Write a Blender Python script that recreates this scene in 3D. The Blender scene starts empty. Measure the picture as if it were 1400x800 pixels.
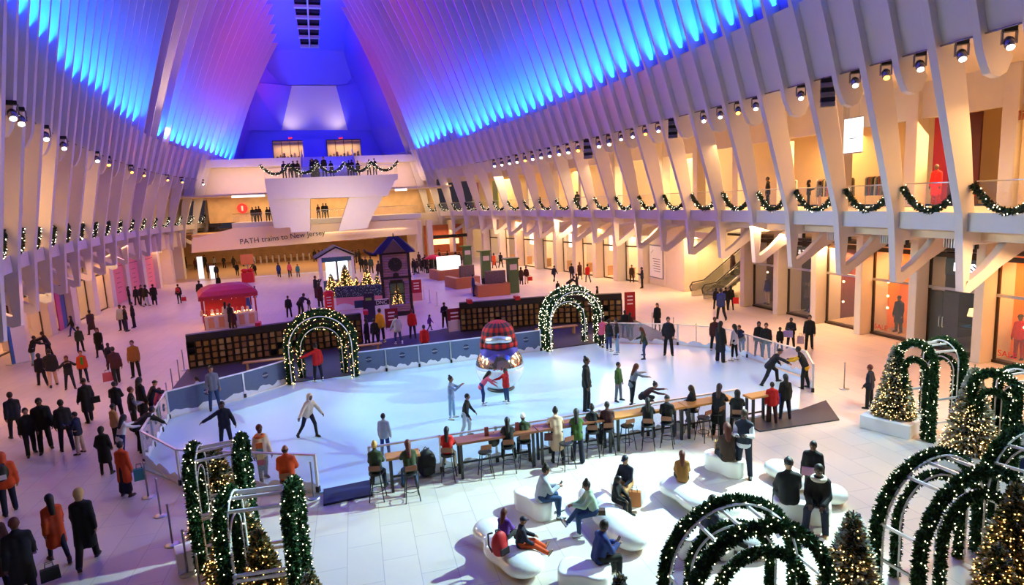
import bpy, math, random
import numpy as np
from mathutils import Vector, Matrix, Euler
random.seed(7); RNG = np.random.default_rng(7)
SC = bpy.context.scene
COL = SC.collection
PI = math.pi
def R(a): return math.radians(a)

# ------------------------------------------------------------------ camera
EYE = (0.0, 0.0, 7.6)
FOC = 846.0                                   # focal length in pixels of a 1400 wide frame
def cam_axes(yaw, pitch, roll):
    fw = Vector((math.sin(yaw)*math.cos(pitch), math.cos(yaw)*math.cos(pitch), -math.sin(pitch)))
    rt = Vector((math.cos(yaw), -math.sin(yaw), 0))
    up = rt.cross(fw)
    return rt*math.cos(roll)-up*math.sin(roll), up*math.cos(roll)+rt*math.sin(roll), fw
CR, CU, CF = cam_axes(R(15.916), R(8.64), R(2.8))
cam_data = bpy.data.cameras.new('camera'); cam = bpy.data.objects.new('camera', cam_data); COL.objects.link(cam)
cam_data.sensor_width = 36; cam_data.lens = FOC*36/1400; cam_data.clip_end = 400; cam_data.clip_start = .1
M = Matrix.Identity(4)
for i in range(3):
    M[i][0] = CR[i]; M[i][1] = CU[i]; M[i][2] = -CF[i]; M[i][3] = EYE[i]
cam.matrix_world = M
SC.camera = cam
def ray(x, y): return CF + CR*((x-700)/FOC) + CU*((400-y)/FOC)
def gnd(x, y, z=0.0):
    d = ray(x, y); t = (z-EYE[2])/d.z
    return (d.x*t, d.y*t)
def atY(x, y, Y):
    d = ray(x, y); t = Y/d.y
    return (d.x*t, Y, EYE[2]+d.z*t)
def atX(x, y, X):
    d = ray(x, y); t = X/d.x
    return (X, d.y*t, EYE[2]+d.z*t)
def top_z(xb, yb, xt, yt, z=0.0):
    g = gnd(xb, yb, z); d = ray(xt, yt)
    t = (d.x*g[0]+d.y*g[1])/(d.x**2+d.y**2)
    return EYE[2]+d.z*t

# ------------------------------------------------------------------ view, world
vs = SC.view_settings
vs.view_transform = 'Standard'; vs.look = 'None'; vs.gamma = 1; vs.use_curve_mapping = False
vs.exposure = 0.0
w = bpy.data.worlds.new('night'); SC.world = w; w.use_nodes = True
w.node_tree.nodes['Background'].inputs[0].default_value = (0.05, 0.04, 0.06, 1)
w.node_tree.nodes['Background'].inputs[1].default_value = 0.6

# ------------------------------------------------------------------ lamps of the hall
def aim(o, to):
    d = Vector(to)-o.location
    o.rotation_euler = d.to_track_quat('-Z', 'Y').to_euler()
def area(name, loc, to, sx, sy, power, col, spread=180):
    l = bpy.data.lights.new(name, 'AREA'); l.shape = 'RECTANGLE'; l.size = sx; l.size_y = sy
    l.energy = power; l.color = col; l.spread = R(spread)
    o = bpy.data.objects.new(name, l); COL.objects.link(o); o.location = loc; aim(o, to); o['kind'] = 'structure'
    return o
def spot(name, loc, to, power, col, ang=50, blend=.5, rad=.15):
    l = bpy.data.lights.new(name, 'SPOT'); l.energy = power; l.color = col; l.spot_size = R(ang); l.spot_blend = blend
    l.shadow_soft_size = rad
    o = bpy.data.objects.new(name, l); COL.objects.link(o); o.location = loc; aim(o, to); o['kind'] = 'structure'
    return o
def lerp(x, xs, ys): return float(np.interp(x, xs, ys))
RY = [4, 8, 14, 20, 30, 38, 42, 48, 54, 60, 66, 72, 78, 84, 92]
RX = [18.2, 19.1, 20.0, 20.4, 20.6, 20.4, 20.2, 19.7, 19.0, 18.4, 17.7, 16.9, 15.2, 13.2, 10.5]
LY = [4, 16, 25, 30, 36, 43, 52, 60, 68, 75, 84, 90, 97]
LX = [-5, -8.3, -10.7, -12, -13.3, -14.4, -15.6, -16.5, -17.1, -17.1, -16.2, -15.2, -14]
def XR(y): return lerp(y, RY, RX)              # plan curve of the two balcony edges
def XL(y): return lerp(y, LY, LX)
def spine_x(y): return 2.2-.03*y
def ridge_z(y): return lerp(y, [40, 55, 62, 73, 85, 92, 97], [44, 43.5, 41, 37, 33, 30.5, 28.7])
HALF_RIDGE = 4.0
def rib_x(side, y, z):
    """x of the inner edge of a rib: side 1 = right, -1 = left"""
    X0 = XR(y) if side > 0 else XL(y)
    X1 = spine_x(y)+side*HALF_RIDGE
    zr = ridge_z(y)
    t = (z-6.3)/(zr-6.3)
    if t < 0: return X0+side*(-t*3.6)
    t = min(t, 1)
    return X0+(X1-X0)*(.75*t+.25*t**3)

WHITE = (.86, .93, 1.0); WARM = (1.0, .62, .30); AMBER = (1.0, .48, .16); BLUE = (.004, .12, 1.0); PINK = (1.0, .03, .13)
# blue LED strips lying on the ledge between the ribs, shining up the bays
for side in (1, -1):
    segs = [(8, 20), (20, 32), (32, 44), (44, 56), (56, 70), (70, 86)] if side > 0 else [(22, 34), (34, 46), (46, 58.5), (65.5, 78), (78, 94)]
    for y0, y1 in segs:
        ym = (y0+y1)/2
        xa, xb = rib_x(side, y0, 14.9)+side*.52, rib_x(side, y1, 14.9)+side*.52
        L = math.hypot(y1-y0, xb-xa)
        o = area('ledge_light', ((xa+xb)/2, ym, 14.95), (0, 0, 0), .20, L, 255*L, BLUE, 78)
        ax = Vector((xb-xa, y1-y0, 0)).normalized()
        d = Vector((-side*.33, 0, 1)).normalized()
        zz = -d; yy = (ax-ax.dot(zz)*zz).normalized(); xx = yy.cross(zz)
        m = Matrix((xx, yy, zz)).transposed()
        o.rotation_euler = m.to_euler()
# one bay on the left has a warm uplight instead
area('bay_uplight', (rib_x(-1, 62, 14.9)-.5, 62, 14.95), (rib_x(-1, 62, 24)-.3, 62, 24), .5, 5, 520, (1.0, .66, .40), 80)
# pink floodlights at the ledges, each washing the ribs across the hall
for side, ya, tgt in ((-1, 60, (11, 62, 28)), (-1, 48, (13, 40, 26)), (1, 62, (-10, 72, 28)), (1, 74, (-9, 84, 26)), (-1, 74, (8, 78, 26))):
    spot('pink_floodlight', (rib_x(side, ya, 14.8)-side*.35, ya, 14.9), tgt, 16000, PINK, 62, .9, .5)
# deep blue wash towards the ridge and the far end
spot('blue_floodlight', (2.2, 60, 15.5), (0, 93, 30), 6500, (.01, .02, 1), 55, .8, .5)
spot('blue_floodlight', (0.5, 76, 14.6), (0, 92, 17), 1700, (.01, .02, 1), 100, .9, .5)
# white stage lights of the gallery rigs: ice and seating plaza
for px, py, pz, tx, ty, pw, an in ((19.2, 22, 11.6, 2, 22, 3600, 50), (19.2, 30, 11.6, 6, 23, 2800, 52), (-11.8, 37, 11.6, 8, 22, 4000, 50),
                                   (-9.6, 25, 11.6, 12, 22, 2800, 50), (18.6, 15, 11.6, 4.2, 11.2, 15000, 38), (19, 18.5, 11.6, 13, 12, 5600, 40),
                                   (17.5, 9, 11.6, 13, 12.5, 1600, 75)):
    spot('stage_beam', (px, py, pz), (tx, ty, 0), pw*2.35, (.60, 1.0, .96), an, .35, .12)
# added pink and red-orange fill lamps overhead, then the warm gallery ceiling lights
area('fill_light', (4, 40, 30), (4, 40, 0), 12, 70, 90, (1.0, .62, .60))
area('fill_light', (-8, 52, 24), (-9, 40, 0), 6, 50, 420, (1.0, .36, .14))
for y0, y1 in ((6, 16), (16, 26), (26, 36), (36, 48), (48, 60), (60, 76)):
    ym = (y0+y1)/2
    area('gallery_light', ((XR(ym)+25)/2+1.2, ym, 11.3), (XR(ym)-7, ym, 0), 2.2, (y1-y0)*.9, 170*(y1-y0)/2, (1.0, .50, .20), 150)
    if y0 > 15:
        area('gallery_light', (XL(ym)-2.9, ym, 11.3), (XL(ym)+7, ym, 0), 1.6, (y1-y0)*.9, 200*(y1-y0)/2, (1.0, .54, .20), 150)
# warm light of the concourse under the balconies
for y0, y1 in ((8, 20), (20, 34), (34, 46), (46, 58), (58, 74)):
    ym = (y0+y1)/2
    area('soffit_light', (XR(ym)+2.4, ym, 4.95), (XR(ym)+1.0, ym, 0), .6, (y1-y0)*.9, 150*(y1-y0)/2, (1.0, .54, .24))
for y0, y1 in ((20, 36), (36, 52), (52, 66), (66, 82)):
    ym = (y0+y1)/2
    area('soffit_light', (XL(ym)-.9, ym, 4.9), (XL(ym)+1.5, ym, 0), .4, (y1-y0)*.9, 45*(y1-y0)/2, (1.0, .46, .20))

# ------------------------------------------------------------------ materials
MATS = {}
def mat(name, col, rough=.55, metal=0.0, emit=None, estr=0.0, noise=.10, scale=9.0, coat=0.0, trans=0.0, alpha=1.0, bump=0.0):
    if name in MATS: return MATS[name]
    m = bpy.data.materials.new(name); MATS[name] = m; m.use_nodes = True
    nt = m.node_tree; b = nt.nodes['Principled BSDF']
    b.inputs['Roughness'].default_value = rough; b.inputs['Metallic'].default_value = metal
    b.inputs['Coat Weight'].default_value = coat
    if trans: b.inputs['Transmission Weight'].default_value = trans
    b.inputs['Alpha'].default_value = alpha
    tc = nt.nodes.new('ShaderNodeTexCoord'); nz = nt.nodes.new('ShaderNodeTexNoise'); nz.inputs['Scale'].default_value = scale
    nz.inputs['Detail'].default_value = 3
    nt.links.new(tc.outputs['Object'], nz.inputs['Vector'])
    rp = nt.nodes.new('ShaderNodeMapRange'); rp.inputs[3].default_value = 1-noise; rp.inputs[4].default_value = 1+noise
    nt.links.new(nz.outputs['Fac'], rp.inputs[0])
    mx = nt.nodes.new('ShaderNodeVectorMath'); mx.operation = 'SCALE'; mx.inputs[0].default_value = col[:3]
    nt.links.new(rp.outputs[0], mx.inputs['Scale'])
    nt.links.new(mx.outputs[0], b.inputs['Base Color'])
    if bump:
        bp = nt.nodes.new('ShaderNodeBump'); bp.inputs['Strength'].default_value = bump
        nt.links.new(nz.outputs['Fac'], bp.inputs['Height']); nt.links.new(bp.outputs[0], b.inputs['Normal'])
    if emit:
        b.inputs['Emission Color'].default_value = (*emit, 1); b.inputs['Emission Strength'].default_value = estr
        m.cycles.emission_sampling = 'NONE'
    return m
def hx(s):
    """srgb hex to linear"""
    v = [int(s[i:i+2], 16)/255 for i in (0, 2, 4)]
    return tuple(c/12.92 if c <= .04045 else ((c+.055)/1.055)**2.4 for c in v)

# ------------------------------------------------------------------ mesh builder
class MB:
    def __init__(s): s.v = []; s.f = []; s.m = []; s.sm = []
    def add(s, vs_, fs, mi=0, smooth=False):
        n = len(s.v); s.v.extend([tuple(p) for p in vs_])
        for f in fs: s.f.append(tuple(i+n for i in f)); s.m.append(mi); s.sm.append(smooth)
        return s
    def box(s, x0, x1, y0, y1, z0, z1, mi=0):
        v = [(x, y, z) for z in (z0, z1) for y in (y0, y1) for x in (x0, x1)]
        return s.add(v, [(0, 2, 3, 1), (4, 5, 7, 6), (0, 1, 5, 4), (1, 3, 7, 5), (3, 2, 6, 7), (2, 0, 4, 6)], mi)
    def bar(s, a, b, w, h=None, mi=0, up=(0, 0, 1)):
        """rectangular bar from a to b"""
        h = h or w; a = Vector(a); b = Vector(b); d = (b-a).normalized(); u = Vector(up)
        if abs(d.dot(u)) > .98: u = Vector((1, 0, 0))
        x = d.cross(u).normalized()*(w/2); y = x.cross(d).normalized()*(h/2)
        v = [a-x-y, a+x-y, a+x+y, a-x+y, b-x-y, b+x-y, b+x+y, b-x+y]
        return s.add(v, [(0, 3, 2, 1), (4, 5, 6, 7), (0, 1, 5, 4), (1, 2, 6, 5), (2, 3, 7, 6), (3, 0, 4, 7)], mi)
    def tube(s, pts, r, n=8, mi=0, caps=True, closed=False):
        P = [Vector(p) for p in pts]; rr = r if hasattr(r, '__len__') else [r]*len(P)
        vs_ = []; prev = None
        for i, p in enumerate(P):
            d = (P[min(i+1, len(P)-1)]-P[max(i-1, 0)])
            d = d.normalized() if d.length > 1e-9 else Vector((0, 0, 1))
            if prev is None:
                u = Vector((0, 0, 1)) if abs(d.z) < .9 else Vector((1, 0, 0)); x = d.cross(u).normalized()
            else: x = (prev-prev.dot(d)*d).normalized()
            prev = x; y = d.cross(x)
            for k in range(n):
                a = 2*PI*k/n; vs_.append(p+x*(math.cos(a)*rr[i])+y*(math.sin(a)*rr[i]))
        fs = [(i*n+k, i*n+(k+1) % n, (i+1)*n+(k+1) % n, (i+1)*n+k) for i in range(len(P)-1) for k in range(n)]
        s.add(vs_, fs, mi, True)
        if caps:
            m = len(s.v)-len(vs_)
            s.f.append(tuple(m+k for k in reversed(range(n)))); s.m.append(mi); s.sm.append(False)
            s.f.append(tuple(m+(len(P)-1)*n+k for k in range(n))); s.m.append(mi); s.sm.append(False)
        return s
    def lathe(s, c, prof, n=16, mi=0, smooth=True):
        """prof: list of (r, z)"""
        vs_ = [(c[0]+r*math.cos(2*PI*k/n), c[1]+r*math.sin(2*PI*k/n), c[2]+z) for r, z in prof for k in range(n)]
        fs = [(i*n+k, i*n+(k+1) % n, (i+1)*n+(k+1) % n, (i+1)*n+k) for i in range(len(prof)-1) for k in range(n)]
        s.add(vs_, fs, mi, smooth); m = len(s.v)-len(vs_)
        s.f.append(tuple(m+k for k in reversed(range(n)))); s.m.append(mi); s.sm.append(False)
        s.f.append(tuple(m+(len(prof)-1)*n+k for k in range(n))); s.m.append(mi); s.sm.append(False)
        return s
    def ball(s, c, r, n=8, mi=0):
        r = r if hasattr(r, '__len__') else (r, r, r); m = max(4, n//2+1)
        vs_ = [(c[0]+r[0]*math.sin(PI*i/m)*math.cos(2*PI*k/n), c[1]+r[1]*math.sin(PI*i/m)*math.sin(2*PI*k/n), c[2]+r[2]*math.cos(PI*i/m)) for i in range(1, m) for k in range(n)]
        vs_ += [(c[0], c[1], c[2]+r[2]), (c[0], c[1], c[2]-r[2])]
        t = (m-1)*n
        fs = [(i*n+k, (i+1)*n+k, (i+1)*n+(k+1) % n, i*n+(k+1) % n) for i in range(m-2) for k in range(n)]
        fs += [(t, k, (k+1) % n) for k in range(n)]+[(t+1, (m-2)*n+(k+1) % n, (m-2)*n+k) for k in range(n)]
        return s.add(vs_, fs, mi, True)
    def prism(s, poly, a, b, axis='y', mi=0):
        """extrude polygon given in the two other axes from a to b; z: (x,y), y: (x,z), x: (y,z)"""
        def P(p, t): return (p[0], p[1], t) if axis == 'z' else ((p[0], t, p[1]) if axis == 'y' else (t, p[0], p[1]))
        n = len(poly); v = [P(p, a) for p in poly]+[P(p, b) for p in poly]
        fs = [tuple(range(n)), tuple(reversed(range(n, 2*n)))]+[(i, i+n, (i+1) % n+n, (i+1) % n) for i in range(n)]
        return s.add(v, fs, mi)
    def build(s, name, mats, parent=None, loc=None, rot=None, bevel=0.0, fix=True):
        me = bpy.data.meshes.new(name); me.from_pydata(s.v, [], s.f)
        for m_ in (mats if isinstance(mats, (list, tuple)) else [mats]): me.materials.append(m_)
        me.polygons.foreach_set('material_index', s.m); me.polygons.foreach_set('use_smooth', s.sm)
        me.update()
        if fix:
            import bmesh
            bm = bmesh.new(); bm.from_mesh(me); bmesh.ops.recalc_face_normals(bm, faces=bm.faces); bm.to_mesh(me); bm.free()
        o = bpy.data.objects.new(name, me); COL.objects.link(o)
        if parent: o.parent = parent
        if loc is not None: o.location = loc
        if rot is not None: o.rotation_euler = rot
        if bevel:
            b = o.modifiers.new('bevel', 'BEVEL'); b.width = bevel; b.segments = 2; b.limit_method = 'ANGLE'
        return o
def tag(o, label=None, cat=None, group=None, kind=None):
    if label: o['label'] = label
    if cat: o['category'] = cat
    if group: o['group'] = group
    if kind: o['kind'] = kind
    return o
def thing(name, label, cat, loc=(0, 0, 0), rz=0.0, group=None):
    o = bpy.data.objects.new(name, None); COL.objects.link(o); o.location = loc; o.rotation_euler = (0, 0, rz)
    o.empty_display_size = .1
    return tag(o, label, cat, group)
def struct(mb, name, mats, **k): return tag(mb.build(name, mats, **k), kind='structure')
def copy_tree(o, parent=None):
    c = o.copy(); COL.objects.link(c)
    if parent is not None: c.parent = parent
    for ch in list(o.children): copy_tree(ch, c)
    return c
ORD = ['first', 'second', 'third', 'fourth', 'fifth', 'sixth', 'seventh', 'eighth', 'ninth', 'tenth', 'eleventh', 'twelfth', 'thirteenth', 'fourteenth',
       'fifteenth', 'sixteenth', 'seventeenth', 'eighteenth', 'nineteenth', 'twentieth', 'twenty-first', 'twenty-second', 'twenty-third', 'twenty-fourth',
       'twenty-fifth', 'twenty-sixth', 'twenty-seventh', 'twenty-eighth', 'twenty-ninth', 'thirtieth', 'thirty-first', 'thirty-second', 'thirty-third', 'thirty-fourth']
def text(name, s, size, loc, rot, m, parent=None, depth=.01, align='CENTER'):
    c = bpy.data.curves.new(name, 'FONT'); c.body = s; c.size = size; c.extrude = depth; c.align_x = align; c.align_y = 'CENTER'
    o = bpy.data.objects.new(name, c)
    me = None
    COL.objects.link(o); bpy.context.view_layer.update()
    dg = bpy.context.evaluated_depsgraph_get()
    me = bpy.data.meshes.new_from_object(o.evaluated_get(dg)); bpy.data.objects.remove(o)
    me.materials.clear(); me.materials.append(m)
    o = bpy.data.objects.new(name, me); COL.objects.link(o); o.location = loc; o.rotation_euler = rot
    if parent: o.parent = parent
    return o
# ------------------------------------------------------------------ shell materials
def floor_mat():
    m = bpy.data.materials.new('marble_floor'); m.use_nodes = True; nt = m.node_tree; b = nt.nodes['Principled BSDF']
    tc = nt.nodes.new('ShaderNodeTexCoord'); br = nt.nodes.new('ShaderNodeTexBrick')
    br.inputs['Scale'].default_value = 1.0; br.inputs['Brick Width'].default_value = 1.5; br.inputs['Row Height'].default_value = .75
    br.inputs['Mortar Size'].default_value = .008; br.inputs['Color1'].default_value = (.68, .585, .50, 1); br.inputs['Color2'].default_value = (.62, .545, .475, 1)
    br.inputs['Mortar'].default_value = (.44, .38, .36, 1)
    mp = nt.nodes.new('ShaderNodeMapping'); mp.inputs['Rotation'].default_value = (0, 0, R(92))
    nt.links.new(tc.outputs['Object'], mp.inputs[0]); nt.links.new(mp.outputs[0], br.inputs['Vector'])
    nz = nt.nodes.new('ShaderNodeTexNoise'); nz.inputs['Scale'].default_value = .9; nz.inputs['Detail'].default_value = 6
    nt.links.new(tc.outputs['Object'], nz.inputs['Vector'])
    rp = nt.nodes.new('ShaderNodeMapRange'); rp.inputs[3].default_value = .93; rp.inputs[4].default_value = 1.06
    nt.links.new(nz.outputs['Fac'], rp.inputs[0])
    mx = nt.nodes.new('ShaderNodeVectorMath'); mx.operation = 'SCALE'
    nt.links.new(br.outputs['Color'], mx.inputs[0]); nt.links.new(rp.outputs[0], mx.inputs['Scale']); nt.links.new(mx.outputs[0], b.inputs['Base Color'])
    b.inputs['Roughness'].default_value = .36
    return m
M_FLOOR = floor_mat()
M_RIB = mat('white_painted_steel', (.60, .57, .56), .45, noise=.03, scale=2)
M_PLASTER = mat('cream_plaster', (.68, .60, .50), .6, noise=.04, scale=2)
M_PANEL = mat('blue_light_bay_panel', (.20, .20, .85), .42, noise=.04, scale=.6)  # blue of the ledge lights put into the base colour
M_CEIL = mat('ceiling_cream', (.62, .52, .40), .7, noise=.03)
M_TAN = mat('tan_stone', (.45, .30, .17), .5, noise=.1, scale=3)
M_DARK = mat('dark_metal', (.02, .02, .022), .4, .6)
M_BLACK = mat('black_paint', (.012, .012, .014), .45)
M_STEEL = mat('brushed_steel', (.55, .55, .56), .3, .9)
M_ALU = mat('aluminium', (.75, .76, .78), .35, .7)
M_GLASS = mat('clear_glass', (.6, .65, .66), .04, alpha=.07)
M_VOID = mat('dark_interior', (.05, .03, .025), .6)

floor = MB().box(-34, 36, -9, 112, -.3, 0); struct(floor, 'floor', M_FLOOR)
f2 = MB().prism([(-18, 77.2), (9.5, 77.2), (9.5, 104), (-20, 104)], 0, .012, 'z'); struct(f2, 'floor_concourse', mat('tan_terrazzo', (.50, .34, .22), .4, noise=.08))
f3 = MB().box(-9.5, 1.2, 76.7, 77.2, 0, .10); struct(f3, 'trim_1', mat('step_edge', (.85, .85, .8), .3))

def strip(pairs, mb, mi=0):
    """pairs: list of rows, each a list of points; quads between consecutive rows"""
    n = len(pairs[0]); v = [p for row in pairs for p in row]
    fs = [(i*n+k, i*n+k+1, (i+1)*n+k+1, (i+1)*n+k) for i in range(len(pairs)-1) for k in range(n-1)]
    return mb.add(v, fs, mi)
ZB = 14.6; ZC = 11.7
for side, nm in ((1, 'right'), (-1, 'left')):
    ys = [4+2.5*i for i in range(36)] if side > 0 else [11+2.5*i for i in range(35)]
    # solid band under the ledge
    mb = MB(); off = .30
    rows = []
    for y in ys:
        z3 = [ZC, (ZC+ZB)/2, ZB]
        rows.append([(rib_x(side, y, z)+side*off, y, z) for z in z3]+[(rib_x(side, y, ZB)+side*.95, y, ZB), (rib_x(side, y, ZC)+side*1.1, y, ZC-.02), (rib_x(side, y, ZC)+side*off, y, ZC)])
    strip(rows, mb); struct(mb, 'wall_%s_band' % nm, M_RIB)
    mb = MB(); rows = []
    for y in ys:
        zr = ridge_z(y); zs = np.linspace(ZB, zr, 12)
        inn = [(rib_x(side, y, z)+side*.74, y, z) for z in zs]; out = [(p[0]+side*.35, p[1], p[2]) for p in reversed(inn)]
        rows.append(inn+out)
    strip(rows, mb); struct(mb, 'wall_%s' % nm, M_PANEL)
# ridge soffit with the skylight slot
mb = MB(); ys = list(np.arange(2, 93.1, 3.0))+[94.4, 95.0, 97.0]
def sky_half(y): return 1.65 if y < 84 else (1.65-.05*(y-84) if y < 94.6 else 0)
for s in (1, -1):
    rows = []
    for y in ys:
        z = ridge_z(y); x0 = spine_x(y)+s*max(sky_half(y), .01); x1 = spine_x(y)+s*(HALF_RIDGE+2.2)
        rows.append([(x0, y, z), (x1, y, z-.3), (x1, y, z+.3), (x0, y, z+.4), (x0, y, z)])
    strip(rows, mb)
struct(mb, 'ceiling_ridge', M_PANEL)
# skylight
sk = thing('skylight', 'long dark ladder-like skylight with white cross bars running along the roof ridge', 'skylight', (0, 0, 0))
mb = MB(); rows = [[(spine_x(y)-sky_half(y), y, ridge_z(y)+.3), (spine_x(y)+sky_half(y), y, ridge_z(y)+.3)] for y in ys if y < 94.5]
strip(rows, mb); mb.build('pane', mat('night_glass', (.012, .012, .02), .15), sk)
for y in np.arange(4, 94.5, 2.0):
    z = ridge_z(y); h = sky_half(y); x = spine_x(y)
    MB().box(x-h-.1, x+h+.1, y-.28, y+.28, z-.15, z+.2).build('cross_bar', M_RIB, sk)
mb = MB(); mb.tube([(spine_x(y), y, ridge_z(y)-.2) for y in np.arange(4, 95, 2)], .11, 6); mb.build('center_rail', M_RIB, sk)

# ------------------------------------------------------------------ ribs
RIB_R = [6.8, 9.8, 12.8, 15.8, 18.6, 21.4, 24.4, 27.1, 30.1, 33.1, 36.2, 39.4, 42.6, 45.9, 49.3, 52.7, 56.2, 60.0, 64.0, 68.2, 72.2, 75.8, 79.2, 82.4, 85.6]
RIB_L = [13.8, 17.2, 20.6, 24.1, 27.6, 31.3, 34.9, 38.4, 41.9, 45.6, 49.8, 54.2, 59.0, 63.9, 68.8, 73.2, 77.4, 81.5, 85.5, 89.3, 93.1]
def SFR(y): return lerp(y, [0, 45, 49.5, 64, 72.8, 90], [25.3, 25.3, 23.7, 20.6, 18.4, 13])
def SFL(y): return lerp(y, [0, 64, 76, 90], [-18.7, -18.5, -17.6, -16.4])
def rib_depth(z): return lerp(z, [3.8, 6.3, 9, 11.5, 15.5, 40], [.34, .55, .95, 1.15, .80, .80])
def rib_mesh(side, y, z0, full=True):
    mb = MB(); zr = ridge_z(y)-.1
    zs = list(np.linspace(z0, 14, 9))+list(np.linspace(15, zr, 10))
    inn = [[rib_x(side, y, z), z] for z in zs]; out = [[rib_x(side, y, z)+side*rib_depth(z), z] for z in zs]
    if full:
        out[0][0] -= side*.10; out[0][1] += .30; inn[0][1] -= .05
    else:                                       # rounded lower end
        d = side*rib_depth(z0)
        inn = [[inn[0][0]+d*.50, z0-.30], [inn[0][0]+d*.20, z0-.20], [inn[0][0]+d*.03, z0+.1]]+inn[1:]
        out = [[out[0][0]-d*.48, z0-.30], [out[0][0]-d*.2, z0-.15], [out[0][0], z0+.3]]+out[1:]
    t = .15 if full else .13
    rows = []
    for a, b in zip(inn, out):
        q = lerp(a[1], [13.2, 15.5], [t, .085]); rows.append([(a[0], y-q, a[1]), (b[0], y-q, b[1]), (b[0], y+q, b[1]), (a[0], y+q, a[1]), (a[0], y-q, a[1])])
    strip(rows, mb)
    mb.f.append((0, 1, 2, 3)); mb.m.append(0); mb.sm.append(False)
    if full:                                    # the V arm running back under the slab
        xi = inn[0][0]; sf = (SFR(y) if side > 0 else SFL(y)); reach = max(1.6, min(4.9, abs(sf-xi)-.1))
        lo = [(xi, 3.72), (xi+side*.30, 3.66), (xi+side*.9, 4.02), (xi+side*1.7, 4.5), (xi+side*min(2.6, reach), 4.92), (xi+side*reach, 5.3)]
        hi = [(xi+side*.10, 4.15), (xi+side*.32, 4.10), (xi+side*.9, 4.45), (xi+side*1.55, 4.98), (xi+side*min(1.9, reach-.1), 5.32), (xi+side*reach, 5.75)]
        rows = [[(a[0], y-t, a[1]), (b[0], y-t, b[1]), (b[0], y+t, b[1]), (a[0], y+t, a[1]), (a[0], y-t, a[1])] for a, b in zip(lo, hi)]
        m0 = len(mb.v); strip(rows, mb); mb.f.append((m0, m0+1, m0+2, m0+3)); mb.m.append(0); mb.sm.append(False)
        # gusset under the slab edge
        mb.prism([(xi+side*.28, 5.3), (xi+side*reach, 5.3), (xi+side*reach, 5.8), (xi+side*.25, 5.8)], y-t, y+t, 'y')
    return mb
for side, ribs, nm in ((1, RIB_R, 'right'), (-1, RIB_L, 'left')):
    vis = [y for y in ribs if (y > 12 if side > 0 else y > 23)]
    for i, y in enumerate(ribs):
        o = rib_mesh(side, y, 3.8).build('rib', M_RIB, bevel=.035)
        k = vis.index(y) if y in vis else None
        if k is not None: lab = 'white steel rib with a V foot, %s long rib from the near end of the %s balcony' % (ORD[k], nm)
        else: lab = ''
        tag(o, kind='structure')
        if i+1 < len(ribs):
            ym = (y+ribs[i+1])/2
            o = rib_mesh(side, ym, 10.75, False).build('hanging_fin', M_RIB, bevel=.03)
            tag(o, kind='structure')

# ------------------------------------------------------------------ balconies
def balcony(side, ribs, nm):
    X = XR if side > 0 else XL
    def back(y): return max(SFR(y), XR(y)+4.0) if side > 0 else min(SFL(y), XL(y)-3.4)
    y_lo, y_hi = (4, 88) if side > 0 else (11, 95)
    ys = list(np.arange(y_lo, y_hi+.1, 3.0))
    mb = MB()
    strip([[(X(y)+side*.4, y, 5.75), (X(y)+side*.4, y, 6.35), (back(y)+side*.5, y, 6.35), (back(y)+side*.5, y, 5.75), (X(y)+side*.4, y, 5.75)] for y in ys], mb)
    struct(mb, 'floor_balcony_%s' % nm, M_PLASTER)
    mb = MB(); strip([[(X(y)+side*.26, y, 5.78), (X(y)+side*.26, y, 6.40), (X(y)+side*.42, y, 6.40), (X(y)+side*.42, y, 5.78), (X(y)+side*.26, y, 5.78)] for y in ys], mb)
    struct(mb, 'trim_balcony_%s' % nm, M_RIB)
    mb = MB(); strip([[(X(y)+side*.9, y, 5.42), (back(y)+side*.5, y, 5.42), (back(y)+side*.5, y, 5.70), (X(y)+side*.9, y, 5.70), (X(y)+side*.9, y, 5.42)] for y in ys], mb)
    struct(mb, 'ceiling_under_balcony_%s' % nm, M_CEIL)
    mb = MB(); strip([[(rib_x(side, y, ZC)+side*1.15, y, 11.75), (back(y)+side*4.5, y, 11.75), (back(y)+side*4.5, y, 12.0), (rib_x(side, y, ZC)+side*1.15, y, 12.0), (rib_x(side, y, ZC)+side*1.15, y, 11.75)] for y in ys], mb)
    struct(mb, 'ceiling_balcony_%s' % nm, M_CEIL)
    return back
BACK_R = balcony(1, RIB_R, 'right'); BACK_L = balcony(-1, RIB_L, 'left')

# glass rail with steel handrail per bay
for side, ribs, nm in ((1, RIB_R, 'right'), (-1, RIB_L, 'left')):
    X = XR if side > 0 else XL; k = 0
    for a, b in zip(ribs, ribs[1:]):
        if (side > 0 and a < 9) or (side < 0 and a < 20): continue
        t = thing('glass_railing', 'clear glass railing pane, %s bay from the near end of the %s balcony' % (ORD[k], nm), 'railing', (0, 0, 0), 0, 'glass railing bays on the %s balcony' % nm); k += 1
        off = side*.48
        p, q = (X(a)+off, a+.18), (X(b)+off, b-.18)
        mb = MB().bar((p[0], p[1], 6.88), (q[0], q[1], 6.88), .02, 1.0); mb.build('glass_pane', M_GLASS, t)
        MB().tube([(p[0], p[1], 7.42), (q[0], q[1], 7.42)], .028, 6).build('handrail', M_STEEL, t)

# ------------------------------------------------------------------ ground-level piers, right
PIER_R = [12.5, 15.5, 18.5, 21.5, 24.5, 27.5, 30.5, 33.6]
def pier(x0, x1, y0, y1, z1, lab, grp):
    o = MB().box(x0, x1, y0, y1, 0, z1).build('pier', M_PLASTER, bevel=.03); tag(o, kind='structure')
for i, y in enumerate(PIER_R):
    pier(24.9, 26.6, y-.2, y+.2, 5.45, 'cream stone pier between shop windows, %s from the near right corner' % ORD[i], 'piers of the right shopfronts')
mb = MB().box(26.4, 26.6, 9, 34, 4.3, 5.5); struct(mb, 'wall_right_header', M_PLASTER)
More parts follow.
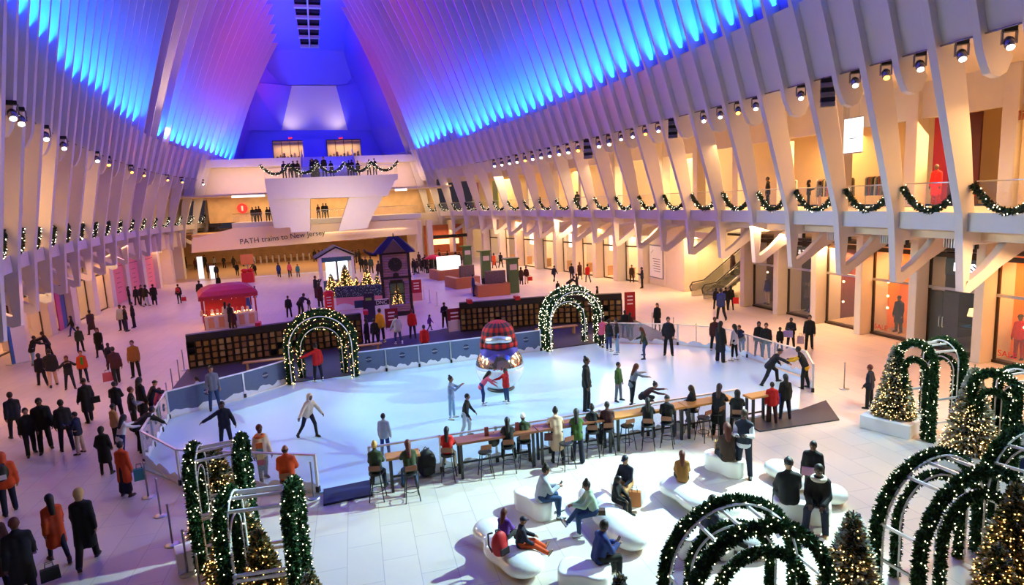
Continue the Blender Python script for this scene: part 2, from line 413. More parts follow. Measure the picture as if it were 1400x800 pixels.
# back of the shops
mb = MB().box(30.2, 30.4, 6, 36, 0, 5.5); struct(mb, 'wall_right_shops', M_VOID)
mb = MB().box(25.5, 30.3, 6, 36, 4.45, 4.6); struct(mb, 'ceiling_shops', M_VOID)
# white wall with bright shops further along on the right
PIER_R2 = [41.2, 44.0, 46.6, 49.4, 52.4, 55.6, 59.0, 62.8, 66.8, 70.6, 74.4]
for i, y in enumerate(PIER_R2):
    x = SFR(y)
    pier(x-.15, x+1.0, y-.42, y+.42, 5.45, 'white pier of the bright far shopfronts, %s from the escalator' % ORD[i], 'piers of the far right shopfronts')
ysw = [34]+list(np.arange(41.2, 79, 3))
mb = MB(); strip([[(SFR(y)+3.6, y, 0), (SFR(y)+3.6, y, 5.5), (SFR(y)+3.8, y, 5.5), (SFR(y)+3.8, y, 0)] for y in ysw], mb); struct(mb, 'wall_right_far', mat('bright_shop_wall', (.80, .74, .58), .6))
mb = MB(); strip([[(SFR(y)+.25, y, 4.0), (SFR(y)+.25, y, 5.5), (SFR(y)+.5, y, 5.5), (SFR(y)+.5, y, 4.0), (SFR(y)+.25, y, 4.0)] for y in ysw[1:]], mb); struct(mb, 'wall_right_far_header', M_PLASTER)
for y0, y1 in ((41, 52), (52, 64), (64, 76)):
    ym = (y0+y1)/2
    area('shop_light', (SFR(ym)+2, ym, 3.9), (SFR(ym)+1.8, ym, 0), 2, (y1-y0), 230, (1.0, .74, .42))
# left shopfront piers
PIER_L = [24, 28, 32, 36, 40, 44, 48, 52, 56.2, 60.4, 64.6, 68.8, 73.0, 77.2, 81.2]
for i, y in enumerate(PIER_L):
    x = SFL(y)
    pier(x-1.0, x+.1, y-.5, y+.5, 5.45, 'white pier of the left shopfronts, %s from the near end' % ORD[i], 'piers of the left shopfronts')
mb = MB(); strip([[(SFL(y)-3.0, y, 0), (SFL(y)-3.0, y, 5.5), (SFL(y)-3.2, y, 5.5), (SFL(y)-3.2, y, 0)] for y in (12, 24, 40, 60, 70, 81.5)], mb); struct(mb, 'wall_left_shops', mat('warm_shop_wall', (.78, .60, .36), .6))
mb = MB(); strip([[(SFL(y)-.2, y, 3.9), (SFL(y)-.2, y, 5.5), (SFL(y)-.5, y, 5.5), (SFL(y)-.5, y, 3.9), (SFL(y)-.2, y, 3.9)] for y in (12, 24, 40, 60, 70, 81.5)], mb); struct(mb, 'wall_left_header', M_PLASTER)
for y0, y1 in ((24, 44), (44, 64), (64, 81)):
    ym = (y0+y1)/2
    area('shop_light', (SFL(ym)-1.6, ym, 3.8), (SFL(ym)-1.4, ym, 0), 1.6, (y1-y0)*.9, 210, (1.0, .58, .24))

# ------------------------------------------------------------------ upper shops behind the balconies
mb = MB(); ysb = list(np.arange(4, 89, 3.0))
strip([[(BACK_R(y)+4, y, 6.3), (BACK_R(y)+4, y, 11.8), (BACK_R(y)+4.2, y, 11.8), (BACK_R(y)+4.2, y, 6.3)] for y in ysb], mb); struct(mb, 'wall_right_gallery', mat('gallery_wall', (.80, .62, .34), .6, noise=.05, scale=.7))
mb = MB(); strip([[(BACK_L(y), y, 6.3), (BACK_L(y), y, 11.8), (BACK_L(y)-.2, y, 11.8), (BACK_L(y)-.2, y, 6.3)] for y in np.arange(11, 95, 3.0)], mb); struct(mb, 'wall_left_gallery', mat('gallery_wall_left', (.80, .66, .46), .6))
mb = MB(); strip([[(BACK_R(y)+.1, y, 10.2), (BACK_R(y)+.1, y, 11.8), (BACK_R(y)+.4, y, 11.8), (BACK_R(y)+.4, y, 10.2), (BACK_R(y)+.1, y, 10.2)] for y in ysb], mb); struct(mb, 'wall_right_gallery_header', M_PLASTER)
for i, y in enumerate([14.2, 18.0, 22.2, 26.4, 30.6, 34.8, 39.4, 44.2, 49.4, 55, 61, 67]):
    o = MB().box(BACK_R(y)-.1, BACK_R(y)+.6, y-.3, y+.3, 6.35, 11.75).build('pillar', M_PLASTER, bevel=.03)
    tag(o, kind='structure')
for y0, y1 in ((6, 22), (22, 38), (38, 54), (54, 72), (72, 86)):
    ym = (y0+y1)/2; x = BACK_R(ym)
    area('shop_light', (x+2.2, ym, 10.1), (x+2.3, ym, 6), 2.4, (y1-y0)*.9, 1100, (1.0, .56, .20) if y0 < 30 else (1.0, .72, .36))
for y, l in ((12, 3), (22, 3), (32, 3)):
    pass
# dark vent grilles under the slab edge
for i, y in enumerate([14.3, 17.2, 20.0, 22.9, 25.7]):
    o = MB()
    for k in range(12): o.box(22.0+.0, 22.06, y-.55+k*.1, y-.50+k*.1, 5.0, 5.42)
    o.box(22.08, 22.2, y-.6, y+.6, 5.0, 5.42, 1)
    tag(o.build('vent_grille', [M_ALU, M_BLACK]), 'dark slatted vent grille under the right balcony, %s from the near end' % ORD[i], 'vent', 'vent grilles under the right balcony')
# end wall behind the camera keeps the hall closed
mb = MB().box(-12, 26, -9.2, -9, 0, 30); struct(mb, 'wall_back', M_PLASTER)

# ------------------------------------------------------------------ far end
def px_prism(name, poly, Y, depth, m, z_lo=None):
    pts = [atY(x, y, Y) for x, y in poly]
    mb = MB().prism([(p[0], p[2]) for p in pts], Y, Y+depth, 'y')
    return mb
def fx(px, Y, py=240): return atY(px, py, Y)[0]
ZL = 14.0
# upper landing and end wall, blue light put into its colour
struct(MB().box(-16, 13.5, 86, 97.5, 13.1, ZL), 'floor_landing', M_RIB)
struct(MB().box(-16, 13.5, 84.5, 86.2, 13.1, ZL+.05), 'trim_landing', M_RIB)
YE = 97.5
mb = MB(); x0, x1 = -14.5, 9.5
# wall with two shop openings
op = [(atY(373, 200, YE)[0], atY(420, 200, YE)[0]), (atY(447, 200, YE)[0], atY(493, 200, YE)[0])]
zt = atY(400, 192, YE)[2]
mb.box(x0-3, op[0][0], YE, YE+.5, ZL, zt); mb.box(op[0][1], op[1][0], YE, YE+.5, ZL, zt); mb.box(op[1][1], x1+4, YE, YE+.5, ZL, zt)
mb.box(x0-3, x1+4, YE, YE+.5, zt, atY(430, 178, YE)[2])
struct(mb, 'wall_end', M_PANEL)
mb = MB().box(op[0][0]-1, op[1][1]+1, YE+3, YE+3.2, ZL, zt+1).box(op[0][0]-1, op[1][1]+1, YE+.5, YE+3.2, zt, zt+.3); struct(mb, 'wall_end_shops', mat('end_shop_wall', (.55, .42, .28), .6))
area('shop_light', ((op[0][0]+op[0][1])/2, YE+1.7, zt-.3), ((op[0][0]+op[0][1])/2, YE+1.8, 0), 4.5, 1.0, 260, WARM)
area('shop_light', ((op[1][0]+op[1][1])/2, YE+1.7, zt-.3), ((op[1][0]+op[1][1])/2, YE+1.8, 0), 4.5, 1.0, 260, WARM)
# sloping vault plates either side of the luminous panel and above it
tp = [atY(384, 178, YE), atY(476, 178, YE), atY(460, 117, YE-1.0), atY(398, 117, YE-1.0)]
mb = MB().add([tp[0], tp[1], tp[2], tp[3]]+[(p[0], p[1]+.4, p[2]) for p in tp], [(0, 1, 2, 3), (7, 6, 5, 4), (0, 4, 5, 1), (1, 5, 6, 2), (2, 6, 7, 3), (3, 7, 4, 0)])
o = mb.build('end_panel', mat('pearl_panel', (.85, .78, .72), .5, noise=.02)); tag(o, 'tall white tapering panel with warm lit lower corners above the far platform', 'panel')
mb = MB()
def vault_row(t):
    """outline of the curved plates from panel top up to the ridge"""
    return None
xl, xr_ = tp[3][0], tp[2][0]; zt2 = tp[2][2]
rows = []
for k in range(7):
    t = k/6; y = (YE-1.0)+(94.5-(YE-1.0))*t; z = zt2+(ridge_z(94.5)+.1-zt2)*math.sin(t*PI/2)
    hw = (xr_-xl)/2+(HALF_RIDGE+.4-(xr_-xl)/2)*t; c = (xl+xr_)/2*(1-t)+spine_x(94.5)*t
    rows.append([(c-hw-4, y, z), (c, y, z+.15), (c+hw+4, y, z)])
strip(rows, mb)
strip([[(tp[0][0], YE, tp[0][2]), (tp[0][0]-8, YE-1.5, tp[0][2])], [(tp[3][0], YE-1, tp[3][2]), (tp[3][0]-5, YE-3.5, tp[3][2])], [(xl-1.5, YE-1.0, zt2+.1), (xl-5, YE-5, zt2+4)]], mb)
strip([[(tp[1][0], YE, tp[1][2]), (tp[1][0]+9, YE-1.5, tp[1][2])], [(tp[2][0], YE-1, tp[2][2]), (tp[2][0]+6, YE-3.5, tp[2][2])], [(xr_+1.5, YE-1.0, zt2+.1), (xr_+5, YE-5, zt2+4)]], mb)
o = struct(mb, 'wall_end_vault', M_PANEL); so = o.modifiers.new('thick', 'SOLIDIFY'); so.thickness = .25
for s in (0, 1):
    p = tp[s]; spot('panel_light', (p[0]+(1.0 if s == 0 else -1.0), YE-2.4, ZL+4.4), (p[0]+(2.0 if s == 0 else -2.0), YE-.2, p[2]+2.6), 260, (1.0, .80, .6), 95, 1.0, .2)
# exit signs
for k, px in enumerate((397, 466)):
    p = list(atY(px, 190, YE)); p[2] += .1
    t = thing('exit_sign', 'small red lit exit sign on the blue-lit end wall, %s one' % ('left' if k == 0 else 'right'), 'sign', p)
    MB().box(-.3, .3, -.05, .01, -.14, .14).build('case', M_BLACK, t)
    text('lettering', 'EXIT', .26, (0, -.07, 0), (R(90), 0, 0), mat('exit_red', (.8, .02, .02), emit=(1, .02, .05), estr=6), t)
# steel frame of shop openings
for k in (0, 1):
    a, b = op[k]; mb = MB()
    for j in range(5):
        x = a+(b-a)*j/4; mb.box(x-.04, x+.04, YE-.1, YE, ZL, zt)
    mb.box(a, b, YE-.1, YE, zt-.12, zt)
    t = thing('storefront', 'glazed warm lit shop front on the far upper landing, %s of the blue-lit centre' % ('left' if k == 0 else 'right'), 'shop front', (0, 0, 0))
    mb.build('frame', M_DARK, t); MB().box(a, b, YE+.02, YE+.04, ZL, zt-.1).build('glass_pane', M_GLASS, t)
    for j in range(9):
        x = a+.4+(b-a-.8)*j/8
        tag(MB().box(x-.18, x+.18, YE+.9, YE+1.3, ZL, ZL+.9+.5*((j*7) % 3)/2).lathe((x, YE+1.1, ZL+.9+.5*((j*7) % 3)/2), [(.05, 0), (.14, .1), (.16, .3), (.05, .45)], 8).build('display_stand', mat('display_%d' % (j % 4), [(.1, .06, .04), (.5, .3, .1), (.25, .05, .04), (.08, .1, .2)][j % 4])),
            'merchandise stand in the far upper storefront %s of centre, %s from the left' % ('left' if k == 0 else 'right', ORD[j]), 'display stand', 'merchandise stands in the far %s shop front' % ('left' if k == 0 else 'right'))
# blue-lit lift tower in the middle and stairs to the landing
struct(MB().box(fx(418, 95), fx(448, 95), 94.5, 97.4, ZL, zt-.2), 'wall_lift', M_PANEL)
ZP = 10.95
st = MB()
xs0, xs1 = fx(414, 82), fx(486, 82)
for k in range(16): st.box(xs0, xs1, 79+k*.36, 79+(k+1)*.36, ZP, ZP+(k+1)*.19)
struct(st, 'floor_stairs', M_RIB)
for s, x in ((0, xs0), (1, xs1)):
    t = thing('stair_balustrade', 'sloping white balustrade on the %s of the platform stairs' % ('left' if s == 0 else 'right'), 'balustrade', (0, 0, 0))
    MB().bar((x, 78.6, ZP+.5), (x, 85.2, ZL+.45), .12, 1.0).build('parapet', M_RIB, t); MB().tube([(x, 78.6, ZP+1.1), (x, 85.2, ZL+1.05)], .04, 6).build('handrail', M_STEEL, t)
# beige wall under the landing, behind the platform
struct(MB().box(-17, 14.5, 86.2, 86.6, 9.2, 13.1), 'wall_under_landing', M_PLASTER)
struct(MB().box(-17.5, 15, 78, 86.6, 11.35-1.9, 11.35-1.7), 'ceiling_end_gallery', M_CEIL)
# platform
YP = 72.0
pl = thing('overlook_platform', 'large white overlook platform on two leaning piers at the far end', 'platform', (0, 0, 0))
mb = MB(); a = atY(362, 248, YP); b = atY(544, 240, YP)
mb.prism([(a[0], YP), (b[0], YP), (b[0]+.4, 80), (a[0]-.6, 80)], ZP-.25, ZP, 'z')
mb.prism([(a[0], YP+.02), (b[0], YP+.02), (b[0], 79.9), (a[0], 79.9)], ZP-.6, ZP-.25, 'z')
mb.build('deck', M_RIB, pl)
fa = [atY(x, y, YP) for x, y in ((362, 249), (543, 241), (530, 268), (366, 273))]
MB().prism([(p[0], p[2]) for p in fa], YP+.05, YP+5, 'y').build('fascia', M_RIB, pl)
lp = [atY(x, y, YP+.3) for x, y in ((366, 270), (424, 270), (424, 316), (398, 318), (397, 311), (375, 312))]
MB().prism([(p[0], p[2]) for p in lp], YP+.3, YP+3, 'y').build('left_pier', M_RIB, pl)
rp_ = [atY(x, y, YP+.3) for x, y in ((477, 270), (525, 267), (512, 290), (502, 312), (463, 316))]
MB().prism([(p[0], p[2]) for p in rp_], YP+.3, YP+3, 'y').build('right_pier', M_RIB, pl)
# rail of the platform
gr = thing('platform_railing', 'glass and steel railing around the far overlook platform', 'railing', (0, 0, 0))
P = [(a[0]-.2, 77), (a[0], YP+.1), (b[0], YP+.1), (b[0]+.2, 77)]
for p, q in zip(P, P[1:]):
    MB().bar((p[0], p[1], ZP+.5), (q[0], q[1], ZP+.5), .02, 1.0).build('glass_pane', M_GLASS, gr)
    MB().tube([(p[0], p[1], ZP+1.1), (q[0], q[1], ZP+1.1)], .035, 6).build('handrail', M_STEEL, gr)
# middle-level gallery across the end
YG = 79.0
struct(MB().box(fx(316, YG, 300), fx(575, YG, 290), YG, YG+8, 5.7, 6.3), 'floor_gallery_end', M_RIB)
struct(MB().box(-14.6, 14, YG+7, YG+7.3, 6.3, 9.6), 'wall_gallery_end', mat('end_gallery_wall', (.62, .42, .22), .6, noise=.25, scale=1.2))
area('gallery_light', (-1, YG+3.5, 9.3), (-1, YG+3.7, 0), 28, 4, 1300, (1.0, .66, .36))
t = thing('glass_railing', 'glass railing with handrail along the far end gallery under the platform', 'railing', (0, 0, 0))
x0, x1 = fx(318, YG, 300), fx(572, YG, 290)
MB().bar((x0, YG+.1, 6.8), (x1, YG+.1, 6.8), .02, 1.0).build('glass_pane', M_GLASS, t); MB().tube([(x0, YG+.1, 7.35), (x1, YG+.1, 7.35)], .03, 6).build('handrail', M_STEEL, t)
# beam with the PATH lettering
hp = [atY(x, y, 78) for x, y in ((262, 346), (262, 327), (320, 312), (570, 300), (572, 320), (420, 333))]
o = MB().prism([(p[0], p[2]) for p in hp], 78, 79.0, 'y'); struct(o, 'wall_path_header', mat('header_cream', (.80, .66, .46), .5, noise=.03))
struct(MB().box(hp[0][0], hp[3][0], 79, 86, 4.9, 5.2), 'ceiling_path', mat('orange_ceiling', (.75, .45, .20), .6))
p = atY(387, 324.5, 77.96)
tx = text('wall_sign', 'PATH trains to New Jersey', .86, p, (R(90), R(-3.2), 0), mat('sign_navy', (.02, .03, .08), .5)); tag(tx, 'dark blue lettering reading PATH trains to New Jersey on the cream beam', 'sign')
struct(MB().box(-22, 14, 104, 104.3, 0, 5.2), 'wall_path_end', mat('path_end_wall', (.70, .50, .30), .6, noise=.3, scale=.8))
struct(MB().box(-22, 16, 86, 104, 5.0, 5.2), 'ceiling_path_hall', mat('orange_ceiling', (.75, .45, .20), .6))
area('soffit_light', (-5, 88, 4.8), (-5, 88, 0), 24, 12, 1500, (1.0, .62, .30))
area('soffit_light', (4, 78.5, 4.5), (4, 77, 0), 10, 1.5, 260, (1.0, .66, .36))
struct(MB().box(-22, -21.7, 82, 104, 0, 5.2), 'wall_path_left', M_PLASTER)
struct(MB().box(15, 15.3, 79, 104, 0, 5.2), 'wall_path_right', M_PLASTER)
struct(MB().box(-16, 14, 99.5, 99.8, 18, 40), 'wall_end_back', M_PANEL)
area('fill_light', (1, 60, 8.5), (0, 77, 5.5), 8, 3, 430, (1.0, .74, .40), 90)  # added fill lamp, warms the path beam and platform front
area('gallery_light', (-1, 82, 11.2), (-1, 86, 11.4), 26, 1, 700, (1.0, .60, .32), 150)  # added lamp without a fixture, warms the wall under the landing
struct(MB().box(9.6, 27, 83.0, 83.3, 0, 6.3), 'wall_end_right_low', M_PLASTER)
for k_, x_ in enumerate((10.6, 12.0, 17.2)):
    o = MB().box(x_-.35, x_+.35, 78.6, 79.6, 0, 5.4).build('pier', M_PLASTER, bevel=.03); tag(o, kind='structure')
# side closing walls between the last ribs and the end wall
for s, nm in ((1, 'right'), (-1, 'left')):
    mb = MB(); y0 = 85.6 if s > 0 else 93.1
    strip([[(rib_x(s, y0, z)+s*.7, y0, z), (lerp(z, [6, 14, 20, 31], [s*13, s*10.5, s*8, s*4.5])-1.5, 98, z)] for z in (6.3, 10, 14, 17, 20, 24, 28, 31)], mb)
    o = struct(mb, 'wall_end_%s' % nm, M_PANEL); so = o.modifiers.new('thick', 'SOLIDIFY'); so.thickness = .25
# ------------------------------------------------------------------ smooth bodies: distance field + surface nets
def nets(fn, lo, hi, h):
    lo = np.array(lo)-h*1.5; n = np.ceil((np.array(hi)+h*1.5-lo)/h).astype(int)+1
    gx, gy, gz = [lo[i]+h*np.arange(n[i]) for i in range(3)]
    P = np.stack(np.meshgrid(gx, gy, gz, indexing='ij'), -1)
    V = fn(P.reshape(-1, 3)).reshape(n)
    S = V < 0
    c = [(i, j, k) for i in (0, 1) for j in (0, 1) for k in (0, 1)]
    sl = lambda A, o: A[o[0]:n[0]-1+o[0], o[1]:n[1]-1+o[1], o[2]:n[2]-1+o[2]]
    cnt = sum(sl(S, o).astype(int) for o in c); act = (cnt > 0) & (cnt < 8)
    acc = np.zeros(act.shape+(3,)); num = np.zeros(act.shape)
    for a in c:
        for ax in range(3):
            if a[ax] == 1: continue
            b = list(a); b[ax] = 1; va, vb = sl(V, a), sl(V, b); m = (va < 0) != (vb < 0)
            t = np.where(m, va/np.where(m, va-vb, 1), 0)
            for q in range(3): acc[..., q] += m*((a[q]) + (t if q == ax else 0))
            num += m
    idx = -np.ones(act.shape, int); idx[act] = np.arange(act.sum())
    I = np.argwhere(act); pos = lo+h*(I+acc[act]/num[act][:, None])
    F = []
    for ax in range(3):
        u, v = (ax+1) % 3, (ax+2) % 3
        s0 = [slice(1, -1)]*3; s0[ax] = slice(0, n[ax]-1); s1 = list(s0); s1[ax] = slice(1, n[ax])
        A, B = S[tuple(s0)], S[tuple(s1)]
        for flip in (False, True):
            m = (A & ~B) if not flip else (~A & B)
            E = np.argwhere(m)
            if not len(E): continue
            E = E+np.array([0 if i == ax else 1 for i in range(3)])
            q = []
            for du, dv in ((-1, -1), (0, -1), (0, 0), (-1, 0)):
                e = E.copy(); e[:, u] += du; e[:, v] += dv; q.append(idx[e[:, 0], e[:, 1], e[:, 2]])
            q = np.stack(q, 1)
            if flip: q = q[:, ::-1]
            F.append(q)
    return pos, np.concatenate(F)
def sdf(prims, k=.03, cut=None):
    def fn(P):
        d = None
        for p in prims:
            if p[0] == 'c':
                a, b, ra, rb = np.array(p[1]), np.array(p[2]), p[3], p[4]; ab = b-a
                t = np.clip(((P-a)@ab)/max(ab@ab, 1e-9), 0, 1)
                x = np.linalg.norm(P-a-t[:, None]*ab, axis=1)-(ra+(rb-ra)*t)
            else:
                q = (P-np.array(p[1]))@p[3]; r = np.array(p[2])
                x = (np.linalg.norm(q/r, axis=1)-1)*r.min()
            if d is None: d = x
            else:
                hh = np.clip(.5+.5*(d-x)/k, 0, 1); d = d*(1-hh)+x*hh-k*hh*(1-hh)
        if cut is not None: d = np.maximum(d, cut(P))
        return d
    return fn
def bounds(prims):
    lo, hi = [], []
    for p in prims:
        if p[0] == 'c':
            for c_, r in ((p[1], p[3]), (p[2], p[4])): lo.append(np.array(c_)-r); hi.append(np.array(c_)+r)
        else: r = max(p[2]); lo.append(np.array(p[1])-r); hi.append(np.array(p[1])+r)
    return np.min(lo, 0), np.max(hi, 0)
def grow(prims, h, k=.03, cut=None):
    lo, hi = bounds(prims); return nets(sdf(prims, k, cut), lo, hi, h)
def mesh_of(name, pos, F, extra=None, nm=1):
    """extra: MB with further shells, its material indices shifted by one"""
    v = [tuple(p) for p in pos]; f = [tuple(int(i) for i in q) for q in F]; mi = [0]*len(f); sm = [True]*len(f)
    if extra:
        n = len(v); v += extra.v; f += [tuple(i+n for i in q) for q in extra.f]; mi += extra.m; sm += extra.sm
    me = bpy.data.meshes.new(name); me.from_pydata(v, [], f)
    for i in range(nm): me.materials.append(None)
    me.polygons.foreach_set('material_index', mi); me.polygons.foreach_set('use_smooth', sm); me.update()
    return me

# pose: lean, side, twist, head yaw, head pitch, arms and legs as (fwd, side, fwd, side) for upper and lower segment
POSES = {
 'stand':   dict(LA=(4, 9, 12, 5), RA=(0, 10, 14, 4), LL=(3, 5, 0, 4), RL=(-3, 5, -4, 4)),
 'pockets': dict(LA=(-8, 16, 40, -6), RA=(-8, 16, 40, -6), LL=(2, 6, 0, 4), RL=(-2, 5, -2, 4), hp=8),
 'folded':  dict(LA=(18, 12, 85, -42), RA=(18, 12, 80, -42), LL=(2, 6, 0, 5), RL=(0, 6, 0, 5)),
 'phone':   dict(LA=(22, 10, 112, -24), RA=(18, 10, 105, -24), LL=(2, 4, 0, 4), RL=(-2, 5, -3, 4), hp=28),
 'photo':   dict(LA=(62, 12, 128, -22), RA=(62, 12, 128, -22), LL=(2, 5, 0, 4), RL=(-3, 5, -3, 4)),
 'walk':    dict(lean=4, LA=(-22, 9, -4, 6), RA=(22, 9, 38, 4), LL=(24, 2, 10, 2), RL=(-14, 2, -40, 2)),
 'walk2':   dict(lean=4, LA=(24, 9, 40, 4), RA=(-20, 9, -2, 6), LL=(-14, 2, -38, 2), RL=(24, 2, 12, 2)),
 'stroll':  dict(lean=2, LA=(10, 10, 24, 5), RA=(-10, 10, 8, 6), LL=(-8, 3, -22, 3), RL=(14, 3, 6, 3)),
 'headhold':dict(LA=(60, 40, 150, -50), RA=(50, 40, 150, -50), LL=(4, 6, 2, 6), RL=(-6, 7, -8, 7)),
 'armout':  dict(LA=(0, 14, 20, 8), RA=(20, 78, 20, 82), LL=(4, 5, 0, 4), RL=(-4, 5, -5, 4)),
 'armoutL': dict(RA=(0, 14, 20, 8), LA=(20, 70, 20, 74), LL=(4, 5, 0, 4), RL=(-4, 5, -5, 4)),
 'bothout': dict(lean=4, LA=(10, 22, 30, 15), RA=(8, 62, 12, 66), LL=(2, 6, -2, 3), RL=(2, 7, -4, 5)),
 'reach':   dict(lean=18, LA=(70, 10, 86, 6), RA=(60, 6, 78, 2), LL=(6, 4, 0, 3), RL=(-8, 4, -14, 3)),
 'railing': dict(lean=24, LA=(48, 12, 80, -10), RA=(48, 12, 80, -10), LL=(8, 4, 0, 3), RL=(-4, 5, -14, 3), hp=6),
 'bend':    dict(lean=58, LA=(66, 8, 50, 4), RA=(60, 8, 46, 2), LL=(12, 5, -6, 4), RL=(6, 5, -8, 4)),
 'skate':   dict(lean=22, LA=(8, 32, 24, 22), RA=(20, 44, 30, 42), LL=(34, 2, 4, 2), RL=(-10, 14, -26, 18)),
 'glide':   dict(lean=10, LA=(14, 20, 40, 6), RA=(10, 22, 38, 8), LL=(16, 3, -6, 2), RL=(-2, 6, -22, 5)),
 'lunge':   dict(lean=38, LA=(30, 30, 40, 20), RA=(70, 52, 62, 62), LL=(52, 8, 8, 6), RL=(-26, 14, -36, 16)),
 'wide':    dict(lean=16, LA=(10, 60, 20, 66), RA=(20, 30, 70, -10), LL=(10, 30, -4, 18), RL=(10, 30, -4, 18)),
 'stoop':   dict(lean=38, LA=(52, 8, 60, 2), RA=(44, 8, 50, 2), LL=(14, 5, -4, 4), RL=(4, 5, -8, 4)),
 'crouch':  dict(lean=52, LA=(80, 12, 92, 4), RA=(70, 10, 84, 2), LL=(78, 8, -38, 4), RL=(66, 8, -44, 4)),
 'arms_up': dict(LA=(130, 40, 150, 20), RA=(60, 14, 90, 4), LL=(5, 6, -3, 4), RL=(-4, 6, -8, 4)),
 'sit':     dict(sit=1, lean=8, LA=(26, 9, 66, -14), RA=(26, 9, 66, -14), LL=(84, 8, 2, 4), RL=(84, 9, 6, 4), hp=18),
 'sitphone':dict(sit=1, lean=14, LA=(22, 6, 98, -26), RA=(24, 6, 102, -26), LL=(84, 6, 8, 4), RL=(86, 8, -4, 4), hp=26),
 'sitcross':dict(sit=1, lean=14, LA=(40, 8, 96, -20), RA=(32, 8, 84, -18), LL=(84, 4, 0, 4), RL=(98, -14, 40, 6), hp=28),
 'sitlong': dict(sit=1, lean=10, LA=(30, 9, 70, -14), RA=(20, 9, 50, -10), LL=(84, 6, 52, 6), RL=(82, 10, 58, 8), hp=14),
 'stool':   dict(sit=1, lean=16, LA=(44, 12, 88, -10), RA=(44, 12, 84, -12), LL=(66, 10, -6, 5), RL=(62, 10, -12, 5), hp=8),
 'stoolup': dict(sit=1, lean=5, LA=(20, 10, 76, -14), RA=(26, 10, 70, -14), LL=(70, 9, -4, 5), RL=(58, 9, -10, 5)),
}
def vdir(f, s, side):
    f, s = R(f), R(s); return np.array([side*math.sin(s), math.sin(f)*math.cos(s), -math.cos(f)*math.cos(s)])
_FK = {}
def fk(pose, sex):
    key = (pose, sex)
    if key in _FK: return _FK[key]
    p = POSES[pose]; J = {}
    lean, sd = R(p.get('lean', 0)), R(p.get('side', 0))
    S = np.array([math.sin(sd), math.sin(lean)*math.cos(sd), math.cos(lean)*math.cos(sd)])
    tw = R(p.get('twist', 0)); X = np.array([math.cos(tw), math.sin(tw), 0]); X = X-S*(X@S); X /= np.linalg.norm(X); Fw = np.cross(S, X)
    J['P'] = np.zeros(3); J['S'], J['X'], J['F'] = S, X, Fw
    sh = .160 if sex == 'm' else .140
    J['C'] = S*.30; J['N'] = S*.515
    for nm, side in (('L', -1), ('R', 1)):
        hip = np.array([side*.09, 0, -.02]); a = p[nm+'L']
        kn = hip+vdir(a[0], a[1], side)*.43; an = kn+vdir(a[2], a[3], side)*.42
        fd = vdir(a[2], 0, side); ft = np.array([side*.22, 1, 0]); ft = ft/np.linalg.norm(ft)
        if p.get('sit') and a[2] > 30: ft = np.array([side*.2, .55, .85]); ft /= np.linalg.norm(ft)
        if a[2] < -25 and not p.get('sit'): ft = np.array([side*.1, .75, -.62]); ft /= np.linalg.norm(ft)
        J[nm+'hip'], J[nm+'kn'], J[nm+'an'], J[nm+'ft'] = hip, kn, an, ft
        s0 = J['N']-S*.085+X*side*sh; a = p[nm+'A']
        def tv(v): return X*v[0]+Fw*v[1]*.5+np.array([0, v[1]*.5, v[2]]) if lean > .35 else v
        u = vdir(a[0], a[1], side); f = vdir(a[2], a[3], side)
        el = s0+u*.285; wr = el+f*.25
        J[nm+'sh'], J[nm+'el'], J[nm+'wr'], J[nm+'fd'] = s0, el, wr, f
    hy, hp = R(p.get('hy', 0)), R(p.get('hp', 4)-p.get('lean', 0)*.15)
    up = S*.55+np.array([0, 0, 1])*.45; up /= np.linalg.norm(up)
    fwd = np.array([math.sin(hy), math.cos(hy)*math.cos(hp), -math.sin(hp)]); fwd -= up*(fwd@up)*.3; fwd /= np.linalg.norm(fwd)
    rt = np.cross(fwd, up); rt /= np.linalg.norm(rt); up2 = np.cross(rt, fwd)
    J['HM'] = np.stack([rt, fwd, up2], 1); J['H'] = J['N']+up*.175+fwd*.025
    low = min(J['Lan'][2], J['Ran'][2])
    J['off'] = np.array([0, 0, .115]) if p.get('sit') else np.array([0, 0, .085-low])
    for k in list(J):
        if k not in ('S', 'X', 'F', 'HM', 'off', 'Lft', 'Rft', 'Lfd', 'Rfd'): J[k] = J[k]+J['off']
    J['top'] = J['H'][2]+.125
    _FK[key] = J; return J
I3 = np.eye(3)
def torso(J, g, r=(.098, .100, .095), hem=None):
    X, S = J['X'], J['S']; o = []
    for s in (-1, 1):
        o.append(('c', J['P']+X*s*.06-S*.02, J['C']+X*s*.062-S*.06, r[0]+g, r[1]+g*.8))
        o.append(('c', J['C']+X*s*.062-S*.06, J['N']-S*.15+X*s*.07, r[1]+g*.8, r[2]+g*.5))
    o.append(('c', J['Lsh']*.8+J['Rsh']*.2, J['Rsh']*.8+J['Lsh']*.2, .060+g*.7, .060+g*.7))
    for s in 'LR': o.append(('c', J['N']-S*.01, J[s+'sh'], .05+g*.4, .048+g*.5))
    return o
def limb(J, nm, parts, g, r):
    a = J[nm+parts[0]]; b = J[nm+parts[1]]; c = J[nm+parts[2]]
    return [('c', a, b, r[0]+g, r[1]+g), ('c', b, c, r[1]+g, r[2]+g)]
_CM = {}
def cm(key, fn):
    if key not in _CM: _CM[key] = fn()
    return _CM[key]
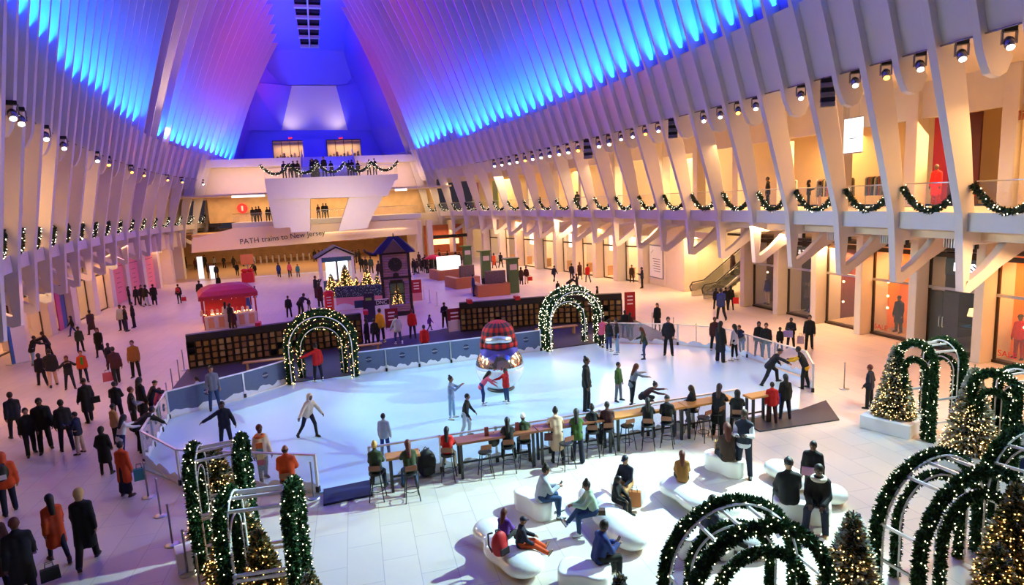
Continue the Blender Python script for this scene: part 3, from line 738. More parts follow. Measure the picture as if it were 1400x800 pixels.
def body_mesh(pose, sex, h):
    J = fk(pose, sex)
    pr = torso(J, 0) if sex == 'm' else torso(J, -.008, (.1, .09, .09))
    for nm in 'LR':
        pr += limb(J, nm, ('sh', 'el', 'wr'), 0, (.050, .040, .028))
        pr += limb(J, nm, ('hip', 'kn', 'an'), 0, (.085, .058, .040))
        pr.append(('c', J[nm+'an']-np.array([0, 0, .03]), J[nm+'an']+J[nm+'ft']*.13-np.array([0, 0, .045]), .038, .03))
        w_, f = J[nm+'wr'], J[nm+'fd']
        pr.append(('c', w_, w_+f*.075, .030, .036))
    pr.append(('c', J['N']-J['S']*.03, J['H']-J['HM'][:, 2]*.05, .055, .052))
    Hm = J['HM']; pr.append(('e', J['H'], (.079, .096, .118), Hm)); pr.append(('e', J['H']+Hm@np.array([0, .028, -.062]), (.056, .06, .056), Hm))
    pos, F = grow(pr, h, .022)
    ex = MB()
    def hp(x, y, z): return J['H']+Hm@np.array([x, y, z])
    for s in (-1, 1):                        # ears, eyes, brows
        ex.ball(hp(s*.080, -.005, -.005), (.013, .022, .030), 6, 0)
        ex.ball(hp(s*.031, .086, .012), (.013, .010, .009), 6, 2); ex.ball(hp(s*.031, .0935, .012), .006, 6, 1)
        ex.bar(hp(s*.016, .093, .034), hp(s*.046, .083, .036), .008, .006, 1)
    ex.tube([hp(0, .090, .022), hp(0, .110, -.018), hp(0, .092, -.024)], [.008, .014, .010], 5, 0)
    ex.bar(hp(-.021, .086, -.052), hp(.021, .086, -.052), .012, .012, 3)
    for nm in 'LR':                          # five fingers
        side = -1 if nm == 'L' else 1
        w_, f = J[nm+'wr'], J[nm+'fd']; ref = np.array([0, 0, 1.0]) if abs(f[2]) < .8 else np.array([0, 1.0, 0])
        a = np.cross(f, ref); a /= np.linalg.norm(a); b = np.cross(a, f)
        if abs(f[2]) >= .8: a, b = b, a*side
        for i, (o_, L) in enumerate(((-.027, .060), (-.009, .070), (.010, .066), (.028, .050))):
            k0 = w_+f*.095+a*o_; k1 = k0+f*L*.5-b*.010; k2 = k1+f*L*.35-b*.026
            ex.tube([w_+f*.06+a*o_, k0, k1, k2], [.010, .0095, .0085, .006], 4, 0)
        t0 = w_+f*.02+a*.03*side; t1 = t0+f*.04+a*.028*side; ex.tube([t0, t1, t1+f*.032-b*.008], [.012, .010, .007], 4, 0)
    return mesh_of('body', pos, F, ex, 4)
def top_mesh(pose, sex, kind, h):
    J = fk(pose, sex); g = {'shirt': .014, 'jacket': .030, 'puffer': .048, 'coat': .034, 'vest': .030}[kind]
    if sex == 'f': g -= .004
    pr = torso(J, g)
    for nm in 'LR':
        L = limb(J, nm, ('sh', 'el', 'wr'), g*.75, (.052, .044, .034))
        if kind == 'vest': L = [('c', J[nm+'sh'], J[nm+'sh']*.75+J[nm+'el']*.25, .06, .06)]
        pr += L
    pr.append(('c', J['N']-J['S']*.06, J['N']+J['S']*.015, .085+g*.4, .062+g*.3))
    k_ = 1.0 if POSES[pose].get('sit') else 0
    if kind == 'coat':
        if k_:
            for s in (-1, 1): pr.append(('c', J['P'], J['P']+np.array([s*.09, .26, -.0]), .14, .11))
        else:
            for s in (-1, 1): pr.append(('c', J['P']+np.array([s*.06, 0, 0]), J['P']+np.array([s*.075, .0, -.42]), .13, .14))
    elif kind in ('jacket', 'puffer', 'shirt') and not k_:
        for s in (-1, 1): pr.append(('c', J['P']+J['X']*s*.06, J['P']+J['X']*s*.065-J['S']*.09, .105+g, .108+g))
    if kind in ('puffer', 'coat', 'jacket'): pr.append(('e', J['N']-J['F']*.06-J['S']*.02, (.11, .06, .05), np.stack([J['X'], J['F'], J['S']], 1)))
    pos, F = grow(pr, h, .028); return mesh_of('top', pos, F)
def leg_mesh(pose, sex, kind, h):
    J = fk(pose, sex); pr = [('c', J['Lhip']+np.array([0, 0, .06]), J['Rhip']+np.array([0, 0, .06]), .105, .105)]
    g = {'trousers': (.100, .076, .064), 'jeans': (.097, .070, .054), 'leggings': (.093, .064, .046), 'wide': (.105, .085, .085), 'skirt': (.09, .06, .045)}[kind]
    for nm in 'LR':
        a, b, c = J[nm+'hip'], J[nm+'kn'], J[nm+'an']; c = b+(c-b)*1.04
        pr += [('c', a, b, g[0], g[1]), ('c', b, c, g[1], g[2])]
    if kind == 'skirt' and not POSES[pose].get('sit'):
        for s in (-1, 1): pr.append(('c', J['P'], (J['Lan']+J['Ran'])/2+np.array([s*.07, 0, .12]), .13, .13))
    pos, F = grow(pr, h, .02); return mesh_of('legs', pos, F)
def hair_mesh(pose, sex, kind, h):
    J = fk(pose, sex); Hm, H = J['HM'], J['H']
    def L(x, y, z): return H+Hm@np.array([x, y, z])
    nb = J['N']-J['S']*.05-J['F']*.10
    cutn = np.array([0, .86, -.5]); off = .040
    if kind == 'short': pr = [('e', L(0, -.014, .018), (.090, .104, .116), Hm)]
    elif kind == 'long': pr = [('e', L(0, -.014, .016), (.094, .106, .120), Hm), ('c', L(0, -.06, 0), nb-J['S']*.12, .085, .065)]; off = .052
    elif kind == 'bob': pr = [('e', L(0, -.016, .010), (.104, .112, .126), Hm), ('c', L(0, -.05, -.03), L(0, -.05, -.10), .088, .075)]; off = .05
    elif kind == 'bun': pr = [('e', L(0, -.014, .018), (.088, .102, .115), Hm), ('e', L(0, -.06, .135), (.045, .045, .04), Hm)]
    elif kind == 'pony': pr = [('e', L(0, -.014, .018), (.088, .102, .115), Hm), ('c', L(0, -.10, .05), L(0, -.15, -.16), .040, .028)]
    elif kind == 'beanie': pr = [('e', L(0, -.012, .040), (.096, .110, .108), Hm), ('e', L(0, -.012, .150), (.022, .022, .02), Hm)]; cutn = np.array([0, .25, -.96]); off = -.012
    elif kind == 'cap': pr = [('e', L(0, -.008, .036), (.090, .106, .098), Hm), ('e', L(0, .10, .036), (.066, .08, .014), Hm)]; cutn = np.array([0, .10, -1.0]); off = -.018
    elif kind == 'hood': pr = [('e', L(0, -.022, .006), (.112, .124, .138), Hm), ('c', L(0, -.03, -.05), J['N']-J['F']*.03, .095, .10)]; off = .060; cutn = np.array([0, .97, -.22])
    elif kind == 'bald': pr = [('e', L(0, -.020, -.012), (.086, .094, .075), Hm)]; off = .0
    def cut(P): return ((P-H)@(Hm@cutn))-off
    def cutb(P): return ((P-H)@Hm[:, 2])-.02
    pos, F = grow(pr, h, .02, cut if kind != 'bald' else (lambda P: np.maximum(cut(P), cutb(P)))); return mesh_of('hair', pos, F)
def shoe_mesh(pose, sex, nm, skate):
    J = fk(pose, sex); a, f = J[nm+'an'], J[nm+'ft']; f = f/np.linalg.norm(f)
    side = np.cross(f, np.array([0, 0, 1.0])); side /= np.linalg.norm(side); up = np.cross(side, f)
    Mx = np.stack([side, f, up], 1)
    lift = .03 if skate else 0
    base = a-up*.048
    pr = [('e', base+f*.055, (.048, .135, .040), Mx), ('c', a-up*.02, a+up*(.10 if skate else .03), .050, .052)]
    if skate: pr = [('e', base+f*.055+up*.012, (.048, .130, .036), Mx), pr[1]]
    pos, F = grow(pr, .022, .03)
    ex = MB()
    def Q(x, y, z): return tuple(base+side*x+f*y+up*z)
    s0 = -.036 if not skate else -.026
    pts = [(-.036, -.07), (.036, -.07), (.044, .08), (.03, .18), (-.03, .18), (-.044, .08)]
    ex.add([Q(x, y, s0) for x, y in pts]+[Q(x, y, s0+.018) for x, y in pts], [(5, 4, 3, 2, 1, 0), (6, 7, 8, 9, 10, 11)]+[(i, (i+1) % 6, (i+1) % 6+6, i+6) for i in range(6)], 1)
    if skate:
        for y in (-.03, .12): ex.bar(Q(0, y, -.028), Q(0, y, -.055), .012, .05, 2, up=tuple(f))
        ex.bar(Q(0, -.08, -.060), Q(0, .19, -.060), .008, .018, 2)
    return mesh_of('shoe', pos, F, ex, 3)

SKIN = [hx('8a5a42'), hx('6b4330'), hx('b07e62'), hx('9c6a4e'), hx('54362a')]
def pm(kind, col):
    c = hx(col) if isinstance(col, str) else col
    r = {'skin': .5, 'cloth': .85, 'hair': .6, 'shoe': .5}[kind]
    return mat('%s_%02x%02x%02x_%d' % ((kind,)+tuple(int(min(1, max(0, x))**.45*255) for x in c)+(0,)), c, r, noise=.12, scale=14)
M_EYE = mat('eye_dark', (.02, .015, .012), .3); M_EYEW = mat('eye_white', (.5, .48, .45), .4); M_LIP = mat('lips', (.35, .10, .09), .5)
M_BLADE = mat('skate_blade', (.7, .7, .72), .2, .9)
NP = [0]
def put(name, me, mats, parent):
    o = bpy.data.objects.new(name, me); COL.objects.link(o); o.parent = parent
    for i, m_ in enumerate(mats):
        o.material_slots[i].link = 'OBJECT'; o.material_slots[i].material = m_
    return o
def person(x, y, z, rz, scale, pose, sex, hair, hcol, top, tcol, legs, lcol, shoe='shoe', scol='1a1a1c', label='', group=None, skin=None, far=False, cat='person', hm=None):
    NP[0] += 1; n = NP[0]
    t = thing('person' if cat == 'person' else cat, label, cat, (x, y, z), rz, group); t.scale = (scale,)*3
    h = .036 if far else .028
    skate = shoe == 'skate'
    sk = SKIN[(n*7) % 5] if skin is None else (hx(skin) if isinstance(skin, str) else skin)
    sk = pm('skin', sk)
    if skate: t.location.z += .045*scale
    put('body', cm(('b', pose, sex, h), lambda: body_mesh(pose, sex, h)), [sk, M_EYE, M_EYEW, M_LIP] if hm is None else [hm]*4, t)
    if top: put({'shirt': 'sweater', 'jacket': 'jacket', 'puffer': 'jacket', 'coat': 'coat', 'vest': 'vest'}[top], cm(('t', pose, sex, top, h), lambda: top_mesh(pose, sex, top, h)), [pm('cloth', tcol)], t)
    if top == 'vest': put('sweater', cm(('t', pose, sex, 'shirt', h), lambda: top_mesh(pose, sex, 'shirt', h)), [pm('cloth', 'e0a812' if 'yellow' in label else 'c8c8d0' if pose == 'phone' else '6d7078')], t)
    J = fk(pose, sex)
    if 'fur collar' in label: MB().tube([tuple(J['N']+J['X']*.12*math.cos(a)+J['F']*(.10*math.sin(a)+.02)-J['S']*.01) for a in np.linspace(0, 2*PI, 14)], .042, 7).build('fur_collar', mat('cream_fur', (.62, .55, .44), .9, noise=.3, scale=40), t)
    if 'green top' in label:
        c = J['C']+J['F']*.128; MB().box(-.055, .055, c[1]-.02, c[1]+.02, c[2]-.24, c[2]+.17).build('shirt_front', pm('cloth', '2f8f2a'), t, bevel=.01)
    if 'phone' in pose and scale > .6 and not far:
        q = (J['Lwr']+J['Rwr'])/2+J['Rfd']*.12; w_ = Matrix.Rotation(rz, 3, 'Z') @ (Vector(q)*scale); z0 = t.location.z
        k_ = ' '.join(label.replace('person in ', '').split()[:7])
        o = MB().box(-.038, .038, -.005, .005, -.075, .075).build('smartphone', M_BLACK, loc=(x+w_.x, y+w_.y, z0+w_.z), rot=(R(-35), 0, rz)); tag(o, 'dark smartphone held up in front of the '+k_, 'phone')
    if legs: put('skirt' if legs == 'skirt' else 'trousers', cm(('l', pose, sex, legs, h), lambda: leg_mesh(pose, sex, legs, h)), [pm('cloth', lcol)], t)
    if hair: put({'beanie': 'beanie', 'cap': 'cap', 'hood': 'hood'}.get(hair, 'hair'), cm(('h', pose, sex, hair), lambda: hair_mesh(pose, sex, hair, .022)), [pm('hair', hcol)], t)
    for nm in 'LR':
        put('skate' if skate else 'shoe', cm(('s', pose, sex, nm, skate), lambda: shoe_mesh(pose, sex, nm, skate)), [pm('shoe', scol), M_BLACK if not skate else pm('shoe', '202024'), M_BLADE], t)
    return t
# ------------------------------------------------------------------ greenery helpers
M_FIR = mat('fir_green', (.012, .060, .016), .7, noise=.35, scale=30)
M_FIR2 = mat('fir_green_light', (.03, .12, .03), .7, noise=.35, scale=30)
M_FROST = mat('frosted_needles', (.55, .60, .52), .7, noise=.3, scale=20)
M_TREE = mat('gold_lit_needles', (.36, .25, .10), .7, noise=.35, scale=20)  # gold glow of the string lights mixed into the needle colour
M_BULB = mat('warm_bulb', (1, .85, .6), .3, emit=(1.0, .60, .24), estr=7, noise=0)
M_BULBW = mat('cool_bulb', (1, .95, .85), .3, emit=(1.0, .86, .58), estr=7, noise=0)
M_BULBG = mat('gold_bulb', (1, .7, .3), .3, emit=(1.0, .55, .16), estr=7, noise=0)
M_TRUNK = mat('tree_trunk', (.10, .055, .03), .8)
def rv(r=RNG):
    v = r.normal(size=3); return v/np.linalg.norm(v)
def octa(mb, c, r, mi=0):
    x, y, z = c
    mb.add([(x+r, y, z), (x-r, y, z), (x, y+r, z), (x, y-r, z), (x, y, z+r), (x, y, z-r)], [(0, 2, 4), (2, 1, 4), (1, 3, 4), (3, 0, 4), (2, 0, 5), (1, 2, 5), (3, 1, 5), (0, 3, 5)], mi, True)
def sprig(mb, p, d, L, w, mi):
    """flat pointed fir sprig with side fingers"""
    d = d/np.linalg.norm(d); s = np.cross(d, rv()); s /= max(np.linalg.norm(s), 1e-6); t = np.cross(d, s)*w*.3
    a = p; b = p+d*L*.55; e = p+d*L
    mb.add([a-s*w*.35, b-s*w+t, e, b+s*w+t, a+s*w*.35], [(0, 1, 2), (0, 2, 4), (4, 2, 3)], mi)
def path_at(P, L, t):
    i = min(int(np.searchsorted(L, t))-1, len(P)-2); i = max(i, 0); u = (t-L[i])/max(L[i+1]-L[i], 1e-6)
    return P[i]+(P[i+1]-P[i])*u, (P[i+1]-P[i])/max(np.linalg.norm(P[i+1]-P[i]), 1e-9)
def garland_mb(pts, r, dens, L, w, bulbs, br, bmi=0):
    P = np.array(pts, float); seg = np.linalg.norm(np.diff(P, axis=0), axis=1); Ls = np.concatenate([[0], np.cumsum(seg)]); T = Ls[-1]
    g = MB(); g.tube([tuple(p) for p in P], r*.55, 6, 0)
    n = int(T*dens)
    for _ in range(n):
        p, d = path_at(P, Ls, RNG.random()*T); v = rv(); v = v-d*(v@d)*.7; v /= np.linalg.norm(v)
        sprig(g, p+v*r*.3, v+d*RNG.normal()*.5, L*RNG.uniform(.7, 1.3), w, 0 if RNG.random() < .7 else 1)
    b = MB()
    for _ in range(int(T*bulbs)):
        p, d = path_at(P, Ls, RNG.random()*T); v = rv(); v = v-d*(v@d)*.9; v /= np.linalg.norm(v)
        octa(b, p+v*r*RNG.uniform(.95, 1.2), br, bmi)
    return g, b
def arc3(c, ax, hw, hs, ht, n=22):
    """arch: centre c on the floor, axis vector ax (unit, horizontal), half width hw, spring height hs, total height ht"""
    o = [(c[0]-ax[0]*hw, c[1]-ax[1]*hw, c[2]+z) for z in np.linspace(.02, hs, 4)[:-1]]
    for k in range(n+1):
        a = PI*k/n; o.append((c[0]-ax[0]*hw*math.cos(a), c[1]-ax[1]*hw*math.cos(a), c[2]+hs+(ht-hs)*math.sin(a)))
    o += [(c[0]+ax[0]*hw, c[1]+ax[1]*hw, c[2]+z) for z in np.linspace(hs, .02, 4)[1:]]
    return o
def tree(x, y, z, H, rad, label, frost, bulbs=None, n=None, bm=None, br=1.0, planter=None, group=None, cat='christmas tree'):
    t = thing('christmas_tree', label, cat, (x, y, z), RNG.random()*6, group)
    MB().lathe((0, 0, 0), [(rad*.07+.02, 0), (rad*.05, H*.5), (.012, H*.97)], 8).build('trunk', M_TRUNK, t)
    f = MB(); f.lathe((0, 0, 0), [(.02, H*.10), (rad*.62, H*.12), (rad*.32, H*.52), (.02, H*.93)], 12, 1)
    n = n or int(1000*H); bl = MB(); ph = 0
    for i in range(n):
        u = (i+.5)/n; u = 1-math.sqrt(1-u*.995); zz = H*(.08+.90*u); rr = rad*(1-u)**.9*(.86+.22*math.sin(u*38)**2); a = i*2.39996+RNG.normal()*.15
        d = np.array([math.cos(a), math.sin(a), -.18+u*.9]); base = np.array([rr*.45*math.cos(a), rr*.45*math.sin(a), zz+.02])
        L = rr*.38*RNG.uniform(.8, 1.2)+.03*H
        fr = RNG.random() < frost*(.25+1.1*u)
        for q in range(3):
            dd = d+rv()*.35; sprig(f, base+d*L*.25*q, dd, L*(.8-.14*q), .012*H**.5+.008, 2 if fr and q > 0 else (0 if RNG.random() < .6 else 1))
    for i in range(bulbs if bulbs is not None else int(170*H)):
        u = RNG.random(); u = 1-math.sqrt(1-u*.98); a = RNG.random()*2*PI; rr = rad*(1-u)**.9*RNG.uniform(.80, 1.02)
        octa(bl, (rr*math.cos(a), rr*math.sin(a), H*(.10+.86*u)), br*(.0095+.0016*H), 0)
    f.build('needles', [M_TREE, M_FIR, M_FROST], t, fix=False)
    tag(bl.build('string_lights', bm or M_BULB, t, fix=False), kind='stuff')
    if planter:
        MB().box(-planter, planter, -planter, planter, -z, .22).build('planter', M_RIBW, t, bevel=.02)
    return t
M_RIBW = mat('white_lacquer', (.82, .82, .84), .3, noise=.03)

# ------------------------------------------------------------------ ice sheet
FY, BY = 16.55, 28.05
ICE = [(-4.6, FY+2.0), (-.9, FY), (14.75, FY+.25), (17.3, 19.6), (17.3, 24.6), (15.9, 26.3), (12.6, BY+.55), (-2.1, BY), (-6.4, 25.2), (-6.2, 20.4)]
def ice_mat():
    m = mat('ice', (.56, .82, .97), .22, noise=.04, scale=.8); return m
MB().prism(ICE, .0, .05, 'z')
o = MB().prism(ICE, .0, .05, 'z').build('ice_rink', ice_mat()); tag(o, 'large pale blue ice surface of the skating rink in the middle of the hall', 'ice rink')
o = MB().prism([(-.82, FY-.75), (.42, FY-.65), (.42, FY+.25), (-.82, FY+.15)], .002, .06, 'z').build('entrance_mat', mat('navy_mat', (.012, .016, .09), .8)); tag(o, 'navy blue rubber mat at the front gate of the rink', 'mat')
o = MB().prism([(-7.3, BY+.12), (-2.2, BY+.12), (12.6, BY+.75), (16.5, 27.0), (17.0, 33), (6.6, 36.5), (1.2, 34.7), (-7.4, 33.0)], 0.0, .045, 'z').build('rubber_matting', mat('dark_rubber', (.035, .032, .042), .55)); tag(o, 'dark rubber matting between the rear boards and the cubby walls', 'matting')
o = MB().prism([(12.3, FY-.9), (15.2, FY-1.05), (16.2, FY+.6), (14.8, FY+.2), (12.3, FY+.1)], 0.0, .04, 'z').build('rubber_matting', MATS['dark_rubber']); tag(o, 'dark rubber matting at the right front entrance of the rink', 'matting')

# ------------------------------------------------------------------ boards round the ice
M_BOARD = mat('clear_board', (.60, .68, .80), .12, alpha=.16); M_SNOW = mat('printed_snow', (.80, .84, .93), .5, noise=.03)
M_LOGO = mat('logo_navy', (.02, .03, .08), .5); M_BOARDB = mat('blue_grey_board', (.10, .14, .24), .3)
def board(a, b, label, logo=True, clear=False, snow=True, seed=0):
    a, b = Vector((*a, 0)), Vector((*b, 0)); L = (b-a).length; ang = math.atan2(b.y-a.y, b.x-a.x)
    t = thing('rink_barrier', label, 'rink barrier', (a.x, a.y, .05), ang, 'barrier panels round the rink')
    H = 1.07
    MB().box(.03, L-.03, -.012, .012, .06, H-.04).build('panel', M_BOARD if clear else M_BOARDB, t)
    MB().box(0, L, -.03, .03, H-.045, H).build('top_rail', M_ALU, t)
    MB().box(0, L, -.025, .025, 0, .06).build('bottom_rail', M_ALU, t)
    for x in (0, L):
        p = MB().box(x-.03, x+.03, -.035, .035, 0, H+.005).build('post', M_ALU, t); MB().box(x-.045, x+.045, -.05, .05, 0, .16).build('post_foot', M_BLACK, p)
    if snow:
        n = 14; top = [(.03+(L-.06)*k/n, .22+.07*math.sin(k*1.1+seed)+.04*math.sin(k*2.3+seed*2)) for k in range(n+1)]
        for s, nm in ((-1, 'snow_print'), (1, 'snow_print')):
            MB().prism([(.03, .06)]+top+[(L-.03, .06)], s*.0125, s*.017, 'y').build(nm, M_SNOW, t)
    if logo:
        for s in (-1, 1):
            MB().prism([(L/2+.14*math.cos(q*PI/10), .66+.14*math.sin(q*PI/10)) for q in range(20)], s*.0125, s*.018, 'y').build('logo_disc', M_LOGO, t)
            text('logo_lettering', 'NOW', .10, (L/2, s*.0185, .66), (R(90), 0, 0 if s < 0 else PI), M_ALU, t, .001)
    return t
def run(pts, step, name, k0=0, **k):
    i = k0
    for p, q in zip(pts, pts[1:]):
        d = math.dist(p, q); n = max(1, round(d/step))
        for j in range(n):
            a = (p[0]+(q[0]-p[0])*j/n, p[1]+(q[1]-p[1])*j/n); b = (p[0]+(q[0]-p[0])*(j+1)/n, p[1]+(q[1]-p[1])*(j+1)/n)
            board(a, b, 'rink barrier panel, %s %s' % (ORD[i], name), seed=i, **k); i += 1
    return i
run([(-6.15, 20.7), (-6.45, 25.1)], 1.5, 'from the front on the left end', clear=True)
run([(-6.45, 25.1), (-4.0, 26.7), (-2.45, BY)], 2.0, 'going right from the rear left corner')
run([(.35, BY), (9.45, BY+.4)], 1.55, 'going right from the left garland arch')
run([(13.0, BY+.5), (15.9, 26.4), (17.3, 24.7)], 1.7, 'going right from the right garland arch', clear=True, logo=False)
run([(17.3, 24.7), (17.5, 19.6)], 1.7, 'from the rear on the right end', clear=True, logo=False)
run([(17.5, 19.6), (16.4, 18.0)], 2.0, 'at the right front corner', clear=True, logo=False)
run([(-6.15, 20.7), (-4.7, 18.55)], 2.6, 'at the left front corner', clear=True, logo=False)
run([(-4.7, 18.55), (-.95, FY+.05)], 2.1, 'left of the navy mat', clear=True, logo=False)
run([(.45, FY), (2.4, FY+.02)], 2, 'right of the navy mat', clear=True, logo=False)
run([(2.4, FY+.02), (12.2, FY+.14)], 1.63, 'behind the long bar counter', clear=True, logo=False)

# ------------------------------------------------------------------ the two garland gates at the back of the rink
def gate(cx, cy, ax, w, h, label, cool):
    t = thing('garland_arch', label, 'garland arch', (cx, cy, .04))
    n = np.array([-ax[1], ax[0]])
    for j, (off, hw, ht, rr) in enumerate(((.0, w, h, .19), (-.55, w*.96, h*.98, .16), (.45, w*.66, h*.76, .14))):
        c = (n[0]*off, n[1]*off, 0); pts = arc3(c, ax, hw, ht-hw, ht)
        g, b = garland_mb(pts, rr, 620, .15, .03, 52 if cool else 26, .019)
        ga = g.build('garland', [M_FIR, M_FIR2], t, fix=False); tag(b.build('string_lights', M_BULBW if cool else M_BULB, ga, fix=False), kind='stuff')
        MB().tube([(p[0], p[1]-.05, p[2]+.0) for p in arc3((n[0]*(off-.16), n[1]*(off-.16), 0), ax, hw-.05, ht-hw, ht)], .022, 6).build('frame_tube', M_RIBW, t)
    for k in range(1, 8):
        a = PI*k/8; x = -math.cos(a)*w*.9; z = (h-w)+w*.95*math.sin(a)
        MB().bar((ax[0]*x+n[0]*-.55, ax[1]*x+n[1]*-.55, z), (ax[0]*x+n[0]*.45, ax[1]*x+n[1]*.45, z), .04).build('rung', M_RIBW, t)
    return t
gate(-.9, BY+.35, (1, 0), 1.42, 2.98, 'double garland arch with warm lights at the left rear gate of the rink', False)
gate(11.2, BY+.75, (.997, .04), 1.50, 2.95, 'double garland arch with white lights at the right rear gate of the rink', True)

# ------------------------------------------------------------------ cubby walls
M_CUB = mat('cubby_black', (.012, .010, .009), .5); M_CUBB = mat('cubby_tan', (.22, .13, .035), .6, noise=.35, scale=4); M_CUBL = mat('cubby_ochre', (.34, .26, .09), .6, noise=.3, scale=4)  # tan and a paler ochre, picked at random per box
def cubby(a, b, label, mats, H=1.7):
    a, b = Vector(a), Vector(b); L = (b-a).length; ang = math.atan2(b.y-a.y, b.x-a.x)
    t = thing('cubby_shelf', label, 'cubby shelf', (a.x, a.y, .045), ang, 'black cubby shelf units behind the rink')
    fr = MB(); fr.box(0, L, .0, .36, 0, .06).box(0, L, 0, .36, H-.36, H).box(0, L, .33, .36, 0, H)
    nc = max(3, round(L/.34)); nr = 4; cw = L/nc; rh = (H-.42)/nr
    for i in range(nc+1): fr.box(i*cw-.02, i*cw+.02, 0, .34, .06, H-.36)
    for j in range(1, nr): fr.box(0, L, 0, .34, .06+j*rh-.015, .06+j*rh+.015)
    fr.build('frame', M_CUB, t)
    k = 0
    for j in range(nr):
        for i in range(nc):
            if RNG.random() < .06: continue
            x0, z0 = i*cw+.06, .06+j*rh+.03
            MB().box(x0, x0+cw-.12, .04, .30, z0, z0+rh*RNG.uniform(.70, .84)).build('box', mats[int(RNG.random()*len(mats))], t); k += 1
    return t
def cub_run(pts, step, nm, mats):
    i = 0
    for p, q in zip(pts, pts[1:]):
        n = max(1, round(math.dist(p, q)/step))
        for j in range(n):
            a = (p[0]+(q[0]-p[0])*j/n, p[1]+(q[1]-p[1])*j/n, 0); b = (p[0]+(q[0]-p[0])*(j+1)/n, p[1]+(q[1]-p[1])*(j+1)/n, 0)
            cubby(a, b, 'black cubby shelf unit with tan boxes, %s from the left in the %s wall' % (ORD[i], nm), mats); i += 1
cub_run([(-7.3, 33.0), (1.15, 34.6)], 1.72, 'left cubby', [M_CUBB, M_CUBB, M_CUBL])
cub_run([(6.75, 34.9), (11.8, 34.3), (16.1, 32.9)], 1.75, 'right cubby', [M_CUBB, M_CUBB, M_CUBL])
for k, px in enumerate((500, 642, 707, 353)):
    side = -1 if px in (500, 353) else 1
    yy = {500: 34.5, 642: 34.85, 707: 34.5, 353: 33.9}[px]
    p = atY(px, {500: 430, 642: 416, 707: 411, 353: 442}[px], yy-.02)
    o = MB().box(p[0]-.13, p[0]+.13, yy-.25, yy+.3, 1.70, 1.92).build('notice', mat('red_notice', (.5, .01, .02), .5)); tag(o, 'small red notice on the top edge of the cubby wall, %s from the left' % ORD[[353, 500, 642, 707].index(px)], 'notice')
# benches on the matting
for k, (x0, x1, y) in enumerate(((7.6, 9.6, 31.0), (10.2, 12.6, 31.4), (-4.6, -2.6, 31.2), (-.2, 2.0, 32.2))):
    t = thing('bench', 'plain wooden bench on the dark matting, %s from the left' % ORD[[2, 3, 0, 1][k]], 'bench', ((x0+x1)/2, y, .045))
    L = (x1-x0)/2
    MB().box(-L, L, -.17, .17, .40, .46).build('seat', mat('pine_wood', (.42, .22, .07), .5, noise=.25, scale=5), t, bevel=.01)
    for s in (-1, 1): MB().box(s*(L-.2)-.04, s*(L-.2)+.04, -.15, .15, 0, .40).build('leg', MATS['pine_wood'], t)

# ------------------------------------------------------------------ bar counter and stools
M_WOOD = mat('bar_wood', (.24, .075, .03), .35, noise=.35, scale=3); M_WOODO = mat('amber_wood', (.50, .20, .035), .4, noise=.25, scale=4)
def counter(x0, x1, y0, y1, label, m, z=1.07, w=.5):
    a, b = Vector((x0, y0, 0)), Vector((x1, y1, 0)); L = (b-a).length
    t = thing('bar_table', label, 'bar table', (a.x, a.y, 0), math.atan2(b.y-a.y, b.x-a.x))
    MB().box(0, L, -w/2, w/2, z-.07, z).build('table_top', m, t, bevel=.01)
    n = max(1, round(L/2.4))
    for k in range(n+1):
        x = .12+(L-.24)*k/n
        for s in (-1, 1): MB().box(x-.035, x+.035, s*(w/2-.06)-.035, s*(w/2-.06)+.035, 0, z-.07).build('leg', M_BLACK, t)
    MB().box(.1, L-.1, w/2-.085, w/2-.045, .28, .33).build('foot_rail', M_BLACK, t)
    return t
BX = [2.75, 5.1, 7.5, 9.9, 11.7]
for k in range(4): counter(BX[k]+.01, BX[k+1]-.01, FY-.42+.012*BX[k], FY-.42+.012*BX[k+1], 'long dark wooden bar table along the rink, %s section from the left' % ORD[k], M_WOOD if k < 2 else M_WOODO)
counter(.85, 1.75, FY-.50, FY-.50, 'small amber bar table between the two leftmost seated people', M_WOODO, .98, .42)
counter(12.3, 13.2, FY-.25, FY-.2, 'small amber bar table at the right end of the bar', M_WOODO, .98, .42)
def make_stool(label):
    t = thing('bar_stool', label, 'bar stool', (0, 0, 0), 0, 'black bar stools along the rink')
    MB().lathe((0, 0, 0), [(.10, .70), (.19, .71), (.195, .74), (.17, .755)], 14).build('seat', M_BLACK, t)
    for sx in (-1, 1):
        for sy in (-1, 1): MB().tube([(sx*.11, sy*.11, .71), (sx*.19, sy*.19, 0)], .014, 6).build('leg', M_BLACK, t)
    MB().tube([(.165*math.cos(2*PI*k/16)*1.05, .165*math.sin(2*PI*k/16)*1.05, .27) for k in range(17)], .010, 5, caps=False).build('foot_ring', M_BLACK, t)
    MB().tube([(-.14, -.13, .72), (-.15, -.18, .93), (.15, -.18, .93), (.14, -.13, .72)], .011, 5).build('back_frame', M_BLACK, t)
    MB().box(-.15, .15, -.195, -.17, .86, 1.0).build('backrest', M_WOOD, t, bevel=.02)
    return t
stool0 = [None]
def stool(x, y, rz, label):
    if stool0[0] is None: o = make_stool(label); stool0[0] = o
    else: o = copy_tree(stool0[0]); o['label'] = label
    o.location = (x, y, 0); o.rotation_euler = (0, 0, rz); return o
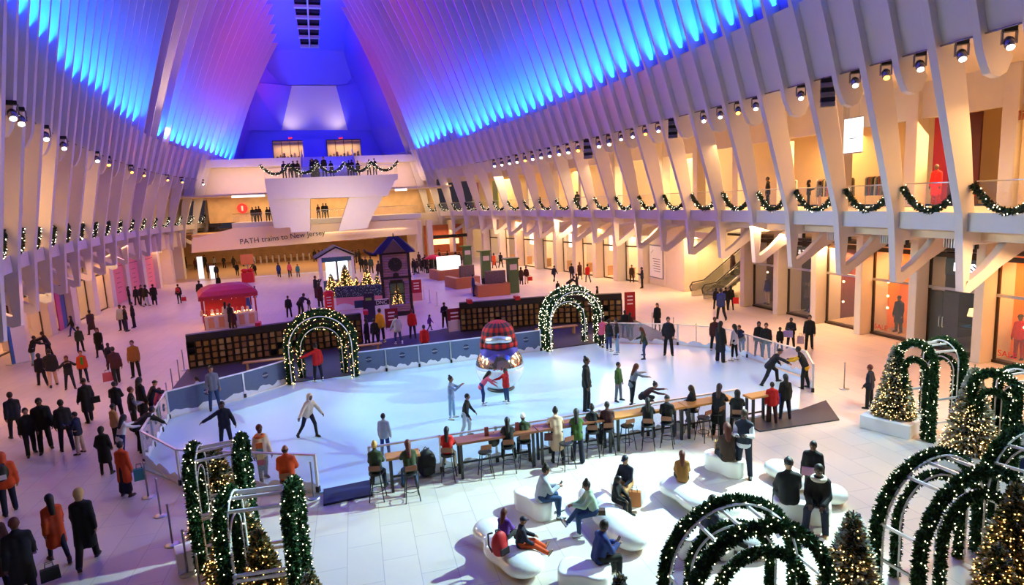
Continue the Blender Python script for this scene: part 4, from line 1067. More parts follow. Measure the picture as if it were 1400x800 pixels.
BAR = '''
514 645|604|-12|stoolup|f|bun bl|jacket g|jeans n|shoe|blonde person with red sleeve on the leftmost bar stool
561 645|604|6|stool|f|long au|jacket g|jeans j|shoe|person with long red-brown hair on the second bar stool from the left
612 620|584|-10|stoolup|f|long dk|jacket r|trousers cr|shoe|person in bright red jacket and cream trousers at the left end of the long bar
695 609|573|0|stool|f|long dk|jacket k|trousers k|shoe|person with long black hair and a pale strap seated at the bar
717 602|568|6|stool|m|beanie wh|jacket g|jeans n|shoe|person in olive jacket and white beanie seated at the bar
810 589|555|0|stool|f|bun dk|jacket k|trousers k|shoe|person in black with a top knot seated at the middle of the bar
831 586|550|8|stoolup|m|short dk|jacket mr|trousers k|shoe|person in dark maroon seated at the middle of the bar
886 580|546|0|stool|f|long dk|jacket k|jeans n|shoe|person with long black hair and sheer black top seated at the bar
912 577|541|-6|stoolup|m|cap k|jacket k|jeans n|shoe|person in black cap seated at the right half of the bar
947 560|527|60|stoolup|f|long br|jacket k|jeans n|shoe|person with long brown hair facing left at the bar end
1008 568|535|0|stool|m|hood k|jacket k|trousers k|shoe|person in black hooded jacket seated at the far right small bar table
'''
def seat(row, z, mk=None, far=False, k=[0]):
    a = [s.strip() for s in row.split('|')]; px, py = map(float, a[0].split())
    hair, hc = a[5].split(); top, tc = a[6].split(); leg, lc = a[7].split(); sh = a[8].split()
    x, y = gnd(px, py, z); J = fk(a[3], a[4]); s = min(1.10, max(.6, (top_z(px, py, px, float(a[1]), z)-z)/J['top']))
    rz = R(float(a[2]))-math.atan2(x, y)
    person(x, y, z+.0, rz, s, a[3], a[4], hair, C[hc], top, C[tc], leg, C[lc], sh[0], C[sh[1]] if len(sh) > 1 else '1a1a1c', a[9])
    return x, y, rz
# ------------------------------------------------------------------ the people, one row each
# x, y (feet or seat) | y of head top | facing seen from the camera (0 back, 180 front, 90 left, -90 right) | pose | sex | hair, colour | top, colour | legs, colour | shoes | label
C = dict(k='0b0b0e', d='16151a', n='10162e', b='1c2f6e', j='27436f', lj='7f9fc0', g='2c3a22', br='38231a', mr='3c1216', r='c0140f', o='c2430f', w='d8d8dc', gy='6d7078',
         lg='a9b0ba', tan='b98d5a', be='c8a68a', y='e0a812', p='5a2a8c', pk='d0566f', tl='2f6f78', mu='8a5a20', cr='d8c8b0', bl='caa45c', au='5a2212', dk='171010', wh='e6e8ee', mi='9fb8a0', gn='3a5a1e', lb='8090b0')
PEOPLE = '''
31 484|449|200|stand|f|long dk|jacket d|jeans b|shoe|person in dark jacket with orange scarf standing behind the tall blue sign at the left
47 499|459|-60|reach|m|short dk|jacket k|jeans lj|shoe|person in black jacket and pale jeans reaching right beside the tall blue sign
68 490|452|70|reach|m|short dk|jacket k|trousers k|shoe|person in black reaching left towards a friend near the tall blue sign
59 527|482|10|walk|f|bob dk|puffer k|trousers k|shoe|person in black puffer jacket walking away, left of a close pair
74 528|476|0|walk2|m|short dk|puffer d|trousers be|shoe|person in black puffer and beige trousers, right of a close pair walking away
101 459|431|90|walk|f|bob dk|jacket k|jeans b|shoe|person in dark jacket and jeans walking left by the pink and blue banners
127 458|423|20|walk|m|short dk|coat br|trousers br|shoe|person in brown hooded coat walking away close to the left shopfronts
111 481|446|200|stand|m|beanie dk|jacket g|trousers k|shoe|person in dark green jacket and black cap standing among the left crowd
138 487|447|170|walk2|f|long au|coat k|leggings k|shoe|person with long auburn hair in black coat walking towards the camera
97 532|485|180|headhold|f|long au|jacket d|jeans n|shoe mr|person in black top and red boots with both hands at the head
116 523|478|180|stand|f|short au|jacket o|jeans n|shoe|person in open orange jacket over a green top facing the camera
152 505|468|0|stand|f|long dk|coat k|trousers k|shoe|person with long dark hair half hidden behind a maroon coat
161 525|473|10|walk2|m|short dk|jacket mr|trousers k|shoe|person in maroon jacket walking away beside a red patterned bag
187 516|464|160|stand|m|short dk|jacket mu|trousers k|shoe|person in mustard brown sweater and black trousers standing alone left of the rink
168 452|416|150|stand|m|short dk|jacket lg|trousers k|shoe|person in pale hoodie talking, left of the pair near the left shops
174 453|417|-90|stand|m|short dk|jacket k|jeans n|shoe|person in black between the pale hoodie and another in black near the left shops
184 448|412|90|stand|m|short dk|jacket k|trousers k|shoe|person in black standing right of the pale hooded one near the left shops
123 577|516|20|stroll|m|beanie k|coat k|trousers k|shoe|person in long black coat and black hat with a shoulder bag, back to the camera
163 577|520|-20|folded|m|short dk|jacket k|trousers k|shoe|person in black with folded arms watching the rink from the left
24 600|534|10|walk|m|short dk|jacket k|jeans n|shoe|person in black jacket striding away at the left frame edge
44 622|555|190|stroll|m|short dk|jacket k|trousers k|shoe|person in black with a blue scarf walking towards the camera at the left
64 617|541|180|stroll|m|short dk|puffer k|trousers k|shoe|heavy-set person in black jacket walking towards the camera at the left
93 616|544|0|stand|m|short dk|jacket d|jeans n|shoe|person in grey-brown jacket with back turned beside a child in blue
111 620|561|60|phone|f|short dk|jacket n|trousers be|shoe|child in navy blue jacket and tan trousers looking at their hands
147 648|581|-20|pockets|f|bob dk|coat k|leggings k|shoe|person in long black padded coat standing behind the orange coat
174 678|601|-40|stand|f|short dk|coat o|skirt n|shoe mr|person in wide rust-orange coat holding a teal bag by the rink corner
161 608|551|-60|stand|m|beanie dk|jacket tan|trousers d|shoe|person in tan jacket and dark hat watching the rink from its left side
170 632|567|-60|reach|f|long dk|shirt w|jeans b|shoe|person in white sweater and blue skirt pointing over the rink rail
186 592|527|-80|folded|m|short au|vest d|trousers k|shoe|person in black vest with grey sleeves leaning at the left rink rail
198 579|514|-60|stand|f|long dk|coat k|trousers k|shoe|tall person in black coat with long dark hair at the left rink rail
209 574|521|-70|railing|f|cap dk|jacket d|trousers k|shoe|person in dark cap leaning over the left rink rail
217 570|531|-50|railing|f|bob au|jacket pk|trousers k|shoe|child in peach top leaning on the left rink rail
192 618|560|-70|bend|m|short dk|jacket k|trousers k|shoe|person in black stooping at the left rink rail
15 701|615|5|stroll|m|hood o|puffer o|trousers n|shoe|person in orange-red hooded jacket walking away at the left frame edge
82 767|672|10|walk|f|long dk|coat o|leggings n|shoe mr|person with dark hair in a rust-red coat walking away at the lower left
122 770|664|-10|walk2|f|bob bl|coat k|trousers k|shoe|blonde person in black coat walking away with the right arm held out
38 822|703|0|walk|m|short au|coat k|trousers k|shoe|person in long black coat at the lower left frame corner
2 815|692|0|stroll|m|beanie k|coat mr|trousers k|shoe|person in dark red coat cut by the lower left frame edge
178 416|391|-90|stand|f|long dk|jacket k|trousers k|shoe|person in black, leftmost of the four at the left shopfronts
188 417|391|30|stand|m|short dk|jacket k|trousers k|shoe|person in black, second from the left of four by the left shopfronts
196 418|389|200|stand|f|long dk|jacket d|trousers k|shoe|person in dark jacket, third from the left of four by the left shopfronts
201 419|389|-60|walk|m|short dk|jacket d|trousers lg|shoe|person in dark jacket and pale trousers, rightmost of four by the left shopfronts
212 417|388|0|walk|m|short dk|coat k|trousers k|shoe|person in black walking away in front of the pink shopfront banners
246 415|388|10|stroll|f|short dk|jacket k|leggings k|shoe|person with red backpack and red bag walking away by the pink banners
275 412|383|0|stand|m|short dk|puffer d|trousers d|shoe|person in dark grey jacket standing left of the red domed stall
300 397|376|20|stand|m|short dk|jacket k|trousers k|shoe|person in black just above the roof of the red domed stall
287 381|360|0|stand|m|short dk|jacket br|trousers k|shoe|person in brown standing near the lit pillar sign in the far concourse
297 381|361|180|stand|m|short dk|jacket d|trousers k|shoe|person in black right of the white costume in the far concourse
325 377|359|180|walk|m|short dk|jacket k|trousers k|shoe|person in black walking before the far ticket hall, left of the red bow
349 377|360|180|walk2|m|short dk|jacket k|trousers k|shoe|person in black walking before the far ticket hall, right of the red bow
311 448|412|-10|stand|f|long dk|shirt cr|trousers k|shoe|person in cream sweater buying at the red domed stall
317 449|414|-40|stand|f|long dk|coat k|trousers k|shoe|person in black leaning to the counter of the red domed stall
321 450|424|0|stand|m|short au|coat mr|jeans n|shoe|person in dark red coat at the red domed stall
396 434|404|0|stand|m|short dk|jacket k|trousers k|shoe|person in black standing between the stall and the left cubby wall
412 434|398|-30|bend|m|short dk|jacket k|trousers k|shoe|person in black bending down over a child
423 423|408|180|stand|m|short dk|jacket n|trousers n|shoe|small child in navy beside the bending person in black
382 379|359|180|walk|f|long dk|coat b|trousers k|shoe|person in long blue coat walking in from the far ticket hall
397 379|358|180|walk2|f|long dk|jacket pk|trousers k|shoe|person in pink scarf and dark coat walking in from the far ticket hall
408 379|361|180|stand|m|short dk|jacket tl|jeans n|shoe|person in teal jacket walking in from the far ticket hall
433 408|371|-60|photo|m|short au|jacket n|trousers mr|shoe|person in navy jacket raising both arms left of the small trees
439 420|385|-30|stand|f|long dk|coat mr|trousers k|shoe|person in dark red coat behind the red post box
349 407|391|-60|walk|f|bob dk|jacket n|leggings k|shoe|child in navy running right of the red domed stall
495 372|350|0|stand|m|short dk|jacket k|trousers k|shoe|person in black in the far hall, first left of the clock tower trees
501 372|351|180|stand|f|long dk|jacket k|trousers k|shoe|person in black with long hair in the far hall behind the small trees
508 374|345|0|stand|m|short dk|jacket g|trousers k|shoe|person in dark green towering over the small trees by the clock tower
519 382|356|30|stand|m|short dk|jacket br|trousers k|shoe|person in brown just left of the clock tower
485 374|350|90|stand|f|bob dk|jacket mr|trousers k|shoe|person in dark red behind the lit white booth
527 384|358|180|stand|f|long dk|jacket d|trousers k|shoe|person in dark jacket at the left corner of the clock tower
676 367|346|20|walk|f|bob dk|coat o|leggings k|shoe|person in pale orange coat walking beyond the display counters
685 366|345|-20|walk2|m|short dk|jacket k|trousers k|shoe|person in black walking beside the orange coat beyond the display counters
648 405|375|-80|stand|m|short dk|jacket b|trousers b|shoe|person in blue standing at the middle wooden display counter
662 396|377|180|stand|f|long dk|jacket d|trousers k|shoe|seller in black seated behind the nearest wooden display counter
713 389|365|0|walk|f|bob dk|coat br|trousers k|shoe|person in brown coat walking left of a partner with a red bag
720 388|364|0|walk2|m|short dk|jacket mr|trousers be|shoe|person in maroon jacket and tan trousers carrying a red bag
758 385|363|-30|walk|m|short dk|jacket n|leggings k|shoe|person in navy jacket walking past the bright far shops
782 384|360|0|walk2|m|short dk|jacket d|trousers k|shoe|person in black with shoulder bag walking past the bright far shops
793 382|358|10|walk|f|long au|coat mr|leggings k|shoe|person in dark red coat walking past the bright far shops
804 386|361|20|walk|m|short dk|jacket r|trousers gy|shoe|person in bright red jacket and grey trousers walking past the bright far shops
864 386|362|180|stand|m|short dk|shirt br|trousers k|shoe|shop worker in brown behind the orange counter in a far shop
878 394|365|90|phone|m|short dk|jacket n|trousers k|shoe|person in navy looking at a phone below the shop directory
960 394|367|0|stand|f|long dk|jacket mr|trousers k|shoe|person in dark red at the foot of the escalator, left one
971 389|362|0|stand|m|short dk|jacket k|trousers k|shoe|person in black at the foot of the escalator, right one
763 403|384|0|stand|m|short dk|jacket k|trousers k|shoe|person in black behind the cubby wall, left of the right garland arch top
778 401|378|-60|bend|m|short dk|jacket k|trousers k|shoe|person in black leaning forward behind the right garland arch
789 400|374|90|stand|m|short dk|coat k|trousers k|shoe|tall person in black standing behind the right garland arch
817 416|391|90|stand|f|bob dk|jacket k|trousers k|shoe|person in black looking over the right cubby wall
979 423|393|0|stand|f|long dk|jacket k|trousers k|shoe|person in black left of the blue jacket below the escalator
986 437|394|20|walk|m|short dk|puffer b|trousers k|shoe|person in bright blue jacket walking below the escalator
992 424|392|0|stand|m|short dk|jacket k|trousers k|shoe|person in black right of the blue jacket below the escalator
999 424|390|10|stand|f|long dk|jacket k|leggings k|shoe|person in black with a red bag below the escalator
899 452|414|160|stand|f|long dk|coat k|leggings gy|shoe|person in long black coat standing alone behind the rink end
855 462|424|0|stand|m|short dk|puffer k|trousers k|shoe|person in black huddled at the end of the right cubby wall, left one
862 462|427|-30|stand|f|long dk|puffer mr|trousers k|shoe|person in dark red huddled at the end of the right cubby wall, right one
1188 558|498|70|pockets|m|short au|jacket n|trousers k|shoe|person in navy jacket standing alone beside the white tree planter
1397 648|573|90|stand|f|long bl|jacket w|jeans b|shoe|person in white and blue half hidden by garlands at the right frame edge
1106 478|430|180|stroll|m|short dk|jacket k|trousers k|shoe|person in open black jacket over beige carrying a white bag near the dark shopfront
1081 476|434|170|folded|m|short dk|puffer d|trousers k|shoe|large person in dark coat holding a lavender bag near the rink end
1066 480|447|180|stand|f|bob dk|jacket k|trousers d|shoe|child in black beside the lavender bag
1014 486|443|150|railing|m|short dk|jacket n|jeans j|shoe|person in navy leaning with both forearms on the far right rink rail
1037 487|439|180|stand|f|long dk|jacket k|leggings k|shoe|person with long dark hair in black at the far right rink rail
1047 491|441|175|stand|m|short dk|jacket k|jeans j|shoe|person in black with a white chest logo at the far right rink rail
1100 531|474|80|railing|m|short dk|vest k|trousers k|shoe|person with a yellow and black jacket leaning at the rink corner
1073 574|511|20|stand|f|long dk|jacket k|jeans n|shoe mr|person in black with long hair and a blue bag at the rink entrance
1055 579|522|10|stand|m|short dk|jacket r|trousers mr|shoe|child in bright red jacket at the rink entrance
'''
RINK = '''
274 559|515|60|armoutL|f|pony dk|shirt lg|leggings n|skate wh|girl skater in pale grey top holding the boards beside a grown-up
295 562|500|190|stand|m|short dk|shirt gy|jeans j|skate k|skater in blue-grey sweater and jeans standing by the left boards
311 615|548|180|bothout|m|short dk|jacket n|jeans n|skate k|skater in navy jacket balancing with one arm out at the left of the ice
424 598|537|-150|skate|f|hood cr|jacket cr|leggings n|skate k|skater in cream hooded top gliding with arms apart
436 523|470|20|armoutL|m|short dk|jacket r|jeans n|skate wh|rink guard in red jacket standing inside the left garland arch
582 488|445|0|stand|m|short dk|jacket r|trousers k|skate k|rink guard in red jacket with white logo behind the boards
545 472|431|20|glide|m|short dk|jacket lg|jeans j|skate wh|skater in pale striped jacket heading up the rubber matting
565 464|423|-10|stand|m|short au|jacket r|jeans n|skate k|rink guard in red jacket reaching towards a girl in blue
588 452|430|-60|walk|f|pony dk|jacket p|leggings k|shoe|girl in violet-blue top tugging away from the red guard
522 470|421|-20|stand|f|short dk|jacket y|jeans n|skate wh|skater in yellow jacket beside the clock tower
514 474|436|10|stand|m|short dk|jacket k|jeans n|skate wh|skater in black standing before the yellow jacket
503 474|436|60|stand|f|long dk|coat k|trousers k|skate wh|skater in long black coat at the end of the left cubby wall
609 448|413|180|phone|m|short dk|jacket k|trousers k|shoe|person in black standing alone between clock tower and right cubby wall
697 446|409|170|stand|f|long bl|shirt w|jeans j|shoe|blonde person in white top and denim jacket before the right cubby wall
619 574|515|-110|photo|f|bun dk|shirt lb|jeans lj|skate wh|skater in blue-grey sweater and pale jeans holding a phone out
638 598|539|-110|glide|m|short dk|shirt k|trousers lg|skate k|skater in black top and grey trousers left of the plaid hat
660 555|509|-80|stoop|f|long dk|shirt pk|jeans b|skate wh|skater in pink top bending forward by the giant globe
693 552|504|130|arms_up|f|long dk|jacket r|jeans j|skate wh|skater in bright red jacket raising an arm by the giant globe
803 563|488|-100|stand|m|bun dk|jacket k|trousers k|skate k|tall skater in black standing in the middle of the ice
846 550|496|-120|stand|m|short dk|shirt gn|jeans gy|skate k|boy skater in green checked shirt
865 556|499|-60|reach|f|long au|shirt gy|trousers k|skate wh|skater with long auburn hair in grey top holding a boy by the hand
879 561|523|-90|crouch|f|bun dk|shirt mr|trousers d|skate wh|child skater in brown crouching in front of the grey top
823 476|436|-30|reach|m|short dk|jacket pk|trousers k|skate wh|skater in pink jacket right of the right garland arch
833 481|437|-40|stand|m|short dk|shirt k|jeans b|skate wh|skater in dark top and blue jeans between two friends at the boards
844 485|436|90|stand|f|short dk|shirt k|jeans lj|skate wh|skater in black top and pale blue jeans at the boards
882 490|448|90|wide|f|long au|jacket g|jeans j|skate k|skater in camouflage jacket with legs wide apart
914 487|434|180|pockets|m|short dk|jacket d|trousers k|skate k|skater in dark jacket standing still near the rink end
977 480|434|190|stand|m|short au|jacket mr|trousers k|skate wh|skater in dark jacket over pink at the rink end
985 496|440|-30|stand|f|long dk|coat k|wide k|skate wh|skater in black coat and wide black trousers near the rink end
1004 494|444|60|stand|f|long dk|shirt lg|leggings k|skate wh|skater in white top and black leggings holding the end boards
1052 526|478|-70|lunge|m|cap k|jacket k|trousers k|skate k|skater in black cap lunging towards the rail with an outstretched arm
528 626|566|-20|stand|m|short dk|jacket lg|jeans b|skate k|skater in pale grey hoodie holding the front rail
362 660|580|200|stroll|f|short au|jacket cr|jeans gy|skate k|skater in cream top with a colourful long scarf behind the front rail
'''
def place(row, skate_ok=True, z=0.0, far=None, cat='person', group=None):
    a = [s.strip() for s in row.split('|')]
    px, py = map(float, a[0].split()); yt = float(a[1]); fc = float(a[2]); pose, sex = a[3], a[4]
    hair, hc = a[5].split(); top, tc = a[6].split(); leg, lc = a[7].split(); sh = a[8].split(); lab = a[9]
    x, y = gnd(px, py, z); J = fk(pose, sex)
    hgt = top_z(px, py, px-(1 if px < 990 else 0), yt, z)-z
    s = min(1.10, max(.5, hgt/(J['top']+.01)))
    return person(x, y, z, R(fc)-math.atan2(x, y), s, pose, sex, hair, C[hc], top, C[tc], leg, C[lc], sh[0], C[sh[1]] if len(sh) > 1 else '1a1a1c', lab, group, far=(py-yt < 40) if far is None else far, cat=cat)
for row in PEOPLE.strip().splitlines(): place(row)
for row in RINK.strip().splitlines(): place(row)
# ------------------------------------------------------------------ people at the bar, their stools, people on the benches
for k, row in enumerate(BAR.strip().splitlines()):
    x, y, rz = seat(row, .765)
    stool(x, y, rz, 'black bar stool under the %s seated guest from the left along the bar' % ORD[k])
for k, (px, py, nm) in enumerate(((665, 652, 'empty black bar stool right of the red jacket at the bar'), (858, 614, 'empty black bar stool in the middle of the bar, left of the sheer black top'),
                                  (775, 640, 'black bar stool behind the beige coat at the bar'), (962, 602, 'empty black bar stool right of the person facing left at the bar end'), (980, 596, 'empty black bar stool beside the long black coat at the bar end'))):
    x, y = gnd(px, py); stool(x, y, .1*k, nm)
PEOPLE2 = '''
763 633|560|6|railing|f|bun dk|coat be|leggings k|shoe|person in beige coat with a crossbody bag leaning on the bar
790 631|562|0|railing|f|long dk|jacket gn|wide n|shoe cr|person in green sweater and wide navy trousers leaning on the bar
981 596|527|-12|railing|f|long br|coat k|trousers k|shoe|person with brown hair in long black coat standing at the bar end
1017 652|559|170|phone|m|short br|vest n|trousers n|shoe|person in dark vest over white sleeves walking behind the block bench
1110 690|602|170|stand|m|short dk|puffer k|trousers k|shoe|person in black standing behind the fur-collared coat
'''
for row in PEOPLE2.strip().splitlines(): place(row)
BENCHP = '''
739 685|637|-75|sitphone|f|bun dk|jacket lg|jeans j|shoe wh|person in pale grey hooded coat photographing from the leftmost block bench
812 703|656|105|sitcross|f|bun dk|jacket mi|jeans j|shoe wh|person in mint green jacket and jeans with crossed legs looking at a phone
858 664|621|150|sit|m|cap n|shirt n|trousers tan|shoe|person in blue cap and dark blue checked shirt on the rear block bench
842 685|650|-120|sit|f|long dk|jacket k|trousers k|shoe|person with long dark hair in black and red bending over a tan bag
818 768|714|-60|sitphone|m|short dk|jacket b|trousers k|shoe|person in royal blue jacket sitting on the lower block bench
933 658|618|4|sit|f|long au|coat mu|trousers k|shoe|person with long auburn hair in mustard coat sitting with the back turned
967 737|678|-60|sitlong|m|short dk|jacket n|trousers k|shoe|person in navy hooded jacket with legs stretched, behind the front garland arch
1079 687|628|15|sit|m|beanie d|puffer k|trousers k|shoe|person in grey knitted cap and black coat, back turned, on the right block bench
1119 690|614|175|sit|f|short dk|puffer k|trousers n|shoe tan|person in black coat with cream fur collar facing the camera on the right block bench
689 737|697|-30|sit|f|long au|jacket p|trousers d|shoe|person with auburn hair in purple jacket on the left blob bench
711 747|707|-82|sitlong|m|cap n|jacket n|trousers o|shoe be|child in navy cap and rust trousers stretched out on the left blob bench
995 630|575|12|sit|f|long au|jacket br|trousers k|shoe|person in black coat with reddish brown hair on the far block bench
'''
for row in BENCHP.strip().splitlines(): seat(row, .45)
x, y, rz = seat('393 655|609|-12|stoolup|m|bald dk|puffer o|trousers lg|shoe|balding person in orange hooded jacket sitting at the left front rail', .765)
stool(x, y, rz, 'bar stool under the person in orange at the left front of the rink')
# scarf of the skater at the front rail
def scarf(px, py, label, cols, z=0.05):
    x, y = gnd(px, py, z); t = thing('scarf', label, 'scarf', (x, y, z+1.36), 0)
    MB().tube([(.11*math.cos(a)-.0, .10*math.sin(a)-.02, .02) for a in np.linspace(0, 2*PI, 12)], .045, 6).build('neck_loop', mat('scarf_orange', (.65, .16, .03), .9), t)
    for k, c in enumerate(cols): MB().box(-.10, .08, -.20, -.165, -.12-.16*(k+1), -.12-.16*k).build('stripe', mat('scarf_%d' % k, c, .9), t)
scarf(362, 660, 'long striped orange and teal scarf hanging on the front of the cream-topped skater', [(.65, .16, .03), (.1, .25, .3), (.6, .5, .1), (.5, .04, .1), (.1, .25, .3)])

# bags held or worn
def bag(px, py, z, label, col, w=.30, h=.34, d=.12, handles=True, name='shopping_bag', cat='bag', zb=0, tip=0):
    if isinstance(z, tuple):
        _, dx, zz = z; x, y = gnd(px, py); q = math.atan2(x, y); x, y, z = x+dx*math.cos(q)-.06*math.sin(q), y-dx*math.sin(q)-.06*math.cos(q), zz
    else: x, y = gnd(px, py, z)
    t = thing(name, label, cat, (x, y, z), -math.atan2(x, y)+tip)
    MB().prism([(-w/2, 0), (w/2, 0), (w/2*.94, h), (-w/2*.94, h)], -d/2, d/2, 'y').build('bag_body', mat('bag_%s' % col, hx(col), .6), t, bevel=.008)
    if handles:
        for s in (-1, 1): MB().tube([(-w*.22, s*d*.4, h-.01), (-w*.18, s*d*.3, h+.12), (w*.18, s*d*.3, h+.12), (w*.22, s*d*.4, h-.01)], .008, 5).build('handle', M_BLACK, t)
    return t
bag(174, 678, ('o', 0.36, 0.38), 'teal paper shopping bag hanging beside the rust-orange coat', '3f8f8c')
bag(38, 822, ('o', 0.42, 0.3), 'black handbag in the hand of the person at the lower left corner', '08080a', .34, .26)
bag(161, 525, ('o', -0.34, 0.22), 'red and white patterned shopping bag beside the maroon jacket', 'b04a55', .40, .40)
bag(246, 415, ('o', 0.34, 0.18), 'red shopping bag carried past the pink banners', 'b01010', .38, .36)
bag(720, 388, ('o', 0.34, 0.28), 'bright red bag carried by the person in maroon jacket', 'd01818', .4, .34)
bag(1106, 478, ('o', -0.36, 0.28), 'pale shopping bag held by the person in open black jacket', 'c9b6c6', .30, .36)
bag(1077, 461, .62, 'lavender shopping bag held in front of the large dark coat', 'a79ad8', .44, .30)
bag(999, 424, ('o', 0.3, 0.42), 'red bag on the arm of the person below the escalator', 'd01018', .36, .4)
bag(1105, 650, .80, 'pink clutch bag held by the person with the fur collar', 'd99ab8', .30, .20, .05, False)
bag(982, 617, .46, 'tan paper bag standing on the far block bench', 'b98a50', .20, .30, .14)
bag(868, 692, .12, 'tan leather tote bag held at the feet of the seated person in black', 'b5682e', .30, .38)
bag(820, 703, .48, 'brown handbag on the lap of the person in mint green', '4a2c18', .26, .12, .14, False)
bag(763, 633, ('o', -0.2, 0.72), 'dark red crossbody bag on the back of the beige coat', '5a1618', .34, .20, .1, False)
bag(123, 577, ('o', 0.28, 0.72), 'black shoulder bag on the side of the long black coat', '0a0a0c', .30, .24, .12, False)
bag(1073, 574, ('o', -0.3, 0.55), 'bright blue bag carried at the rink entrance', '2440a0', .34, .36, .14, False)
def backpack(x, y, z, rz, label, c1, c2, s=1.0):
    t = thing('backpack', label, 'backpack', (x, y, z), rz); t.scale = (s,)*3
    pos, F = grow([('e', (0, 0, .22), (.17, .11, .24), I3), ('e', (0, -.09, .14), (.12, .06, .12), I3)], .025, .03)
    o = put('bag_body', mesh_of('pack', pos, F), [mat('pack_'+c1, hx(c1), .6)], t)
    MB().box(-.10, .10, -.155, -.135, .07, .20).build('pocket', mat('pack_'+c2, hx(c2), .6), t, bevel=.02)
    for sx in (-1, 1): MB().tube([(sx*.08, .09, .42), (sx*.09, .20, .36), (sx*.09, .20, .14), (sx*.10, .09, .06)], .018, 5).build('strap', M_BLACK, t)
    MB().tube([(-.04, 0, .45), (0, 0, .50), (.04, 0, .45)], .010, 5).build('handle', M_BLACK, t)
    return t
x, y = gnd(15, 701); backpack(x+.04, y-.22, .98, R(24), 'black backpack worn over the orange-red hooded jacket', '0b0b0d', 'd8d8d8')
x, y = gnd(246, 415); backpack(x+.0, y-.20, .95, R(10), 'red backpack worn by the person passing the pink banners', 'a01010', '500808')
x, y = gnd(684, 755, .45); backpack(x-.02, y-.06, .42, R(25), 'red and black backpack standing on the left blob bench', 'b4101c', '1a0a10', 1.15)
x, y = gnd(584, 650); backpack(x, y, .0, R(10), 'large black backpack on the floor under the bar rail', '060608', '0c0c10', 1.7)

# ------------------------------------------------------------------ white lounge benches
M_LOUNGE = mat('white_fibreglass', (.86, .85, .82), .22, noise=.02, coat=.4)
def block(pa, pb, w, label, waist=.78):
    a, b = Vector((*gnd(*pa), 0)), Vector((*gnd(*pb), 0)); d = b-a; L = d.length/2+w/2; ang = math.atan2(d.y, d.x); c = (a+b)/2
    pts = []
    for k in range(48):
        q = 2*PI*k/48; cx, sy = math.cos(q), math.sin(q)
        x = L*math.copysign(abs(cx)**.62, cx); yy = w/2*math.copysign(abs(sy)**.62, sy)*(1-(1-waist)*math.exp(-(x/L*2.4)**2))
        pts.append((x, yy))
    mb = MB(); n = 48; rows = [(0, .97), (.03, 1.0), (.40, 1.0), (.435, .985), (.45, .94), (.452, .80)]
    v = [(x*s, yy*s, z) for z, s in rows for x, yy in pts]
    mb.add(v, [(i*n+k, i*n+(k+1) % n, (i+1)*n+(k+1) % n, (i+1)*n+k) for i in range(len(rows)-1) for k in range(n)], 0, True)
    m = (len(rows)-1)*n; mb.f.append(tuple(m+k for k in range(n))); mb.m.append(0); mb.sm.append(False)
    o = mb.build('lounge_bench', M_LOUNGE, loc=(c.x, c.y, 0), rot=(0, 0, ang)); tag(o, label, 'bench', 'white lounge benches'); return o
def blob(pts, label):
    pr = []; cx = cy = 0
    for px, py, r in pts: x, y = gnd(px, py); pr.append(('e', (x, y, .235), (r, r, .225), I3)); cx += x/len(pts); cy += y/len(pts)
    pos, F = grow(pr, .045, .26, lambda P: .005-P[:, 2])
    pos = pos-np.array([cx, cy, 0])
    me = mesh_of('blob', pos, F); me.materials.clear(); me.materials.append(M_LOUNGE)
    o = bpy.data.objects.new('lounge_bench', me); COL.objects.link(o); o.location = (cx, cy, 0); tag(o, label, 'bench', 'white lounge benches'); return o
block((719, 694), (741, 706), .56, 'white rounded block bench under the person in pale grey coat')
block((790, 803), (810, 806), .74, 'white rounded block bench under the person in royal blue jacket')
block((978, 640), (1003, 649), .56, 'white rounded block bench at the far side with a tan paper bag on it')
block((1078, 706), (1114, 711), .66, 'white rounded block bench under the grey cap and the fur-collared coat')
block((946, 757), (982, 757), .62, 'white rounded block bench under the navy hooded jacket behind the front garland arch')
block((850, 682), (868, 687), .50, 'white rounded block bench under the dark blue checked shirt')
blob([(672, 738, .42), (686, 765, .38), (716, 784, .44)], 'white blob-shaped bench at the lower left with a red backpack on it')
blob([(830, 716, .36), (850, 733, .42), (864, 749, .36)], 'white blob-shaped bench right of the person in mint green')
blob([(809, 690, .34), (822, 700, .34)], 'small white blob-shaped bench just behind the person in mint green')
blob([(925, 678, .44), (955, 697, .44), (990, 706, .38)], 'white blob-shaped bench under the mustard coat')
blob([(1064, 652, .36), (1088, 668, .36), (1138, 688, .34)], 'white blob-shaped bench behind the people in black coats')
blob([(1008, 742, .48), (1030, 750, .44)], 'white blob-shaped bench right of the navy hooded jacket behind the front garland')

